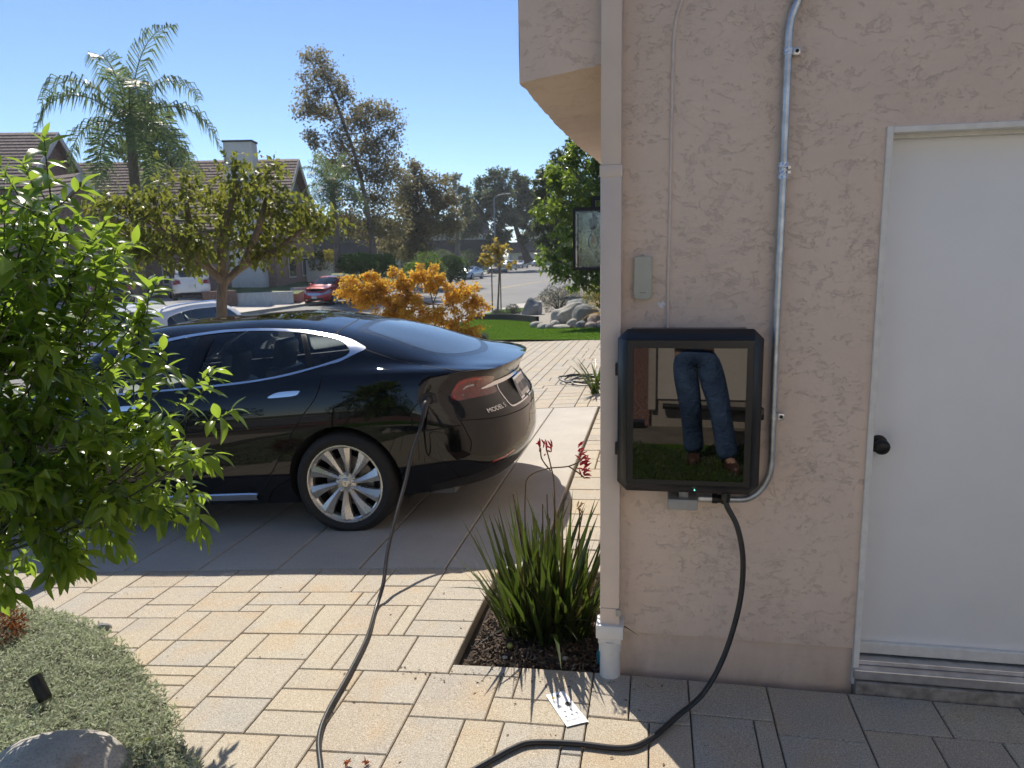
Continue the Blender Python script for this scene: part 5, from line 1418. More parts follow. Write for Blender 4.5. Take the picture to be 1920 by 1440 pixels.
rock('boulder', 'rounded tan boulder with rusty patches in the grey green ground cover', (-2.02,1.99,-.075), .26, .19, .15, M_ROCKT, 3, .12)
# spotlight
sl = thing('garden_spotlight', 'small black tubular spotlight tilted up in the ground cover', 'spotlight', (-2.47,2.40,G(-2.47,2.40)+.045))
b = MB(); b.m = Matrix.Translation((0,0,.055)) @ Matrix.Rotation(R(-38),4,'Y') @ Matrix.Rotation(R(-14),4,'X'); b.lathe([(.001,-.055),(.024,-.055),(.027,-.050),(.027,.052),(.0245,.052),(.0245,.028),(.001,.026)], 24)
b.build('lamp_body', plain('spot_black', (.016,.016,.015), .42, .2, .1, 30), sl, True)
b = MB(); b.tube([(0,0,-.10),(0,0,.01),(.012,0,.035)], .008, 8); b.build('stake', M_PLASTIC, sl, True)
b = MB(); b.m = Matrix.Translation((0,0,.055)) @ Matrix.Rotation(R(-38),4,'Y') @ Matrix.Rotation(R(-14),4,'X'); b.lathe([(.001,.0285),(.0235,.0285)], 20, caps=False); b.build('lens', M_DARKG, sl)
# rusty shrub at the left edge
M_RUST = leafmat('rusty_leaf', (.09,.030,.012), (.24,.085,.025), .6, .35, (.45,.16,.04))
c0 = np.array([-3.22,2.86,-.09]); n = 2600; dd = unit(rng.normal(0,1,(n,3))); rr = rng.uniform(.35,1,n)**.5
P = c0 + dd*rr[:,None]*[.19,.17,.15]; P[:,2] = np.maximum(P[:,2], -.16); L = rng.uniform(.012,.030,n)
rs = thing('rusty_shrub', 'small rust coloured dried shrub at the edge of the ground cover', 'shrub', tuple(c0 - [0,0,.1]))
leaf_cloud('foliage', P - (c0-[0,0,.1]), unit(dd + rng.normal(0,.5,(n,3)) + [0,0,.4]), L, L*.4, M_RUST, rs, .2, .2, 'stuff')
b = MB()
for k in range(14): a = rng.uniform(0,6.3); b.tube([(0,0,-.03),(.06*math.cos(a),.06*math.sin(a),.06),(.13*math.cos(a),.13*math.sin(a),.13)], [.004,.003,.002], 5)
b.build('stems', M_BARKD, rs, kind='stuff')

# ---------------------------------------------------------------- kangaroo paw beside the downspout
KP = Vector((-.47, 3.20, -.045))
kp_ = thing('kangaroo_paw', 'clump of upright strappy green leaves with red flowers beside the downspout', 'plant', KP)
HK = [(0,(.016,.013,.010)),(.3,(.018,.022,.010)),(.5,(.024,.040,.011)),(.75,(.038,.066,.014)),(.87,(.065,.105,.018)),(.92,(.20,.14,.05)),(1,(.045,.02,.018))]
M_BLADE = leafmat('strap_leaf', (.03,.05,.012), (.09,.15,.02), .30, .18, (.26,.40,.05), True, HK)
blades = []
for k in range(10):
    n = 9; lean = .04 + .07*k + (.35 if k > 7 else 0); Wb = .013 + .0013*(k % 4); v = []; f = []; tw = (k % 5 - 2)*.25
    for i in range(n):
        t_ = i/(n-1); w = Wb*(1 - t_**3.2)*(.75 + .5*t_ if t_ < .5 else 1.0)
        x = lean*t_**(1.5 if k < 8 else 2.0); z = t_*(1-.25*lean*t_) - (.30*max(0, t_-.6)**1.5 if k > 7 else 0)
        ca, sa = math.cos(tw*t_), math.sin(tw*t_)
        for e in (-1,0,1): v.append((x - e*w*sa, e*w*ca, z)) if e else v.append((x + w*.35, 0, z))
    for i in range(n-1):
        for j in range(2): f.append((i*3+j, i*3+j+1, (i+1)*3+j+1, (i+1)*3+j))
    me = mesh('leaf', v, f, True); me.materials.append(M_BLADE); blades.append(me)
rk = random.Random(4)
for k in range(235):
    ang = rk.uniform(0, 2*math.pi); rad = rk.uniform(0,1)**.6
    bx, by = math.cos(ang)*rad*.21, math.sin(ang)*rad*.16
    vi = min(7, int(rad*2.6 + rk.uniform(0,2.6))) if rk.random() < .94 else rk.choice([8,9])
    H = rk.uniform(.30,.74)*(1 - .10*rad) if vi < 8 else rk.uniform(.30,.48)
    o = link('leaf', blades[vi], None, kp_); o.location = (bx, by, 0); o.rotation_euler = (rk.gauss(0,.10), rad*.24 + rk.gauss(0,.12), ang + rk.gauss(0,.9)); o.scale = (H*.85, rk.uniform(.55,.95), H)
M_STALK = plain('flower_stalk', (.10,.06,.025), .6, 0, .2, 30); M_PINK = leafmat('red_paw_flower', (.38,.02,.05), (.62,.05,.09), .6, .3, (.9,.10,.14)); M_DRY = leafmat('dry_flower', (.42,.27,.12), (.62,.45,.25), .8, .35, (.8,.6,.35))
def flower(p, dirs, mat, n=7, L=.035):
    b = MB()
    for q in range(n):
        d = (Vector(dirs) + Vector((rk.gauss(0,.5), rk.gauss(0,.5), rk.gauss(0,.4)))).normalized()*L*rk.uniform(.7,1.1); p0 = Vector(p) + Vector((rk.gauss(0,.006), rk.gauss(0,.006), rk.gauss(0,.012)))
        b.tube([p0, p0 + d*.5 + Vector((0,0,.003)), p0 + d], [.0022,.0042,.0015], 6)
    return b.build('flower', mat, kp_, True, 60, kind='stuff')
def stalk(pts): b = MB(); b.tube(smoothpts(pts, 5), .0032, 6); return b.build('flower_stalk', M_STALK, kp_, True)
stalk([(-.06,.02,0),(-.10,.03,.40),(-.10,.03,.66),(-.08,.02,.745),(.0,.02,.785),(.10,.02,.80),(.16,.02,.83)])
stalk([(.0,.0,.0),(.03,.02,.45),(.035,.02,.70),(.02,.02,.80),(-.0,.02,.88)]); stalk([(.02,.02,.775),(-.02,.02,.83),(-.025,.02,.88)]); stalk([(.10,.02,.80),(.14,.02,.775),(.17,.02,.75)])
for p in ((-.025,.02,.885),(.0,.02,.885),(.02,.02,.875)): flower(p, (-.2,0,.9), M_PINK, 6)
for p in ((.15,.02,.87),(.155,.02,.83),(.165,.02,.80),(.17,.02,.765)): flower(p, (.5,0,.4), M_PINK, 9, .04)
stalk([(.10,.0,.0),(.14,.02,.35),(.15,.02,.60)]); flower((.15,.02,.605), (0,0,.9), M_DRY, 8, .03)
stalk([(.20,.0,.0),(.26,.02,.35),(.28,.02,.61)]); flower((.28,.02,.615), (0,0,.9), M_DRY, 8, .035)
for k in range(9):
    x0 = rk.uniform(-.18,.15); stalk([(x0*.5,.0,0),(x0,.0,.35),(x0*1.4,rk.uniform(-.05,.05),rk.uniform(.52,.70))])
# teal hose fitting and snail by the pipe
b = MB(); b.m = Matrix.Translation((-.205,2.93,-.02)); b.lathe([(.001,0),(.016,0),(.018,.02),(.018,.05),(.012,.062),(.001,.064)], 16)
tag(b.build('irrigation_valve', plain('teal_plastic', (.01,.16,.20), .4), None, True), 'small teal irrigation valve in the mulch behind the white drain pipe', 'valve')
# ================================================================ GARDEN, STREET AND HOUSES BEYOND
# --- synthetic lawn with dark edging
lawnp = roundpoly([(-4.5,19.0),(-3.2,17.9),(-2.1,17.1),(-1.23,16.5),(0,16.0),(1.2,15.9),(1.2,19.0),(-.6,19.4),(-1.65,20.0),(-2.8,21.0),(-3.6,23.4),(-5.0,26.2),(-7.0,28.7),(-7.0,26),(-6.2,22.5)], 3)
xy = np.stack([rng.uniform(-7.2,1.3,4000), rng.uniform(15.8,29,4000)], 1); xy = xy[inpoly(xy, lawnp)]
r_ = delaunay_2d_cdt([Vector(q) for q in np.vstack([lawnp, xy])], [(i, (i+1) % len(lawnp)) for i in range(len(lawnp))], [], 1, 1e-6)
t = NT('turf_base'); co = t.coord('Object')
M_TURF = t.done(t.bsdf(t.ramp(t.noise(co, 14, 5, .7), [(.3,(.055,.125,.008)),(.7,(.10,.195,.014))]), .95, 0, t.bump(t.noise(co, 160, 3), .8, .03), Specular_IOR_Level=.05))
lawn = link('lawn', mesh('lawn', [(q[0], q[1], G(q[0], q[1])+.012) for q in r_[0]], [tuple(q) for q in r_[2]], True), M_TURF, None, 'structure')
M_GRASS = leafmat('turf_blade', (.05,.115,.010), (.12,.22,.025), .7, .25, (.25,.45,.02), spec=.03)
n = 42000; xy = np.stack([rng.uniform(-7.2,1.3,n*2), rng.uniform(15.8,29,n*2)], 1); xy = xy[inpoly(xy, lawnp)][:n]
P = np.array([(x, y, G(x, y)+.01) for x, y in xy]); L = rng.uniform(.03,.055,len(P))
leaf_cloud('grass_blades', P, unit(rng.normal(0,.45,(len(P),3)) + [0,0,1]), L, L*.16, M_GRASS, lawn, .2, .3, 'stuff')
b = MB(); ed = smoothpts([(x, y, G(x, y)+.10) for x, y in ((-7.25,29.1),(-5.9,27.7),(-5.0,26.5),(-4.2,24.9),(-3.65,23.7))], 6)
for i in range(len(ed)-1):
    a, c_ = ed[i], ed[i+1]; d = (c_-a).normalized(); s_ = Vector((-d.y, d.x, 0))*.05
    if i == 0: vv = [];
    vv += [(a-s_-Vector((0,0,.3)))[:], (a-s_+Vector((0,0,.12)))[:], (a+s_+Vector((0,0,.12)))[:], (a+s_-Vector((0,0,.3)))[:]]
b.add(vv, [(i*4+j, i*4+(j+1)%4, i*4+4+(j+1)%4, i*4+4+j) for i in range(len(vv)//4-1) for j in range(4)])
tag(b.build('lawn_edging', plain('dark_edging', (.018,.020,.024), .6, 0, .2, 6)), 'dark raised edging board behind the synthetic lawn', 'edging')
# gravel bed behind the edging
v = [(x, y, G(x, y)+.02) for x, y in ((-7.3,29.3),(-5,26.7),(-3.6,23.9),(-2.8,21.2),(-1.6,20.2),(1.5,19.3),(2.5,35.7),(-7.3,35.7))]
link('gravel_bed', mesh('gravel_bed', v, [tuple(range(8))]), m_soil('gravel', (.24,.21,.17), (.40,.36,.30), 22, .7), None, 'structure')
v = [(x, y, G(x, y)+.035) for x, y in ((-7.4,30.5),(-5.7,30.0),(-5.9,35.6),(-7.4,35.6))]
link('verge_grass', mesh('verge_grass', v, [(0,1,2,3)]), M_TURF, None, 'structure')
# rocks along the lawn
def gr(x, y, dz=0.0): return (x, y, G(x, y)+dz)
rock('boulder', 'pointed blue grey boulder standing alone behind the dark edging', gr(-4.75,29.3,.12), .46, .40, .55, M_ROCKG, 11, .30, flat=.95)
rock('boulder', 'large pale slanting boulder beside the lawn in front of the flax', gr(-2.45,22.2,.16), .68, .42, .42, M_ROCKW, 25, .30, flat=.95, ang=.7)
rock('boulder', 'grey boulder half hidden behind the large slanting boulder', gr(-2.75,27.0,.15), .62, .5, .42, M_ROCKG, 32, .2, flat=.8)
rock('boulder', 'dark shaded boulder at the foot of the large slanting boulder', gr(-1.95,21.3,.22), .42, .38, .40, M_ROCKG, 41, .2, flat=.6)
cob = [(-3.42,21.9,.20,.13,M_ROCKW,'pale round cobble'),(-3.62,22.6,.14,.10,M_ROCKG,'small grey cobble'),(-3.15,21.2,.22,.12,M_ROCKW,'pale flat cobble'),(-2.85,21.6,.20,.14,M_ROCKW,'pale egg shaped cobble'),(-2.55,20.85,.26,.08,M_ROCKW,'low flat white cobble'),(-2.25,21.0,.20,.17,M_ROCKW,'cream upright cobble'),
       (-1.98,20.55,.17,.14,M_ROCKG,'dark grey round cobble'),(-1.62,20.9,.30,.25,M_ROCKR,'reddish brown round boulder'),(-1.68,20.3,.20,.12,M_ROCKR,'reddish low cobble'),(-1.42,20.25,.16,.13,M_ROCKR,'brown small cobble'),(-1.12,20.0,.36,.16,M_ROCKW,'broad cream cobble'),(-2.95,21.05,.15,.10,M_ROCKG,'grey pebble like cobble'),(-.55,19.8,.3,.2,M_ROCKG,'grey cobble nearest the house wall')]
for k, (x, y, s_, h_, m_, lb) in enumerate(cob): rock('cobble', lb + ' edging the synthetic lawn', gr(x, y, h_*.35), s_, s_*.8, h_, m_, 50+k, .14, 'rock', 'cobbles edging the lawn', k*.7)
# shrubs of the garden
def shrub(name, label, c, r, n, ll, mat, seed=1, sq=.8, lw=.4, group=None, cat='shrub'):
    rg = np.random.default_rng(seed); c = np.array(c, float); root = thing(name, label, cat, tuple(c), 0, group)
    lumps = unit(rg.normal(0,1,(9,3)) + [0,0,.5])*r*.55; ls = rg.uniform(.4,.62,9)*r
    k = rg.integers(0,9,n); dd = unit(rg.normal(0,1,(n,3))); P = lumps[k]*[1,1,sq] + dd*(ls[k]*rg.uniform(.5,1,n)**.4)[:,None]*[1,1,sq]; P[:,2] += r*sq*.55
    P = P[P[:,2] > -.02]; n = len(P); dd = unit(P - [0,0,r*.3]); L = ll*rg.uniform(.6,1.3,n)
    leaf_cloud('foliage', P, unit(dd + rg.normal(0,.6,(n,3)) + [0,0,.3]), L, L*lw, mat, root, .2, .2, 'stuff', .8, rg)
    b = MB()
    for q in lumps: b.tube([(0,0,-.05), tuple(q*.4+[0,0,r*.2]), tuple(q*[1,1,sq]+[0,0,r*sq*.5])], [.03*r+.004,.02*r+.003,.006*r+.002], 5)
    b.build('stems', M_BARKD, root, kind='stuff'); return root
M_GREYL = leafmat('grey_shrub_leaf', (.055,.065,.05), (.16,.17,.14), .7, .2, (.2,.22,.15))
M_MIDG = leafmat('mid_green_leaf', (.025,.055,.012), (.075,.13,.025), .45, .35, (.25,.42,.05))
M_YELG = leafmat('yellow_green_leaf', (.06,.075,.015), (.17,.17,.03), .5, .45, (.5,.45,.06), hue=[(0,(.035,.055,.012)),(.5,(.075,.09,.018)),(.85,(.17,.16,.03)),(1,(.26,.17,.03))])
M_BROWNG = leafmat('olive_brown_leaf', (.05,.045,.02), (.13,.10,.045), .6, .5, (.42,.36,.16), hue=[(0,(.05,.065,.03)),(.5,(.095,.11,.05)),(.78,(.14,.125,.065)),(1,(.20,.14,.08))])
M_DARKG_L = leafmat('dark_green_leaf', (.030,.048,.020), (.075,.105,.04), .5, .35, (.20,.28,.08))
M_ORANGE = leafmat('orange_maple_leaf', (.30,.085,.012), (.62,.28,.03), .55, .5, (1,.62,.06), hue=[(0,(.30,.08,.018)),(.16,(.50,.20,.02)),(.4,(.70,.42,.035)),(1,(.80,.60,.09))])
M_MAG = leafmat('glossy_evergreen', (.020,.045,.010), (.085,.14,.022), .28, .42, (.48,.66,.07), hue=[(0,(.022,.048,.012)),(.45,(.055,.105,.018)),(.8,(.12,.185,.028)),(1,(.24,.27,.045))])
shrub('grey_shrub', 'large round grey green shrub beside the pointed boulder', gr(-4.0,31.6), .95, 5200, .06, M_GREYL, 3)
shrub('grey_shrub', 'smaller grey green shrub left of the pointed boulder by the stake', gr(-5.75,30.4), .38, 2200, .05, M_GREYL, 4, .7)
shrub('grey_shrub', 'low grey tuft beside the trunk base of the staked tree', gr(-6.5,31.0), .30, 1500, .05, M_GREYL, 5, .6)
shrub('green_shrub', 'clipped yellow green shrub behind the flax', gr(-1.75,24.3,.35), .55, 3600, .05, M_YELG, 6)
shrub('grey_tuft', 'small blue grey tuft at the lawn corner below the orange maple', gr(-4.35,18.6), .24, 1300, .05, M_GREYL, 7, .5)
# flax with striped leaves
fx = thing('striped_flax', 'arching red and yellow striped flax at the house corner by the rocks', 'plant', gr(-1.15,20.9))
M_FLAX = leafmat('flax_leaf', (.10,.06,.02), (.36,.26,.06), .45, .4, (.8,.55,.10), True, [(0,(.05,.06,.015)),(.4,(.14,.12,.025)),(.7,(.36,.20,.05)),(1,(.42,.12,.05))])
fm = []
for k in range(4):
    n = 9; v = []; f = []
    for i in range(n):
        t_ = i/(n-1); w = .030*(1-t_**2.5); x = (.35+.15*k)*t_**1.6; z = t_*(1.05-.1*k) - (.25+.12*k)*t_**3
        v += [(x, -w, z), (x+.01, 0, z-.012), (x, w, z)]
    for i in range(n-1): f += [(i*3,i*3+1,i*3+4,i*3+3),(i*3+1,i*3+2,i*3+5,i*3+4)]
    me = mesh('leaf', v, f, True); me.materials.append(M_FLAX); fm.append(me)
for k in range(70):
    o = link('leaf', fm[k % 4], None, fx); o.location = (rk.gauss(0,.08), rk.gauss(0,.08), .05); o.rotation_euler = (0, rk.uniform(-.1,.25), rk.uniform(0,6.28)); s_ = rk.uniform(.8,1.35); o.scale = (s_,1,s_)
# green strap plant and hose coil by the garage
gp = thing('strap_plant', 'small clump of green strap leaves beside the coiled black hose', 'plant', gr(-.72,9.35))
for k in range(26):
    o = link('leaf', blades[2+k % 6], None, gp); o.location = (rk.gauss(0,.03), rk.gauss(0,.03), 0); o.rotation_euler = (0, rk.uniform(.1,.5), rk.uniform(0,6.28)); s_ = rk.uniform(.35,.6); o.scale = (s_*1.6, .9, s_)
pts = []
for k in range(140):
    a = k*.2; rr_ = .36 + .06*math.sin(k*.13) ; cx, cy_ = -.88 + .10*math.sin(k*.031), 10.35 + .12*math.cos(k*.05); pts.append((cx + rr_*math.cos(a), cy_ + rr_*.9*math.sin(a), G(cx, cy_) + .015 + .03*(k/140) + .012*math.sin(k*.7)))
b = MB(); b.tube(pts, .011, 8); tag(b.build('garden_hose', plain('hose_black', (.014,.014,.015), .4), None, True), 'coiled black hose on the sunlit paving behind the downspout', 'hose')

# --- orange maple
tree('orange_maple', 'low orange leaved Japanese maple between the black sedan and the lawn', [gr(-4.95,17.2,-.03), (-5.03,16.86,-0.06), (-5.08,16.85,0.57)], .045, .02,
     [((-6.75,16.25,0.99),0.48),((-6.30,16.22,0.74),0.47),((-5.85,16.17,0.44),0.37),((-6.56,16.44,1.22),0.28),((-5.84,16.60,1.15),0.33),((-5.62,16.47,0.90),0.32),((-5.20,16.81,1.25),0.33),((-4.86,16.71,1.01),0.30),((-5.40,16.12,0.26),0.36),((-4.83,16.30,0.25),0.36),((-4.52,16.80,0.63),0.35),((-4.20,17.09,0.80),0.33),((-4.07,17.02,0.43),0.30),((-4.30,16.65,0.09),0.37),((-4.03,16.52,-0.14),0.24),((-5.37,16.45,0.60),0.25),((-6.09,16.09,0.27),0.31),((-4.50,16.39,-0.19),0.27)],
     19000, .075, M_ORANGE, M_BARK, None, 9, .52, .6, droop=.5, seed=5)
# --- street tree, forked trunk
M_STREET = leafmat('street_tree_leaf', (.035,.055,.015), (.13,.16,.03), .45, .45, (.45,.48,.07), hue=[(0,(.026,.045,.012)),(.45,(.05,.082,.018)),(.8,(.09,.125,.026)),(.95,(.20,.20,.035)),(1,(.32,.23,.04))])
tree('street_tree', 'young street tree with forked trunk and yellowing leaves behind the black sedan', [(-5.65,9.05,G(-5.65,9.05)), (-5.64,9.03,0.96), (-5.60,9.06,1.41)], .085, .06,
     [((-6.26,8.18,2.30),0.29),((-6.50,8.25,2.02),0.26),((-6.39,8.83,2.16),0.35),((-5.95,8.41,2.46),0.29),((-5.88,8.94,2.62),0.32),((-5.62,8.39,2.00),0.36),((-6.07,8.69,1.85),0.27),((-5.77,9.37,2.31),0.39),((-5.32,8.70,1.90),0.31),((-6.03,9.20,1.75),0.24),((-5.24,9.10,2.55),0.34),((-5.06,9.43,2.77),0.28),((-5.32,9.51,2.09),0.37),((-4.78,9.12,2.33),0.33),((-5.19,9.24,1.80),0.23),((-4.92,9.62,2.01),0.32),((-4.54,9.36,2.27),0.27),((-4.44,9.62,2.14),0.23),((-4.32,9.68,2.07),0.17),((-4.91,9.28,1.80),0.26),((-6.47,8.52,1.83),0.28),((-6.32,8.51,1.82),0.17),((-5.30,9.06,2.88),0.20),((-6.58,8.18,2.40),0.17)],
     3900, .105, M_STREET, m_bark('tan_bark', (.12,.09,.065), (.24,.19,.14), 25), None, 12, 1.35, .6, droop=.9, seed=8, twr=.0035, forks=[[(-5.60,9.06,1.39), (-5.73,8.92,1.62), (-5.95,8.65,1.95), (-6.17,8.37,2.21)], [(-5.60,9.06,1.39), (-5.40,9.24,1.60), (-4.99,9.35,1.80), (-4.56,9.46,2.10)], [(-5.60,9.06,1.39), (-5.61,9.11,1.88), (-5.44,9.10,2.35), (-5.26,9.09,2.68)], [(-5.73,8.92,1.62), (-6.01,9.09,2.03), (-6.04,9.08,2.44)], [(-5.40,9.24,1.60), (-5.08,9.07,2.00), (-4.94,9.15,2.47)]])
# --- queen palm
def palm(name, label, base, top, r0, r1, nf, fl, mat, seed, group=None, droop=1.0, leaflets=46):
    rg = np.random.default_rng(seed); base = Vector(base); top = Vector(top)
    root = thing(name, label, 'palm tree', base, 0, group); h = top-base
    b = MB(); tp = smoothpts([Vector((0,0,0)), h*.5 + Vector((.05*h.z*.3,0,0)), h], 8); n = len(tp); b.tube(tp, [r0 + (r1-r0)*i/(n-1) for i in range(n)], 12); b.build('trunk', M_BARK, root, True, 60)
    b = MB(); b.tube([h, h+Vector((0,0,fl*.12)), h+Vector((0,0,fl*.30))], [r1*1.05,r1*1.2,r1*.3], 10); b.build('crownshaft', plain('palm_shaft', (.10,.12,.05), .6), root, True)
    for k in range(nf):
        az = k*2.399 + rg.uniform(-.3,.3); el = (math.pi/2)*(1 - (k+.5)/nf)**.75*1.0 - .15; L = fl*rg.uniform(.85,1.1)
        d0 = np.array([math.cos(az)*math.cos(el), math.sin(az)*math.cos(el), math.sin(el)]); m_ = 16; p = np.array(h) + [0,0,fl*.15]; pts = [p.copy()]; d = d0.copy()
        for i in range(m_):
            d = unit(d + np.array([0,0,-1])*(.05 + .17*(i/m_))*droop*(.5+math.cos(el)*.6)); p = p + d*L/m_; pts.append(p.copy())
        pts = np.array(pts); b = MB(); b.tube([tuple(q) for q in pts], [.028*(1-i/(m_+1))+.004 for i in range(m_+1)], 5, False)
        fr_ = b.build('frond', plain('rachis', (.10,.13,.04), .6) if k == 0 and seed == 1 else M_STEM, root, True, 60, fix=False)
        # leaflets hang off the rachis
        t_ = np.linspace(.10,.99,leaflets); idx = t_*m_; i0 = np.minimum(idx.astype(int), m_-1); f_ = (idx-i0)[:,None]
        pp = pts[i0]*(1-f_) + pts[i0+1]*f_; tg = unit(pts[i0+1]-pts[i0]); sd = unit(np.cross(tg, [0,0,1.0]))
        ll = L*.29*np.sin(np.pi*np.clip(t_*.9+.08,0,1))**.6; V = []; F = []; c = 0
        for sg in (-1,1):
            for q in range(leaflets):
                d1 = unit(tg[q]*.5 + sd[q]*sg*.9 + rg.normal(0,.16,3) + [0,0,.15]); w = fl*.0075; l = ll[q]*rg.uniform(.8,1.15)
                a0 = pp[q]; a1 = a0 + d1*l*.5; a2 = a1 + unit(d1 + [0,0,-1.1*droop])*l*.55; wv = tg[q]*w
                V += [a0-wv*.6, a0+wv*.6, a1-wv, a1+wv, a2]; F += [(c,c+1,c+3,c+2),(c+2,c+3,c+4)]; c += 5
        link('leaflets', mesh('leaflets', np.array(V), F), mat, fr_, 'stuff')
    return root
M_PALM = leafmat('palm_leaf', (.035,.062,.026), (.11,.15,.065), .35, .42, (.32,.44,.14))
palm('queen_palm', 'tall queen palm with drooping feathery fronds in front of the far brown roofed house', (-18.71,24.72,0.40), (-18.52,24.86,5.79), .24, .15, 19, 3.9, M_PALM, 1, droop=1.75)
palm('small_palm', 'shorter palm with fine fronds beside the tall sycamore', (-18.89,43.04,0.73), (-18.94,43.01,5.14), .22, .17, 24, 2.7, M_PALM, 2, droop=1.4, leaflets=40)
# --- sycamore and the row of trees behind
tree('sycamore', 'tall thin crowned sycamore with leaning trunk beyond the red crossover', [(-20.05,52.29,1.24), (-20.35,52.17,4.74), (-20.93,51.94,8.44), (-21.73,51.61,11.32), (-22.72,51.18,14.46)], .24, .06,
     [((-23.17,50.98,15.07),0.88),((-23.54,50.81,13.21),1.04),((-22.83,52.23,13.99),1.14),((-23.57,49.69,11.79),0.86),((-21.65,51.65,12.92),0.96),((-23.47,51.95,11.64),1.22),((-20.91,51.95,10.79),1.12),((-20.38,53.23,11.70),1.06),((-19.33,53.62,11.34),1.22),((-18.25,52.94,10.45),0.80),((-23.54,49.71,9.70),0.79),((-22.33,51.35,9.51),1.20),((-20.84,53.05,9.30),1.38),((-18.92,52.71,8.81),1.28),((-21.97,52.60,7.81),1.38),((-19.89,52.35,6.97),1.44),((-18.42,53.94,7.43),1.14),((-22.91,51.10,8.06),0.80),((-21.37,52.84,5.75),1.38),((-19.42,53.59,5.35),1.38),((-20.76,53.09,3.84),1.38),((-18.95,53.76,3.62),1.14),((-22.17,52.51,4.05),1.06)],
     21000, .19, M_BROWNG, M_BARK, None, 13, 1.0, .7, seed=12, twr=.014, droop=.2)
tree('brown_tree', 'broad brownish tree in front of the cream townhouses', [(-21.34,64.57,0.47), (-21.10,64.64,3.03), (-20.34,64.89,5.33)], .40, .16,
     [((-21.06,64.66,9.43),0.78),((-20.68,64.78,7.85),1.46),((-19.13,65.25,7.83),1.36),((-19.87,65.03,6.02),1.75),((-21.63,64.47,6.27),1.46),((-18.33,66.52,6.05),1.48),((-21.27,64.59,4.20),1.75),((-18.98,64.25,3.90),1.72),((-17.67,65.66,4.14),1.17),((-22.88,64.04,2.84),1.55),((-20.15,63.90,2.31),1.53)], 12000, .26, M_BROWNG, M_BARKD, None, 11, .8, .75, seed=13, twr=.018)
tree('pale_tree', 'thin pale green tree between the brown tree and the dark tree group', [(-26.84,101.51,1.48), (-26.67,101.56,7.24)], .35, .15, [((-27.10,101.44,11.14),1.35),((-25.74,101.79,9.71),1.50),((-27.87,101.23,9.03),1.35),((-26.17,101.69,7.23),1.65),((-27.63,101.30,5.82),1.50)], 2600, .42, leafmat('pale_leaf', (.06,.075,.04), (.16,.17,.09), .6, .45, (.35,.38,.18)), M_BARK, None, 8, .6, .6, seed=14, twr=.03)
dk = 'dark trees along the end of the street'
tree('dark_tree', 'large dark evergreen tree behind the street lamp', [(-24.79,119.45,0.30), (-24.66,119.48,6.36)], .7, .35, [((-27.01,118.97,12.19),2.09),((-24.50,119.51,13.37),2.09),((-25.61,118.26,10.04),2.59),((-28.32,118.67,9.33),2.44),((-23.33,119.75,10.06),2.44),((-26.92,117.97,6.78),2.77),((-23.62,118.67,6.71),2.77),((-28.83,118.54,5.60),2.09),((-25.12,117.34,4.24),2.40)], 13000, .45, M_DARKG_L, M_BARKD, dk, 10, .5, .7, seed=15, twr=.04)
tree('dark_tree', 'spreading dark tree with bare lower limbs over the last parked cars', [(-20.63,124.30,0.15), (-22.05,124.06,3.85), (-22.87,123.91,6.46)], .7, .3, [((-22.75,123.93,12.86),2.16),((-20.61,124.30,12.39),2.16),((-21.52,124.15,9.43),2.70),((-23.11,122.85,7.28),2.14),((-19.84,124.43,6.39),2.34),((-18.93,124.57,9.38),2.34),((-20.74,124.28,4.25),1.62)], 10000, .45, M_DARKG_L, M_BARKD, dk, 10, .5, .7, seed=16, twr=.04)
tree('conifer', 'dense dark pine behind the queen palm', [(-34.46,46.66,2.01), (-33.97,47.01,8.42)], .5, .2, [((-33.67,47.23,12.40),0.75),((-34.09,46.93,11.35),1.08),((-33.37,47.44,11.05),1.16),((-33.19,47.56,9.85),1.24),((-34.38,46.71,9.96),1.24),((-33.35,46.23,8.82),1.38),((-32.73,47.89,8.82),0.99),((-32.21,48.24,8.31),0.58),((-34.90,46.33,8.90),0.83)], 9000, .30, M_DARKG_L, M_BARKD, None, 9, .45, .35, seed=17, twr=.03)
# --- broad leaved evergreen on the right
tree('evergreen_tree', 'glossy broad leaved evergreen hanging over the garden beside the lantern', [gr(-.55,21.0), (-0.79,21.49,2.00), (-0.94,21.48,3.02)], .16, .09,
     [((-2.26,21.38,4.42),0.34),((-2.48,21.36,3.93),0.52),((-1.94,21.91,4.26),0.53),((-2.86,21.31,3.51),0.46),((-2.14,20.89,3.31),0.60),((-1.57,21.94,3.66),0.63),((-1.20,21.97,4.38),0.69),((-2.94,21.30,2.86),0.40),((-2.46,21.06,2.54),0.55),((-1.71,20.93,2.59),0.60),((-1.16,21.47,2.74),0.68),((-1.70,20.73,1.73),0.59),((-2.42,20.66,1.63),0.48),((-2.97,20.59,1.61),0.30),((-2.83,20.40,1.25),0.29),((-2.26,20.48,1.10),0.44),((-1.68,20.53,0.94),0.50),((-1.13,20.97,1.57),0.60),((-0.57,21.49,2.14),0.68),((-0.75,21.99,3.64),0.69)],
     12500, .17, M_MAG, M_BARKD, None, 9, .5, .38, droop=.55, seed=18, twr=.008)
tree('cypress_tree', 'tall dark green tree just behind the broad leaved evergreen', [(-5.84,45.63,0.69), (-5.81,45.63,3.38)], .3, .15, [((-5.05,45.72,7.84),0.46),((-5.62,45.66,7.09),0.72),((-6.42,45.55,6.19),0.72),((-5.79,45.63,5.72),0.99),((-6.59,45.53,4.81),0.79),((-5.65,45.65,4.16),1.05),((-6.54,45.53,3.40),0.85),((-5.66,45.65,2.75),0.99),((-6.37,45.56,2.13),0.72),((-4.53,45.78,6.14),0.99),((-4.38,45.79,4.29),0.99)], 9000, .24, M_DARKG_L, M_BARKD, None, 9, .45, .6, seed=19, twr=.02)
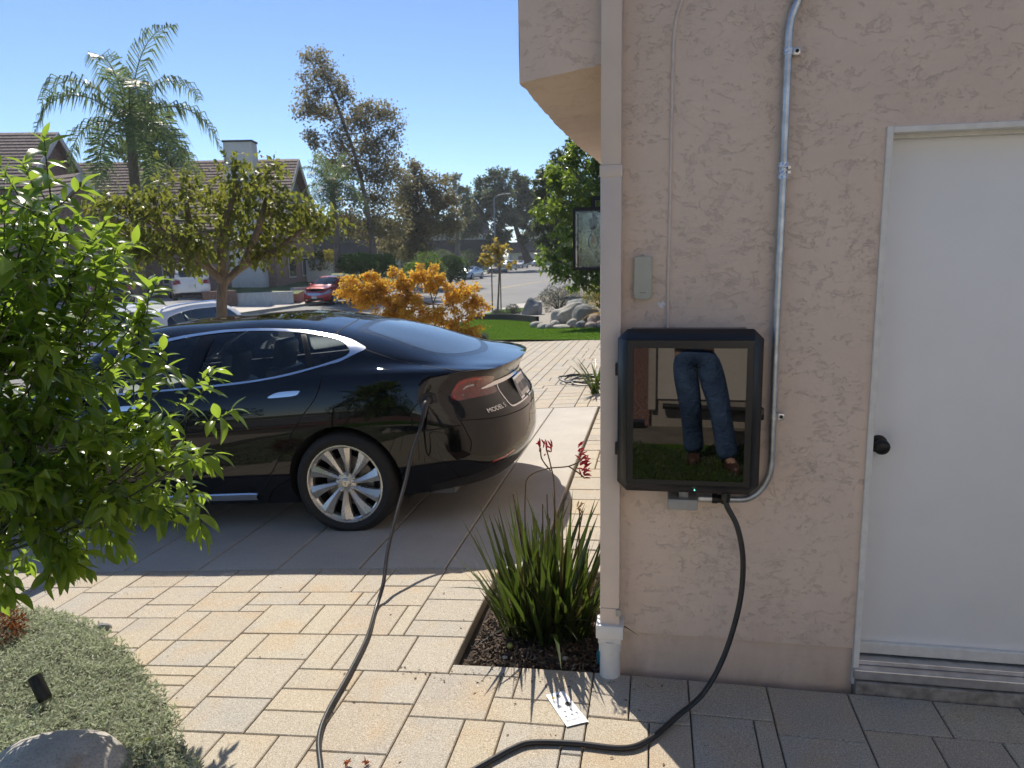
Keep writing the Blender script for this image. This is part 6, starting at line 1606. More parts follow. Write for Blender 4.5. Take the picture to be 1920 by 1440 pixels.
# --- staked young tree
tree('staked_tree', 'thin young tree with a few golden leaves tied to two stakes', [gr(-7.05,33.5,.02), (-6.95,33.59,1.11), (-7.02,33.57,2.19)], .045, .02, [((-7.36,33.50,1.84),0.39),((-6.95,33.59,2.02),0.39),((-6.73,33.63,1.71),0.37),((-7.56,33.46,1.37),0.32),((-7.09,33.56,1.31),0.34),((-6.33,33.71,1.29),0.29)], 620, .17, leafmat('golden_leaf', (.14,.12,.02), (.36,.27,.05), .5, .5, (.8,.6,.1)), M_BARK, None, 6, .4, .6, seed=20, twr=.008)
for dx, lb in ((-.24,'wooden stake on the street side of the staked tree'),(.16,'wooden stake on the garden side of the staked tree')):
    b = MB(); x, y = -7.05+dx, 33.5; b.tube([(x,y,G(x,y)-.3),(x,y,G(x,y)+2.15)], .03, 8); tag(b.build('tree_stake', plain('stake_wood', (.22,.15,.09), .8), None, True), lb, 'stake')
# --- bushes across the street
for k, (c, r, m_, lb) in enumerate([((-17.80,43.50,0.28),1.5,M_MIDG,'bright green hedge bush behind the red crossover'),((-17.31,45.84,0.35),1.4,M_MIDG,'second green bush along from the red crossover'),((-17.75,57.31,-0.46),2.0,M_MIDG,'big light green bush behind the middle of the orange maple'),((-16.46,59.78,-0.36),1.7,M_MIDG,'rounded green bush next to the silver blue sedan'),((-24.97,54.56,0.97),1.2,M_YELG,'yellowish bush beside the low white wall'),
        ((-29.87,90.18,1.49),2.2,M_YELG,'yellow leaved bush in front of the townhouses'),((-32.86,113.33,-0.53),2.6,M_DARKG_L,'dark clipped hedge in front of the townhouse piers'),((-28.45,114.52,-0.22),2.6,M_DARKG_L,'dark clipped hedge right of the yellow bush'),((-29.69,54.43,-0.40),1.3,M_DARKG_L,'dark bush in the shaded front garden'),((-29.75,52.10,-0.49),1.1,M_DARKG_L,'low dark bush in front of the chimney')]):
    shrub('green_bush', lb, (c[0], c[1], c[2]-.2), r, int(2600*r**.7), .16, m_, 60+k, .8, .6, 'bushes across the street', 'bush')
# --- low walls across the street
b = MB(); b.m = Matrix.Identity(4)
M_WHW = m_stucco('white_garden_wall', (.62,.60,.56), .5); M_BRK = plain('brown_brick', (.20,.12,.09), .8, 0, .2, 9, .4)
def lowwall(name, p, q, h, w, mat, label):
    p, q = Vector(p), Vector(q); d = (q-p); L = d.length; ang = math.atan2(d.y, d.x)
    b = MB(); b.box(0, L, -w/2, w/2, -.6, h, .02); o = b.build(name, mat, None, True); o.location = p; o.rotation_euler = (0,0,ang); return tag(o, label, 'wall')
lowwall('garden_wall', (-23.36,39.05,-0.78), (-20.90,40.98,-0.86), .55, .3, M_WHW, 'low white retaining wall beside the far driveway')
lowwall('garden_wall', (-24.63,37.66,-0.67), (-23.28,38.86,-0.76), .62, .3, M_BRK, 'low brown retaining wall continuing the white one')
lowwall('garden_wall', (-22.30,43.63,-0.70), (-21.66,45.07,-0.65), .55, .3, M_WHW, 'short stepped white wall behind the red crossover')
lowwall('garden_wall', (-26.28,53.94,-0.01), (-24.58,54.73,0.06), 1.5, .3, M_WHW, 'taller white garden wall beside the covered car')
v = [Vector(q) + Vector((0,0,.45)) for q in ((-23.83,39.11,-0.75), (-20.77,41.38,-0.86), (-24.58,52.54,-0.57), (-32.15,50.66,-0.40))]
link('raised_lawn', mesh('raised_lawn', [q[:] for q in v], [(0,1,2,3)]), M_FLAWN, None, 'structure')
# --- street lamp
sp0 = Vector((-23.23,109.56,-0.05)); b = MB(); b.tube([(0,0,-.3),(0,0,3),(0,0,9.8)], [.14,.11,.08], 10)
lamp = thing('street_lamp', 'grey street lamp post with curved arm in front of the dark trees', 'street lamp', sp0); b.build('pole', plain('lamp_grey', (.20,.22,.24), .5, .4), lamp, True)
b = MB(); b.tube(smoothpts([(0,0,9.6),(.6,0,10.1),(2.0,0,10.3)], 5), .05, 8); b.build('arm', plain('lamp_grey_arm', (.20,.22,.24), .5, .4), lamp, True)
b = MB(); b.box(1.8,2.5,-.15,.15,10.22,10.36,.05); b.build('lamp_head', M_WHW, lamp, True)
# --- houses
def m_shingle(name, a, b_, bw=.45, rh=.22):
    t = NT(name); co = t.n('TexCoord').outputs['UV']
    br = t.n('TexBrick', i_Scale=1.0, i_Color1=(*a,1), i_Color2=(*b_,1), i_Mortar=(*[q*.35 for q in a],1)); br.inputs['Mortar Size'].default_value = .022; br.inputs['Brick Width'].default_value = bw; br.inputs['Row Height'].default_value = rh
    t.link(co, br.inputs['Vector']); c = t.mix(t.math('MULTIPLY', t.noise(t.coord('Object'), 1.5, 5), .5), br.outputs[0], tuple(q*.6 for q in a))
    return t.done(t.bsdf(c, .85, 0, t.bump(br.outputs['Fac'], .6, -.04)))
M_SHG = m_shingle('brown_shingles', (.27,.19,.155), (.36,.26,.215)); M_SHG2 = m_shingle('grey_shingles', (.075,.07,.075), (.11,.105,.11), .5, .25)
M_CREAM = m_stucco('cream_wall', (.70,.64,.54), .6); M_HBRK = plain('house_brick', (.26,.17,.135), .85, 0, .2, 6, .3); M_TEAL = plain('grey_green_siding', (.16,.20,.19), .7, 0, .1, 3)
M_WIN = plain('window_glass', (.02,.025,.03), .06, 0, .2, 2)
def roof_slab(name, quad, th, mat, parent):
    """sloping roof plane with courses of overlapping shingle strips"""
    a, b_, c_, d = [Vector(q) for q in quad]        # eave a-b, ridge d-c
    n = (b_-a).cross(d-a).normalized(); n = n if n.z > 0 else -n; L, S_ = (b_-a).length, (d-a).length
    rows = max(6, int(S_/.34)); v = []; f = []; uvs = []
    for k in range(rows):
        t0, t1 = k/rows, (k+1)/rows
        p0, p1, q1, q0 = a.lerp(d, t0), b_.lerp(c_, t0), b_.lerp(c_, t1), a.lerp(d, t1)
        bb = len(v); v += [(p0+n*.05)[:], (p1+n*.05)[:], (q1+n*.012)[:], (q0+n*.012)[:], (p0)[:], (p1)[:]]
        f += [(bb,bb+1,bb+2,bb+3),(bb+4,bb+5,bb+1,bb)]; uvs += [(0,k*.22),(L,k*.22),(L,k*.22+.2),(0,k*.22+.2)] + [(0,k*.22),(L,k*.22),(L,k*.22),(0,k*.22)]
    bb = len(v); v += [(q-n*th)[:] for q in (a,b_,c_,d)]; f.append((bb+3,bb+2,bb+1,bb)); uvs += [(0,0)]*4
    f += [(bb,bb+1,4+1,4)]; uvs += [(0,0)]*4
    me = mesh(name, v, f); ul = me.uv_layers.new(name='UVMap')
    for i, q in enumerate(uvs): ul.data[i].uv = q
    return link(name, me, mat, parent)
def house(name, label, loc, ang, L, W_, he, hr, wall, roofm, trim, wins=(), chim=None, gable=None):
    """ridge along local x, gable ends at x=0 and x=-L"""
    root = thing(name, label, 'house', loc, ang)
    b = MB(); b.box(-L,0,-W_/2,W_/2,-1,he); b.build('wall', wall, root)
    for x, sgn in ((0,1),(-L,-1)):
        b = MB(); b.prism([(-W_/2,he+.002),(W_/2,he+.002),(0,hr-.10)], x-.1*sgn, x+.02*sgn, 'yz'); b.build('gable_wall', gable or wall, root)
    e = .6; zo = e*(hr-he)/(W_/2)
    rf = roof_slab('roof', [(-L-.4,-W_/2-e,he-zo),(.6,-W_/2-e,he-zo),(.6,0,hr),(-L-.4,0,hr)], .18, roofm, root)
    roof_slab('roof', [(-L-.4,W_/2+e,he-zo),(.6,W_/2+e,he-zo),(.6,0,hr),(-L-.4,0,hr)], .18, roofm, root)
    for sg in (-1,1):
        b = MB(); n = Vector((0,sg*(hr-he),W_/2)).normalized()
        p, q = Vector((.66,sg*(W_/2+e),he-zo)), Vector((.66,0,hr)); b.add([(p+n*.02)[:],(q+n*.02)[:],(q-n*.32)[:],(p-n*.32)[:]] + [((p+n*.02)+Vector((-.06,0,0)))[:],((q+n*.02)+Vector((-.06,0,0)))[:],((q-n*.32)+Vector((-.06,0,0)))[:],((p-n*.32)+Vector((-.06,0,0)))[:]], [(0,1,2,3),(7,6,5,4),(0,4,5,1),(3,2,6,7)]); b.build('barge_board', trim, root)
    for (face, u, z, w, h) in wins:
        b = MB()
        if face == 'y': b.box(u,u+w,-W_/2-.06,-W_/2-.01,z,z+h)
        else: b.box(.03,.08,u,u+w,z,z+h)
        wf = b.build('window', trim, root)
        b = MB()
        if face == 'y': b.box(u+.08,u+w/2-.03,-W_/2-.08,-W_/2-.061,z+.08,z+h-.08)
        else: b.box(.081,.10,u+.08,u+w/2-.03,z+.08,z+h-.08)
        b.build('pane', M_WIN, wf)
        b = MB()
        if face == 'y': b.box(u+w/2+.03,u+w-.08,-W_/2-.08,-W_/2-.061,z+.08,z+h-.08)
        else: b.box(.081,.10,u+w/2+.03,u+w-.08,z+.08,z+h-.08)
        b.build('pane', M_WIN, wf)
    if chim:
        x, y, w, h = chim; b = MB(); b.prism([(x-w*.62,-1),(x+w*.62,-1),(x+w*.5,h),(x-w*.5,h)], y-.55, y+.55); b.build('chimney', M_WHW, root)
        b = MB(); b.box(x-w*.53,x+w*.53,y-.6,y+.6,h+.002,h+.12); b.build('chimney_cap', M_SHG2, root)
    return root
hx = Vector((-25.94,51.87,8.08)); hx.z = -.9
hy = Vector((-41.74,48.51,8.36)); dv = hx - Vector((hy.x, hy.y, -.9)); ha = math.atan2(dv.y, dv.x)
house('gabled_house', 'brown shingle roofed house with tall white chimney behind the street tree', hx, ha, 19, 11, 5.0, 9.6, M_HBRK, M_SHG, M_WHW, [('y',-3.0,1.0,1.6,1.4),('y',-7.5,1.0,2.2,1.4),('y',-12,.6,2.2,1.6),('x',-2.5,1.2,1.8,1.4),('x',1.2,1.2,1.8,1.4)], (-1.6,-5.9,1.8,9.9), M_TEAL)
# garage wing with a white edged gable and a pale door
gw = Vector((-33.57,39.71,-0.33)); gw.z = -.8
house('garage_wing', 'low gabled garage wing with white barge boards left of the queen palm', gw, R(-20), 8, 6.0, 4.6, 7.6, M_HBRK, M_SHG, M_WHW, [('x',-2.2,.1,4.4,2.2)])
h2 = Vector((-39.63,45.05,9.73)); h2.z = -.8
house('gabled_house', 'far left house with white gable boards above the leafy bush', h2, R(14), 14, 8, 7.6, 11.0, M_HBRK, M_SHG, M_WHW, [('x',-2.6,5.2,2.2,1.5),('x',.6,5.2,2.2,1.5),('y',-4,5.2,2.2,1.3)])
# townhouses with mansard roofs
def townhouse(label, loc, ang, L, D_, units, tall):
    root = thing('townhouse', label, 'building', loc, ang, 'townhouses at the end of the street'); h1 = 3.0
    b = MB(); b.box(0,L,0,D_,-1,h1); b.build('wall', M_CREAM, root)
    b = MB(); b.prism([(-.7,h1-.2),(D_+.7,h1-.2),(D_-.6,h1+2.2),(.6,h1+2.2)], -.6, L+.6, 'yz'); b.build('lower_roof', M_SHG2, root)
    if tall:
        b = MB(); b.box(L*.12,L*.88,1.2,D_-1,h1+2.201,h1+3.6); b.build('upper_wall', M_CREAM, root)
        b = MB(); b.prism([(.6,h1+3.4),(D_-.4,h1+3.4),(D_-1.6,h1+5.6),(1.8,h1+5.6)], L*.10, L*.90, 'yz'); b.build('upper_roof', M_SHG2, root)
    for k in range(units+1):
        x = L*k/units; b = MB(); b.prism([(-1.7,-1),(.4,-1),(.4,h1+.3),(-.25,h1+.3)], x-.22, x+.22, 'yz'); b.build('pier', M_WHW, root)
    for k in range(units):
        x = L*(k+.5)/units; b = MB(); b.box(x-.9,x+.9,-.05,-.01,.6,2.2); w_ = b.build('window', M_TEAL, root)
        b = MB(); b.box(x-.8,x+.8,-.08,-.051,.7,2.1); b.build('pane', M_WIN, w_)
townhouse('cream townhouse with white piers behind the brown tree', (-61,104,-1), R(10), 22, 12, 5, False)
townhouse('two storey cream townhouse with grey mansard roof between the trees', (-46,128,-1), R(5), 18, 12, 4, True)
townhouse('grey roofed townhouse behind the last parked cars', (-33,172,-1), R(-6), 34, 12, 6, True)
# dense far greenery closing the street end
for k, (c, r) in enumerate([((-46.65,121.34,3.92),3.71),((-47.61,110.15,2.62),3.43),((-53.41,107.46,1.94),3.86),((-24.73,188.38,2.14),4.07),((-15.36,149.21,0.93),4.29),((-8.13,119.72,1.83),5.14),((-57.02,94.07,0.67),3.14),((-62.06,65.18,2.92),3.86)]):
    shrub('distant_trees', ['far green treetop mass behind the sycamore','far treetop behind the small palm','far treetop beyond the white chimney','far treetop closing the end of the street','far treetop right of the street end','far treetop behind the garage wall','far treetop beyond the far driveway','far treetop behind the far left house'][k], (c[0], c[1], -1), r*1.6, 4200, .55, M_DARKG_L, 90+k, 1.0, .7, 'far treetops', 'tree')
# ================================================================ CABLE, PAPER, LITTER
M_CABLE = plain('cable_rubber', (.016,.016,.017), .38, 0, .1, 20)
cable = thing('charging_cable', 'long black charging cable looping from the wall charger over the paving to the sedan', 'cable', (.271, 2.77, .78))
CO_ = Vector((.271, 2.77, .78))
def gg(x, y, dz=.012): return (x, y, G(x, y)+dz)
cp = [(.271,2.77,.79),(.275,2.765,.755),(.314,2.755,.677),(.337,2.745,.552),(.327,2.725,.385),(.275,2.69,.195),(.20,2.64,.065),(.10,2.545,.018),gg(.005,2.41),gg(-.083,2.345),gg(-.25,2.343),gg(-.40,2.328),gg(-.466,2.285),gg(-.55,2.19),gg(-.70,2.02),gg(-.87,1.93),gg(-1.02,1.98),gg(-1.10,2.12),gg(-1.18,2.276),gg(-1.218,2.435),gg(-1.242,2.694),gg(-1.282,3.003),
      (-1.352,3.30,-.038),(-1.362,3.44,.03),(-1.392,3.60,.135),(-1.405,3.80,.275),(-1.41,3.98,.40),(-1.415,4.13,.525),(-1.40,4.25,.64),(-1.395,4.32,.715)]
b = MB(); b.tube([q - CO_ for q in smoothpts(cp, 8)], .0102, 12); b.build('cord', M_CABLE, cable, True, 60)
b = MB(); b.tube([Vector(q) - CO_ for q in smoothpts([(-1.395,4.315,.71),(-1.394,4.345,.75),(-1.394,4.38,.785),(-1.396,4.43,.80)], 4)], [.014,.015,.016,.017,.019,.020,.021,.021,.022,.022,.023,.024,.025], 14); b.build('connector', plain('connector_grip', (.03,.03,.031), .35), cable, True, 60)
b = MB(); b.m = Matrix.Translation(Vector((-1.396,4.425,.805)) - CO_); b.lathe([(.010,-.006),(.012,0),(.008,.006)], 12, 'y'); b.build('release_button', M_CHROME2, cable, True)
# charge port surround on the car is part of the car
b = MB(); b.m = Matrix.Translation((.615,-.905,.878)) @ Matrix.Rotation(R(-22),4,'Z'); b.lathe([(.034,0),(.040,-.004),(.040,.012)], 24, 'y', False); b.build('port_ring', M_PLASTIC, sed, True)
# instruction sheet
pp = [(-.397,2.626),(-.329,2.664),(-.217,2.485),(-.293,2.442)]
ps = thing('instruction_sheet', 'white instruction sheet with small printed diagrams lying on the paving', 'paper', (-.31,2.555,.0025))
def pq(u, v, dz): # u across, v along
    a = Vector((*pp[0],0)).lerp(Vector((*pp[1],0)), u); c_ = Vector((*pp[3],0)).lerp(Vector((*pp[2],0)), u); q = a.lerp(c_, v)
    return (q.x+.31, q.y-2.555, dz + .0012*(v-.5)**2*4 + .0008*math.sin(3*u))
v = []; f = []
for i in range(9):
    for j in range(13): v.append(pq(i/8, j/12, .001))
for i in range(8):
    for j in range(12): f.append((i*13+j, i*13+j+1, (i+1)*13+j+1, (i+1)*13+j))
link('sheet', mesh('sheet', v, f, True), plain('white_paper', (.80,.81,.84), .6, 0, .01, 10), ps)
M_INK = plain('print_ink', (.16,.16,.18), .6); M_PYEL = plain('print_yellow', (.70,.48,.03), .6)
def printed(poly, mat, name):
    vv_ = [pq(u, v_, .0018) for u, v_ in poly]; me = mesh(name, vv_, [tuple(range(len(vv_)))]); o = link(name, me, mat, ps)
printed([(.16,.16),(.38,.16),(.27,.08)], M_PYEL, 'warning_triangle')
def disc(u, v_, r, mat): printed([(u + r*math.cos(a)*1.25, v_ + r*math.sin(a)*.55) for a in np.linspace(0,6.0,14)], mat, 'printed_symbol')
disc(.55,.12,.09,M_INK); disc(.72,.40,.12,plain('print_black', (.03,.03,.035), .6)); disc(.28,.42,.07,M_INK)
for (u, v_) in ((.35,.60),(.66,.58),(.25,.74),(.55,.72),(.80,.70)):
    printed([(u-.06,v_-.03),(u+.05,v_-.035),(u+.03,v_+.005),(u+.06,v_+.03),(u-.02,v_+.015)], M_INK, 'printed_symbol')
for k, (u, v_) in enumerate(((.20,.24),(.20,.27),(.20,.30),(.20,.84),(.20,.87),(.45,.84),(.45,.87),(.66,.84))):
    printed([(u-.08,v_-.005),(u+.12,v_-.005),(u+.12,v_+.004),(u-.08,v_+.004)], plain('print_grey', (.35,.35,.37), .6) if k == 0 else bpy.data.materials['print_grey'], 'printed_line')
# dry leaves
M_DRYL = leafmat('dry_leaf', (.20,.05,.02), (.38,.12,.05), .7, .3, (.6,.2,.06))
def dryleaf(x, y, s_, a, label, n=7, mat=None):
    v = [(0,0,.012)]; f = []
    rr = random.Random(int(x*1000))
    for k in range(2*n):
        t_ = 2*math.pi*k/(2*n); r_ = s_*(1.0 if k % 2 == 0 else .45)*rr.uniform(.7,1.1); v.append((r_*math.cos(t_), r_*math.sin(t_), .004 + rr.uniform(0,.02)))
    for k in range(2*n): f.append((0, 1+k, 1+(k+1) % (2*n)))
    o = link('fallen_leaf', mesh('fallen_leaf', v, f), mat or M_DRYL); o.location = (x, y, G(x, y)+.002); o.rotation_euler = (0,0,a); tag(o, label, 'leaf')
dryleaf(-1.02,2.155,.022,.3,'curled red dry leaf on the paving inside the cable loop')
dryleaf(-.955,2.165,.020,1.3,'smaller red dry leaf beside the cable on the paving')
o = link('fallen_leaf', variants[1][0].copy()); o.data.materials[0] = leafmat('lime_leaf', (.42,.48,.12), (.5,.56,.16), .5, .4); o.location = (-1.80,2.14,G(-1.8,2.14)+.065); o.scale = (.05,.05,.05); o.rotation_euler = (.2,.1,1.2); tag(o, 'lone pale lime leaf lying on the ground cover', 'leaf')
# small loquat-like fruit in the mulch
b = MB(); b.lathe([(.001,-.013),(.010,-.010),(.0145,0),(.010,.010),(.001,.0125)], 14); o = b.build('fallen_fruit', plain('green_fruit', (.32,.33,.08), .4), None, True); o.location = (-.615,3.02,-.025); tag(o, 'small green fruit lying in the dark mulch', 'fruit')
# stones in the mulch
for k, (x, y, s_) in enumerate(((-.36,2.96,.016),(-.62,2.93,.012))): rock('pebble', ['pale pebble in the mulch under the strappy plant','small pebble near the corner of the mulch bed'][k], (x, y, -.03), s_, s_*.7, s_*.6, M_ROCKW, 70+k, .1, 'pebble')
rock('lava_stone', 'dark rough stone at the edge of the ground cover next to the pavers', (-2.72,3.06,G(-2.72,3.06)+.02), .045, .03, .025, M_ROCKG, 77, .3, 'stone', flat=.7)
# leaf litter and crumbs on the paving
v, f = [], []; rl = random.Random(9)
for k in range(170):
    x, y = rl.uniform(-3.0,1.6), rl.uniform(2.05,3.75)
    if rl.random() < .45: x, y = rl.gauss(-.55,.35), 2.78 + abs(rl.gauss(0,.05))*-1
    if BED[0]-.03 < x < .9 and y > BED[2]-.02 or inpoly(np.array([[x, y]]), gpoly)[0]: continue
    s_ = rl.uniform(.003,.011); a = rl.uniform(0,6.3); z = G(x, y) + .0015; b0 = len(v); c_, n_ = math.cos(a), math.sin(a)
    for (u, w) in ((-1,0),(0,-.35),(1,.05),(0,.4)): v.append((x + (u*c_ - w*n_)*s_, y + (u*n_ + w*c_)*s_, z + rl.uniform(0,.004)))
    f.append((b0,b0+1,b0+2,b0+3))
t = NT('litter'); M_LIT = t.done(t.bsdf(t.ramp(t.n('NewGeometry').outputs['Random Per Island'], [(0,(.05,.035,.02)),(.5,(.14,.09,.045)),(1,(.30,.22,.12))]), .85))
link('leaf_litter', mesh('leaf_litter', v, f), M_LIT, bedm, 'stuff')
# ================================================================ BEHIND THE CAMERA (seen in the charger glass and the car paint)
# grass strip, bare soil, neighbour's wall, red gravel
sheet('side_lawn', fr(-4.2, 3.2, 24), fr(-1.25, .32, 8), lambda x, y: G(x, y) - .015, M_TURF)
n = 26000; xy = np.stack([rng.uniform(-1.2,2.2,n), rng.uniform(-1.3,.25,n)], 1); xy = xy[(xy[:,1] > -1.15 + .12*np.sin(5*xy[:,0]))]
P = np.array([(x, y, G(x, y)-.015) for x, y in xy]); L = rng.uniform(.03,.07,len(P))
M_SGRASS = leafmat('side_grass', (.04,.07,.02), (.12,.15,.05), .5, .3, (.2,.3,.08), hue=[(0,(.03,.06,.018)),(.6,(.07,.11,.03)),(.9,(.16,.15,.07)),(1,(.25,.2,.11))])
g_ = bpy.data.objects['side_lawn']; leaf_cloud('grass_blades', P, unit(rng.normal(0,.5,(len(P),3)) + [0,0,.8]), L, L*.10, M_SGRASS, g_, .2, .3, 'stuff')
sheet('bare_soil', fr(-4.2, 3.2, 20), fr(-1.98, -1.2, 5), lambda x, y: G(x, y) - .02, M_EARTH)
nw = thing('neighbour_house', 'beige stucco neighbouring house wall behind the photographer', 'house', (-.03, -1.95, 0))
b = MB(); b.box(0,6,-6,0,.26,4.6); b.build('wall', m_stucco('neighbour_stucco', (.70,.62,.53), .7), nw)
b = MB(); b.box(.02,6,-6,-.015,-.3,.258); b.build('foundation', m_concrete('rough_footing', (.36,.31,.25), (.50,.44,.36)), nw)
b = MB(); b.prism([(-6.4,4.5),(.5,4.5),(-3,6.4)], -.4, 6.4, 'yz'); b.build('roof', M_SHG, nw)
b = MB(); b.box(-.02,.05,-.03,.035,.16,4.6); b.build('corner_board', plain('corner_paint', (.55,.47,.39), .6), nw)
b = MB(); b.tube([(.12,.05,.20),(1.0,.05,.17),(3,.05,.13),(5.5,.05,.1)], .028, 10); pn = b.build('drain_hose', M_PLASTIC, None, True); pn.location = (-.03,-1.95,0); tag(pn, 'black drain pipe running along the foot of the neighbouring wall', 'pipe')
b = MB(); b.box(-.75,.0,-.06,.04,-.02,.05,.005); bx_ = b.build('border_timber', M_PLASTIC, None); bx_.location = (-.08,-1.9,0); tag(bx_, 'short dark border block at the corner of the neighbouring wall', 'border')
t = NT('red_gravel'); wc = t.n('NewGeometry').outputs['Position']; vo = t.n('TexVoronoi', i_Scale=26.0); t.link(wc, vo.inputs['Vector'])
M_RGR = t.done(t.bsdf(t.mix(.6, t.ramp(vo.outputs['Color'], [(.1,(.16,.06,.045)),(.5,(.30,.15,.11)),(.9,(.42,.32,.26))]), (.25,.12,.09)), .9, 0, t.bump(vo.outputs['Distance'], 1.0, -.05)))
sheet('red_gravel', fr(-7.3, -.04, 16), fr(-9, -1.97, 10), lambda x, y: G(x, y) - .03, M_RGR)
# hedge and tree that close the view behind
for k, (x, y, r, lb) in enumerate([(-2.2,-8.2,1.6,'dark hedge at the back of the red gravel, by the wall corner'),(-4.4,-8.4,1.8,'dark hedge in the middle of the red gravel border'),(-6.6,-8.0,1.7,'dark hedge at the street end of the red gravel'),(-9.2,-3.5,1.4,'rounded hedge beside the street behind the photographer')]):
    shrub('hedge', lb, (x, y, G(x, y)), r, 3600, .12, M_MIDG, 120+k, 1.1, .5, 'hedges behind the photographer', 'hedge')
tree('shade_tree', 'leafy tree standing on the red gravel behind the photographer', [(-4.8,-6.2,G(-4.8,-6.2)),(-4.75,-6.2,1.0),(-4.7,-6.1,2.4)], .16, .09, [((-4.7,-6.0,4.2),1.3),((-5.8,-6.3,3.6),1.1),((-3.6,-6.4,3.7),1.1),((-4.8,-7.2,3.6),1.1),((-4.6,-5.2,3.4),1.0)], 6000, .12, M_MIDG, M_BARK, seed=31)

# ---------------------------------------------------------------- the photographer
def skin(name, verts, edges, radii, mat, parent, root=0, sub=2):
    me = bpy.data.meshes.new(name); me.from_pydata([tuple(v) for v in verts], edges, []); me.update()
    o = bpy.data.objects.new(name, me); COL.objects.link(o); o.parent = parent
    m = o.modifiers.new('Skin', 'SKIN'); m.use_smooth_shade = True
    sv_ = me.skin_vertices[0].data
    for i, r_ in enumerate(radii):
        sv_[i].radius = r_ if hasattr(r_, '__len__') else (r_, r_); sv_[i].use_root = (i == root)
    s_ = o.modifiers.new('Sub', 'SUBSURF'); s_.levels = sub; s_.render_levels = sub
    me.materials.append(mat); return o
t = NT('denim'); co = t.coord('Object'); nz = t.noise(co, 9, 6, .65); wv = t.noise(co, 420, 2)
M_DENIM = t.done(t.bsdf(t.mix(t.math('MULTIPLY', wv, .4), t.ramp(nz, [(.3,(.035,.075,.17)),(.7,(.11,.20,.36))]), (.02,.04,.09)), .85, 0, t.bump(t.noise(co, 16, 5, .6, 1.2), .7, .03)))
M_SHIRT = plain('grey_shirt', (.16,.17,.19), .85, 0, .1, 12, .3); M_SKIN = plain('skin', (.42,.25,.18), .5, 0, .06, 15, 0, Subsurface_Weight=.1); M_HAIR = plain('brown_hair', (.035,.022,.014), .6, 0, .2, 60, .3); M_SHOE = plain('brown_shoe', (.07,.03,.018), .5, 0, .15, 20, .1); M_BELT = plain('black_belt', (.012,.011,.010), .45)
per = thing('person', 'person in blue jeans and grey shirt holding up a phone, mirrored in the charger glass', 'person', (.42,-.66,-.005))
# body: pelvis, spine, neck, head, arms, legs in one surface
J = dict(pel=(-.11,.0,.94), spi=(-.11,-.02,1.15), che=(-.12,-.03,1.36), nek=(-.12,-.02,1.51), hed=(-.13,.02,1.64), top=(-.14,.03,1.74),
         lsh=(-.30,-.02,1.43), lel=(-.42,.20,1.30), lwr=(-.47,.47,1.54), rsh=(.06,-.02,1.43), rel=(.05,.24,1.30), rwr=(-.33,.46,1.55),
         lhi=(-.20,.0,.88), lkn=(-.13,.06,.50), lan=(-.08,-.12,.09), rhi=(-.02,.0,.88), rkn=(.09,.08,.50), ran=(.165,.12,.08), lto=(-.085,-.02,.035), rto=(.205,.24,.035))
ks = list(J); ix = {k: i for i, k in enumerate(ks)}
E_ = [('pel','spi'),('spi','che'),('che','nek'),('nek','hed'),('hed','top'),('che','lsh'),('lsh','lel'),('lel','lwr'),('che','rsh'),('rsh','rel'),('rel','rwr'),('pel','lhi'),('lhi','lkn'),('lkn','lan'),('lan','lto'),('pel','rhi'),('rhi','rkn'),('rkn','ran'),('ran','rto')]
Rr = dict(pel=(.15,.11), spi=(.135,.10), che=(.15,.105), nek=.055, hed=(.078,.095), top=(.06,.07), lsh=.06, lel=.042, lwr=.030, rsh=.06, rel=.042, rwr=.030, lhi=.085, lkn=.058, lan=.042, rhi=.085, rkn=.058, ran=.042, lto=.032, rto=.032)
skin('body', [J[k] for k in ks], [(ix[a], ix[c_]) for a, c_ in E_], [Rr[k] for k in ks], M_SKIN, per, 0)
def sub_skin(name, keys, edges, rad, mat):
    kk = {k: i for i, k in enumerate(keys)}; return skin(name, [J[k] for k in keys], [(kk[a], kk[c_]) for a, c_ in edges], [rad[k] for k in keys], mat, per, 0)
J.update(bel=(-.11,0,1.0), lcu=(-.083,-.09,.055), rcu=(.172,.125,.050), lsl=(-.34,.06,1.38), rsl=(.057,.08,1.38), hem=(-.11,0,.93), lth=(-.165,.03,.70), rth=(.035,.04,.70), lsn=(-.105,-.03,.28), rsn=(.13,.10,.28))
sub_skin('jeans', ['bel','pel','lhi','lth','lkn','lsn','lcu','rhi','rth','rkn','rsn','rcu'], [('bel','pel'),('pel','lhi'),('lhi','lth'),('lth','lkn'),('lkn','lsn'),('lsn','lcu'),('pel','rhi'),('rhi','rth'),('rth','rkn'),('rkn','rsn'),('rsn','rcu')],
         dict(bel=(.165,.125), pel=(.172,.132), lhi=.120, lth=.112, lkn=.095, lsn=.088, lcu=.092, rhi=.120, rth=.112, rkn=.095, rsn=.088, rcu=.092), M_DENIM)
sub_skin('shirt', ['hem','spi','che','lsh','lsl','rsh','rsl'], [('hem','spi'),('spi','che'),('che','lsh'),('lsh','lsl'),('che','rsh'),('rsh','rsl')], dict(hem=(.185,.145), spi=(.165,.125), che=(.172,.125), lsh=.08, lsl=.075, rsh=.08, rsl=.075), M_SHIRT)
b = MB(); b.tube([(-.11+.178*math.cos(a), .138*math.sin(a), .975) for a in np.linspace(0,2*math.pi,25)], .018, 6, False); b.build('belt', M_BELT, per, True)
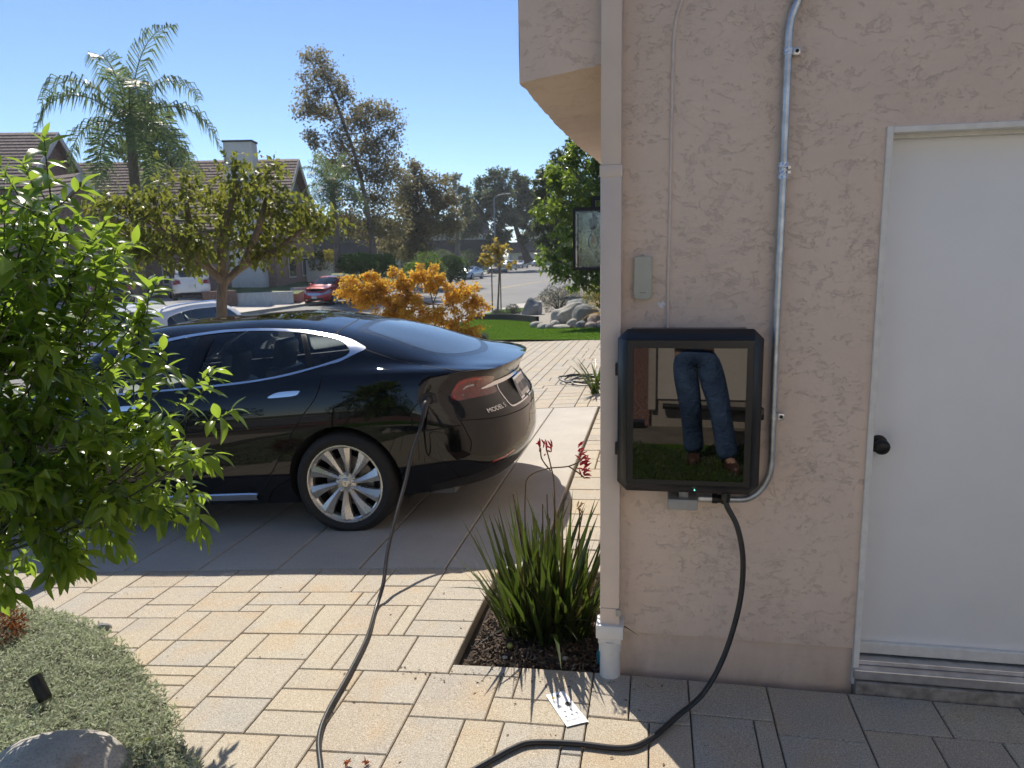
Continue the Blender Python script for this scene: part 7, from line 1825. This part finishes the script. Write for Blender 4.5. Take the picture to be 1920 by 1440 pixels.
for nm, (x, y, rz) in (('shoe',(-.085,-.06,R(5))),('shoe',(.19,.17,R(-14)))):
    b = MB(); b.m = Matrix.Translation((x, y, 0)) @ Matrix.Rotation(rz, 4, 'Z')
    prof = [(-.125,.030,.07),(-.11,.042,.10),(-.05,.045,.105),(.0,.046,.085),(.06,.050,.065),(.11,.046,.055),(.145,.030,.045),(.155,.012,.03)]
    v = []; f = []
    for (yy, w, h) in prof: v += [(-w,yy,.0),(-w*1.0,yy,h*.45),(-w*.6,yy,h*.95),(0,yy,h),(w*.6,yy,h*.95),(w,yy,h*.45),(w,yy,0)]
    for i in range(len(prof)-1):
        for j in range(6): f.append((i*7+j, i*7+j+1, (i+1)*7+j+1, (i+1)*7+j))
        f.append((i*7+6, i*7, (i+1)*7, (i+1)*7+6))
    f += [tuple(range(6,-1,-1)), tuple((len(prof)-1)*7+j for j in range(7))]
    b.add(v, f); b.build(nm, M_SHOE, per, True, 60)
# hair, face, hands
bm = bmesh.new(); bmesh.ops.create_icosphere(bm, subdivisions=3, radius=1)
for q in bm.verts:
    p = q.co; k = 1 + .06*math.sin(9*p.x+3)*math.sin(8*p.y)
    q.co = Vector((-.135 + p.x*.088*k, .012 + p.y*.108*k, 1.70 + p.z*.085*k))
bmesh.ops.delete(bm, geom=[q for q in bm.verts if (q.co.y > .055 and q.co.z < 1.735) or q.co.z < 1.625], context='VERTS')
me = bpy.data.meshes.new('hair'); bm.to_mesh(me); bm.free(); me.polygons.foreach_set('use_smooth', [True]*len(me.polygons)); link('hair', me, M_HAIR, per)
for sg in (-1,1):
    b = MB(); b.m = Matrix.Translation((-.135+sg*.032,.108,1.665)); b.lathe([(.001,-.008),(.009,-.004),(.011,.002),(.006,.007)], 12, 'y'); b.build('eye', plain('eye_white', (.6,.6,.58), .2), per, True)
    b = MB(); b.m = Matrix.Translation((-.132+sg*.086,.01,1.655)); b.box(-.008,.008,-.018,.018,-.03,.03,.007); b.build('ear', M_SKIN, per, True)
b = MB(); b.add([(-.135,.105,1.675),(-.150,.108,1.628),(-.120,.108,1.628),(-.135,.138,1.632)], [(0,1,3),(0,3,2),(1,2,3)]); b.build('nose', M_SKIN, per, True)
b = MB(); b.tube([(-.158,.104,1.602),(-.135,.112,1.600),(-.112,.104,1.602)], [.004,.006,.004], 8); b.build('mouth', plain('lip', (.32,.13,.10), .5), per, True)
# hands grip the phone from both sides, five fingers each
for sg, wr in ((-1, J['lwr']), (1, J['rwr'])):
    w = Vector(wr); pc_ = Vector((-.42 + sg*.090, .565, 1.668)); mid = w.lerp(pc_, .55)
    vs_h = [w, mid, pc_]; eh = [(0,1),(1,2)]; rh = [(.030,.022),(.040,.018),(.036,.014)]
    for k in range(4):
        ba = pc_ + Vector((0,0,.030-.020*k)); i0 = len(vs_h); ln_ = (.030,.034,.032,.026)[k]
        vs_h += [ba, ba + Vector((-sg*.004,ln_*.7,.004)), ba + Vector((-sg*ln_*.9,ln_*.75,.002)), ba + Vector((-sg*ln_*1.35,ln_*.45,0))]; rh += [.0095,.0088,.0082,.0070]; eh += [(2,i0),(i0,i0+1),(i0+1,i0+2),(i0+2,i0+3)]
    i0 = len(vs_h); th_ = mid + Vector((-sg*.02,.01,-.01)); vs_h += [th_, th_ + Vector((-sg*.022,.030,.025)), th_ + Vector((-sg*.036,.045,.052))]; rh += [.013,.0105,.0085]; eh += [(1,i0),(i0,i0+1),(i0+1,i0+2)]
    skin('hand', vs_h, eh, rh, M_SKIN, per, 0)
ph_ = thing('phone', 'black phone held up by the photographer', 'phone', (0,-.045,1.70))
ph_.rotation_euler = (-math.atan(245/1400), 0, R(10.9))
b = MB(); b.box(-.079,.079,-.020,-.012,-.062,.018,.003); b.build('case', M_PLASTIC, ph_, True)
b = MB(); b.box(-.074,.074,-.0212,-.0203,-.058,.014); b.build('screen', M_CHG, ph_)
# ================================================================ HAZE
t = NT('haze_air'); pv = t.n('VolumePrincipled'); pv.inputs['Color'].default_value = (.92,.95,1,1); pv.inputs['Density'].default_value = .00045; pv.inputs['Anisotropy'].default_value = .35
t.link(pv.outputs[0], t.out.inputs['Volume'])
b = MB(); b.box(-700,700,-400,900,-2.6,24); b.build('haze', t.mat, None, kind='stuff')
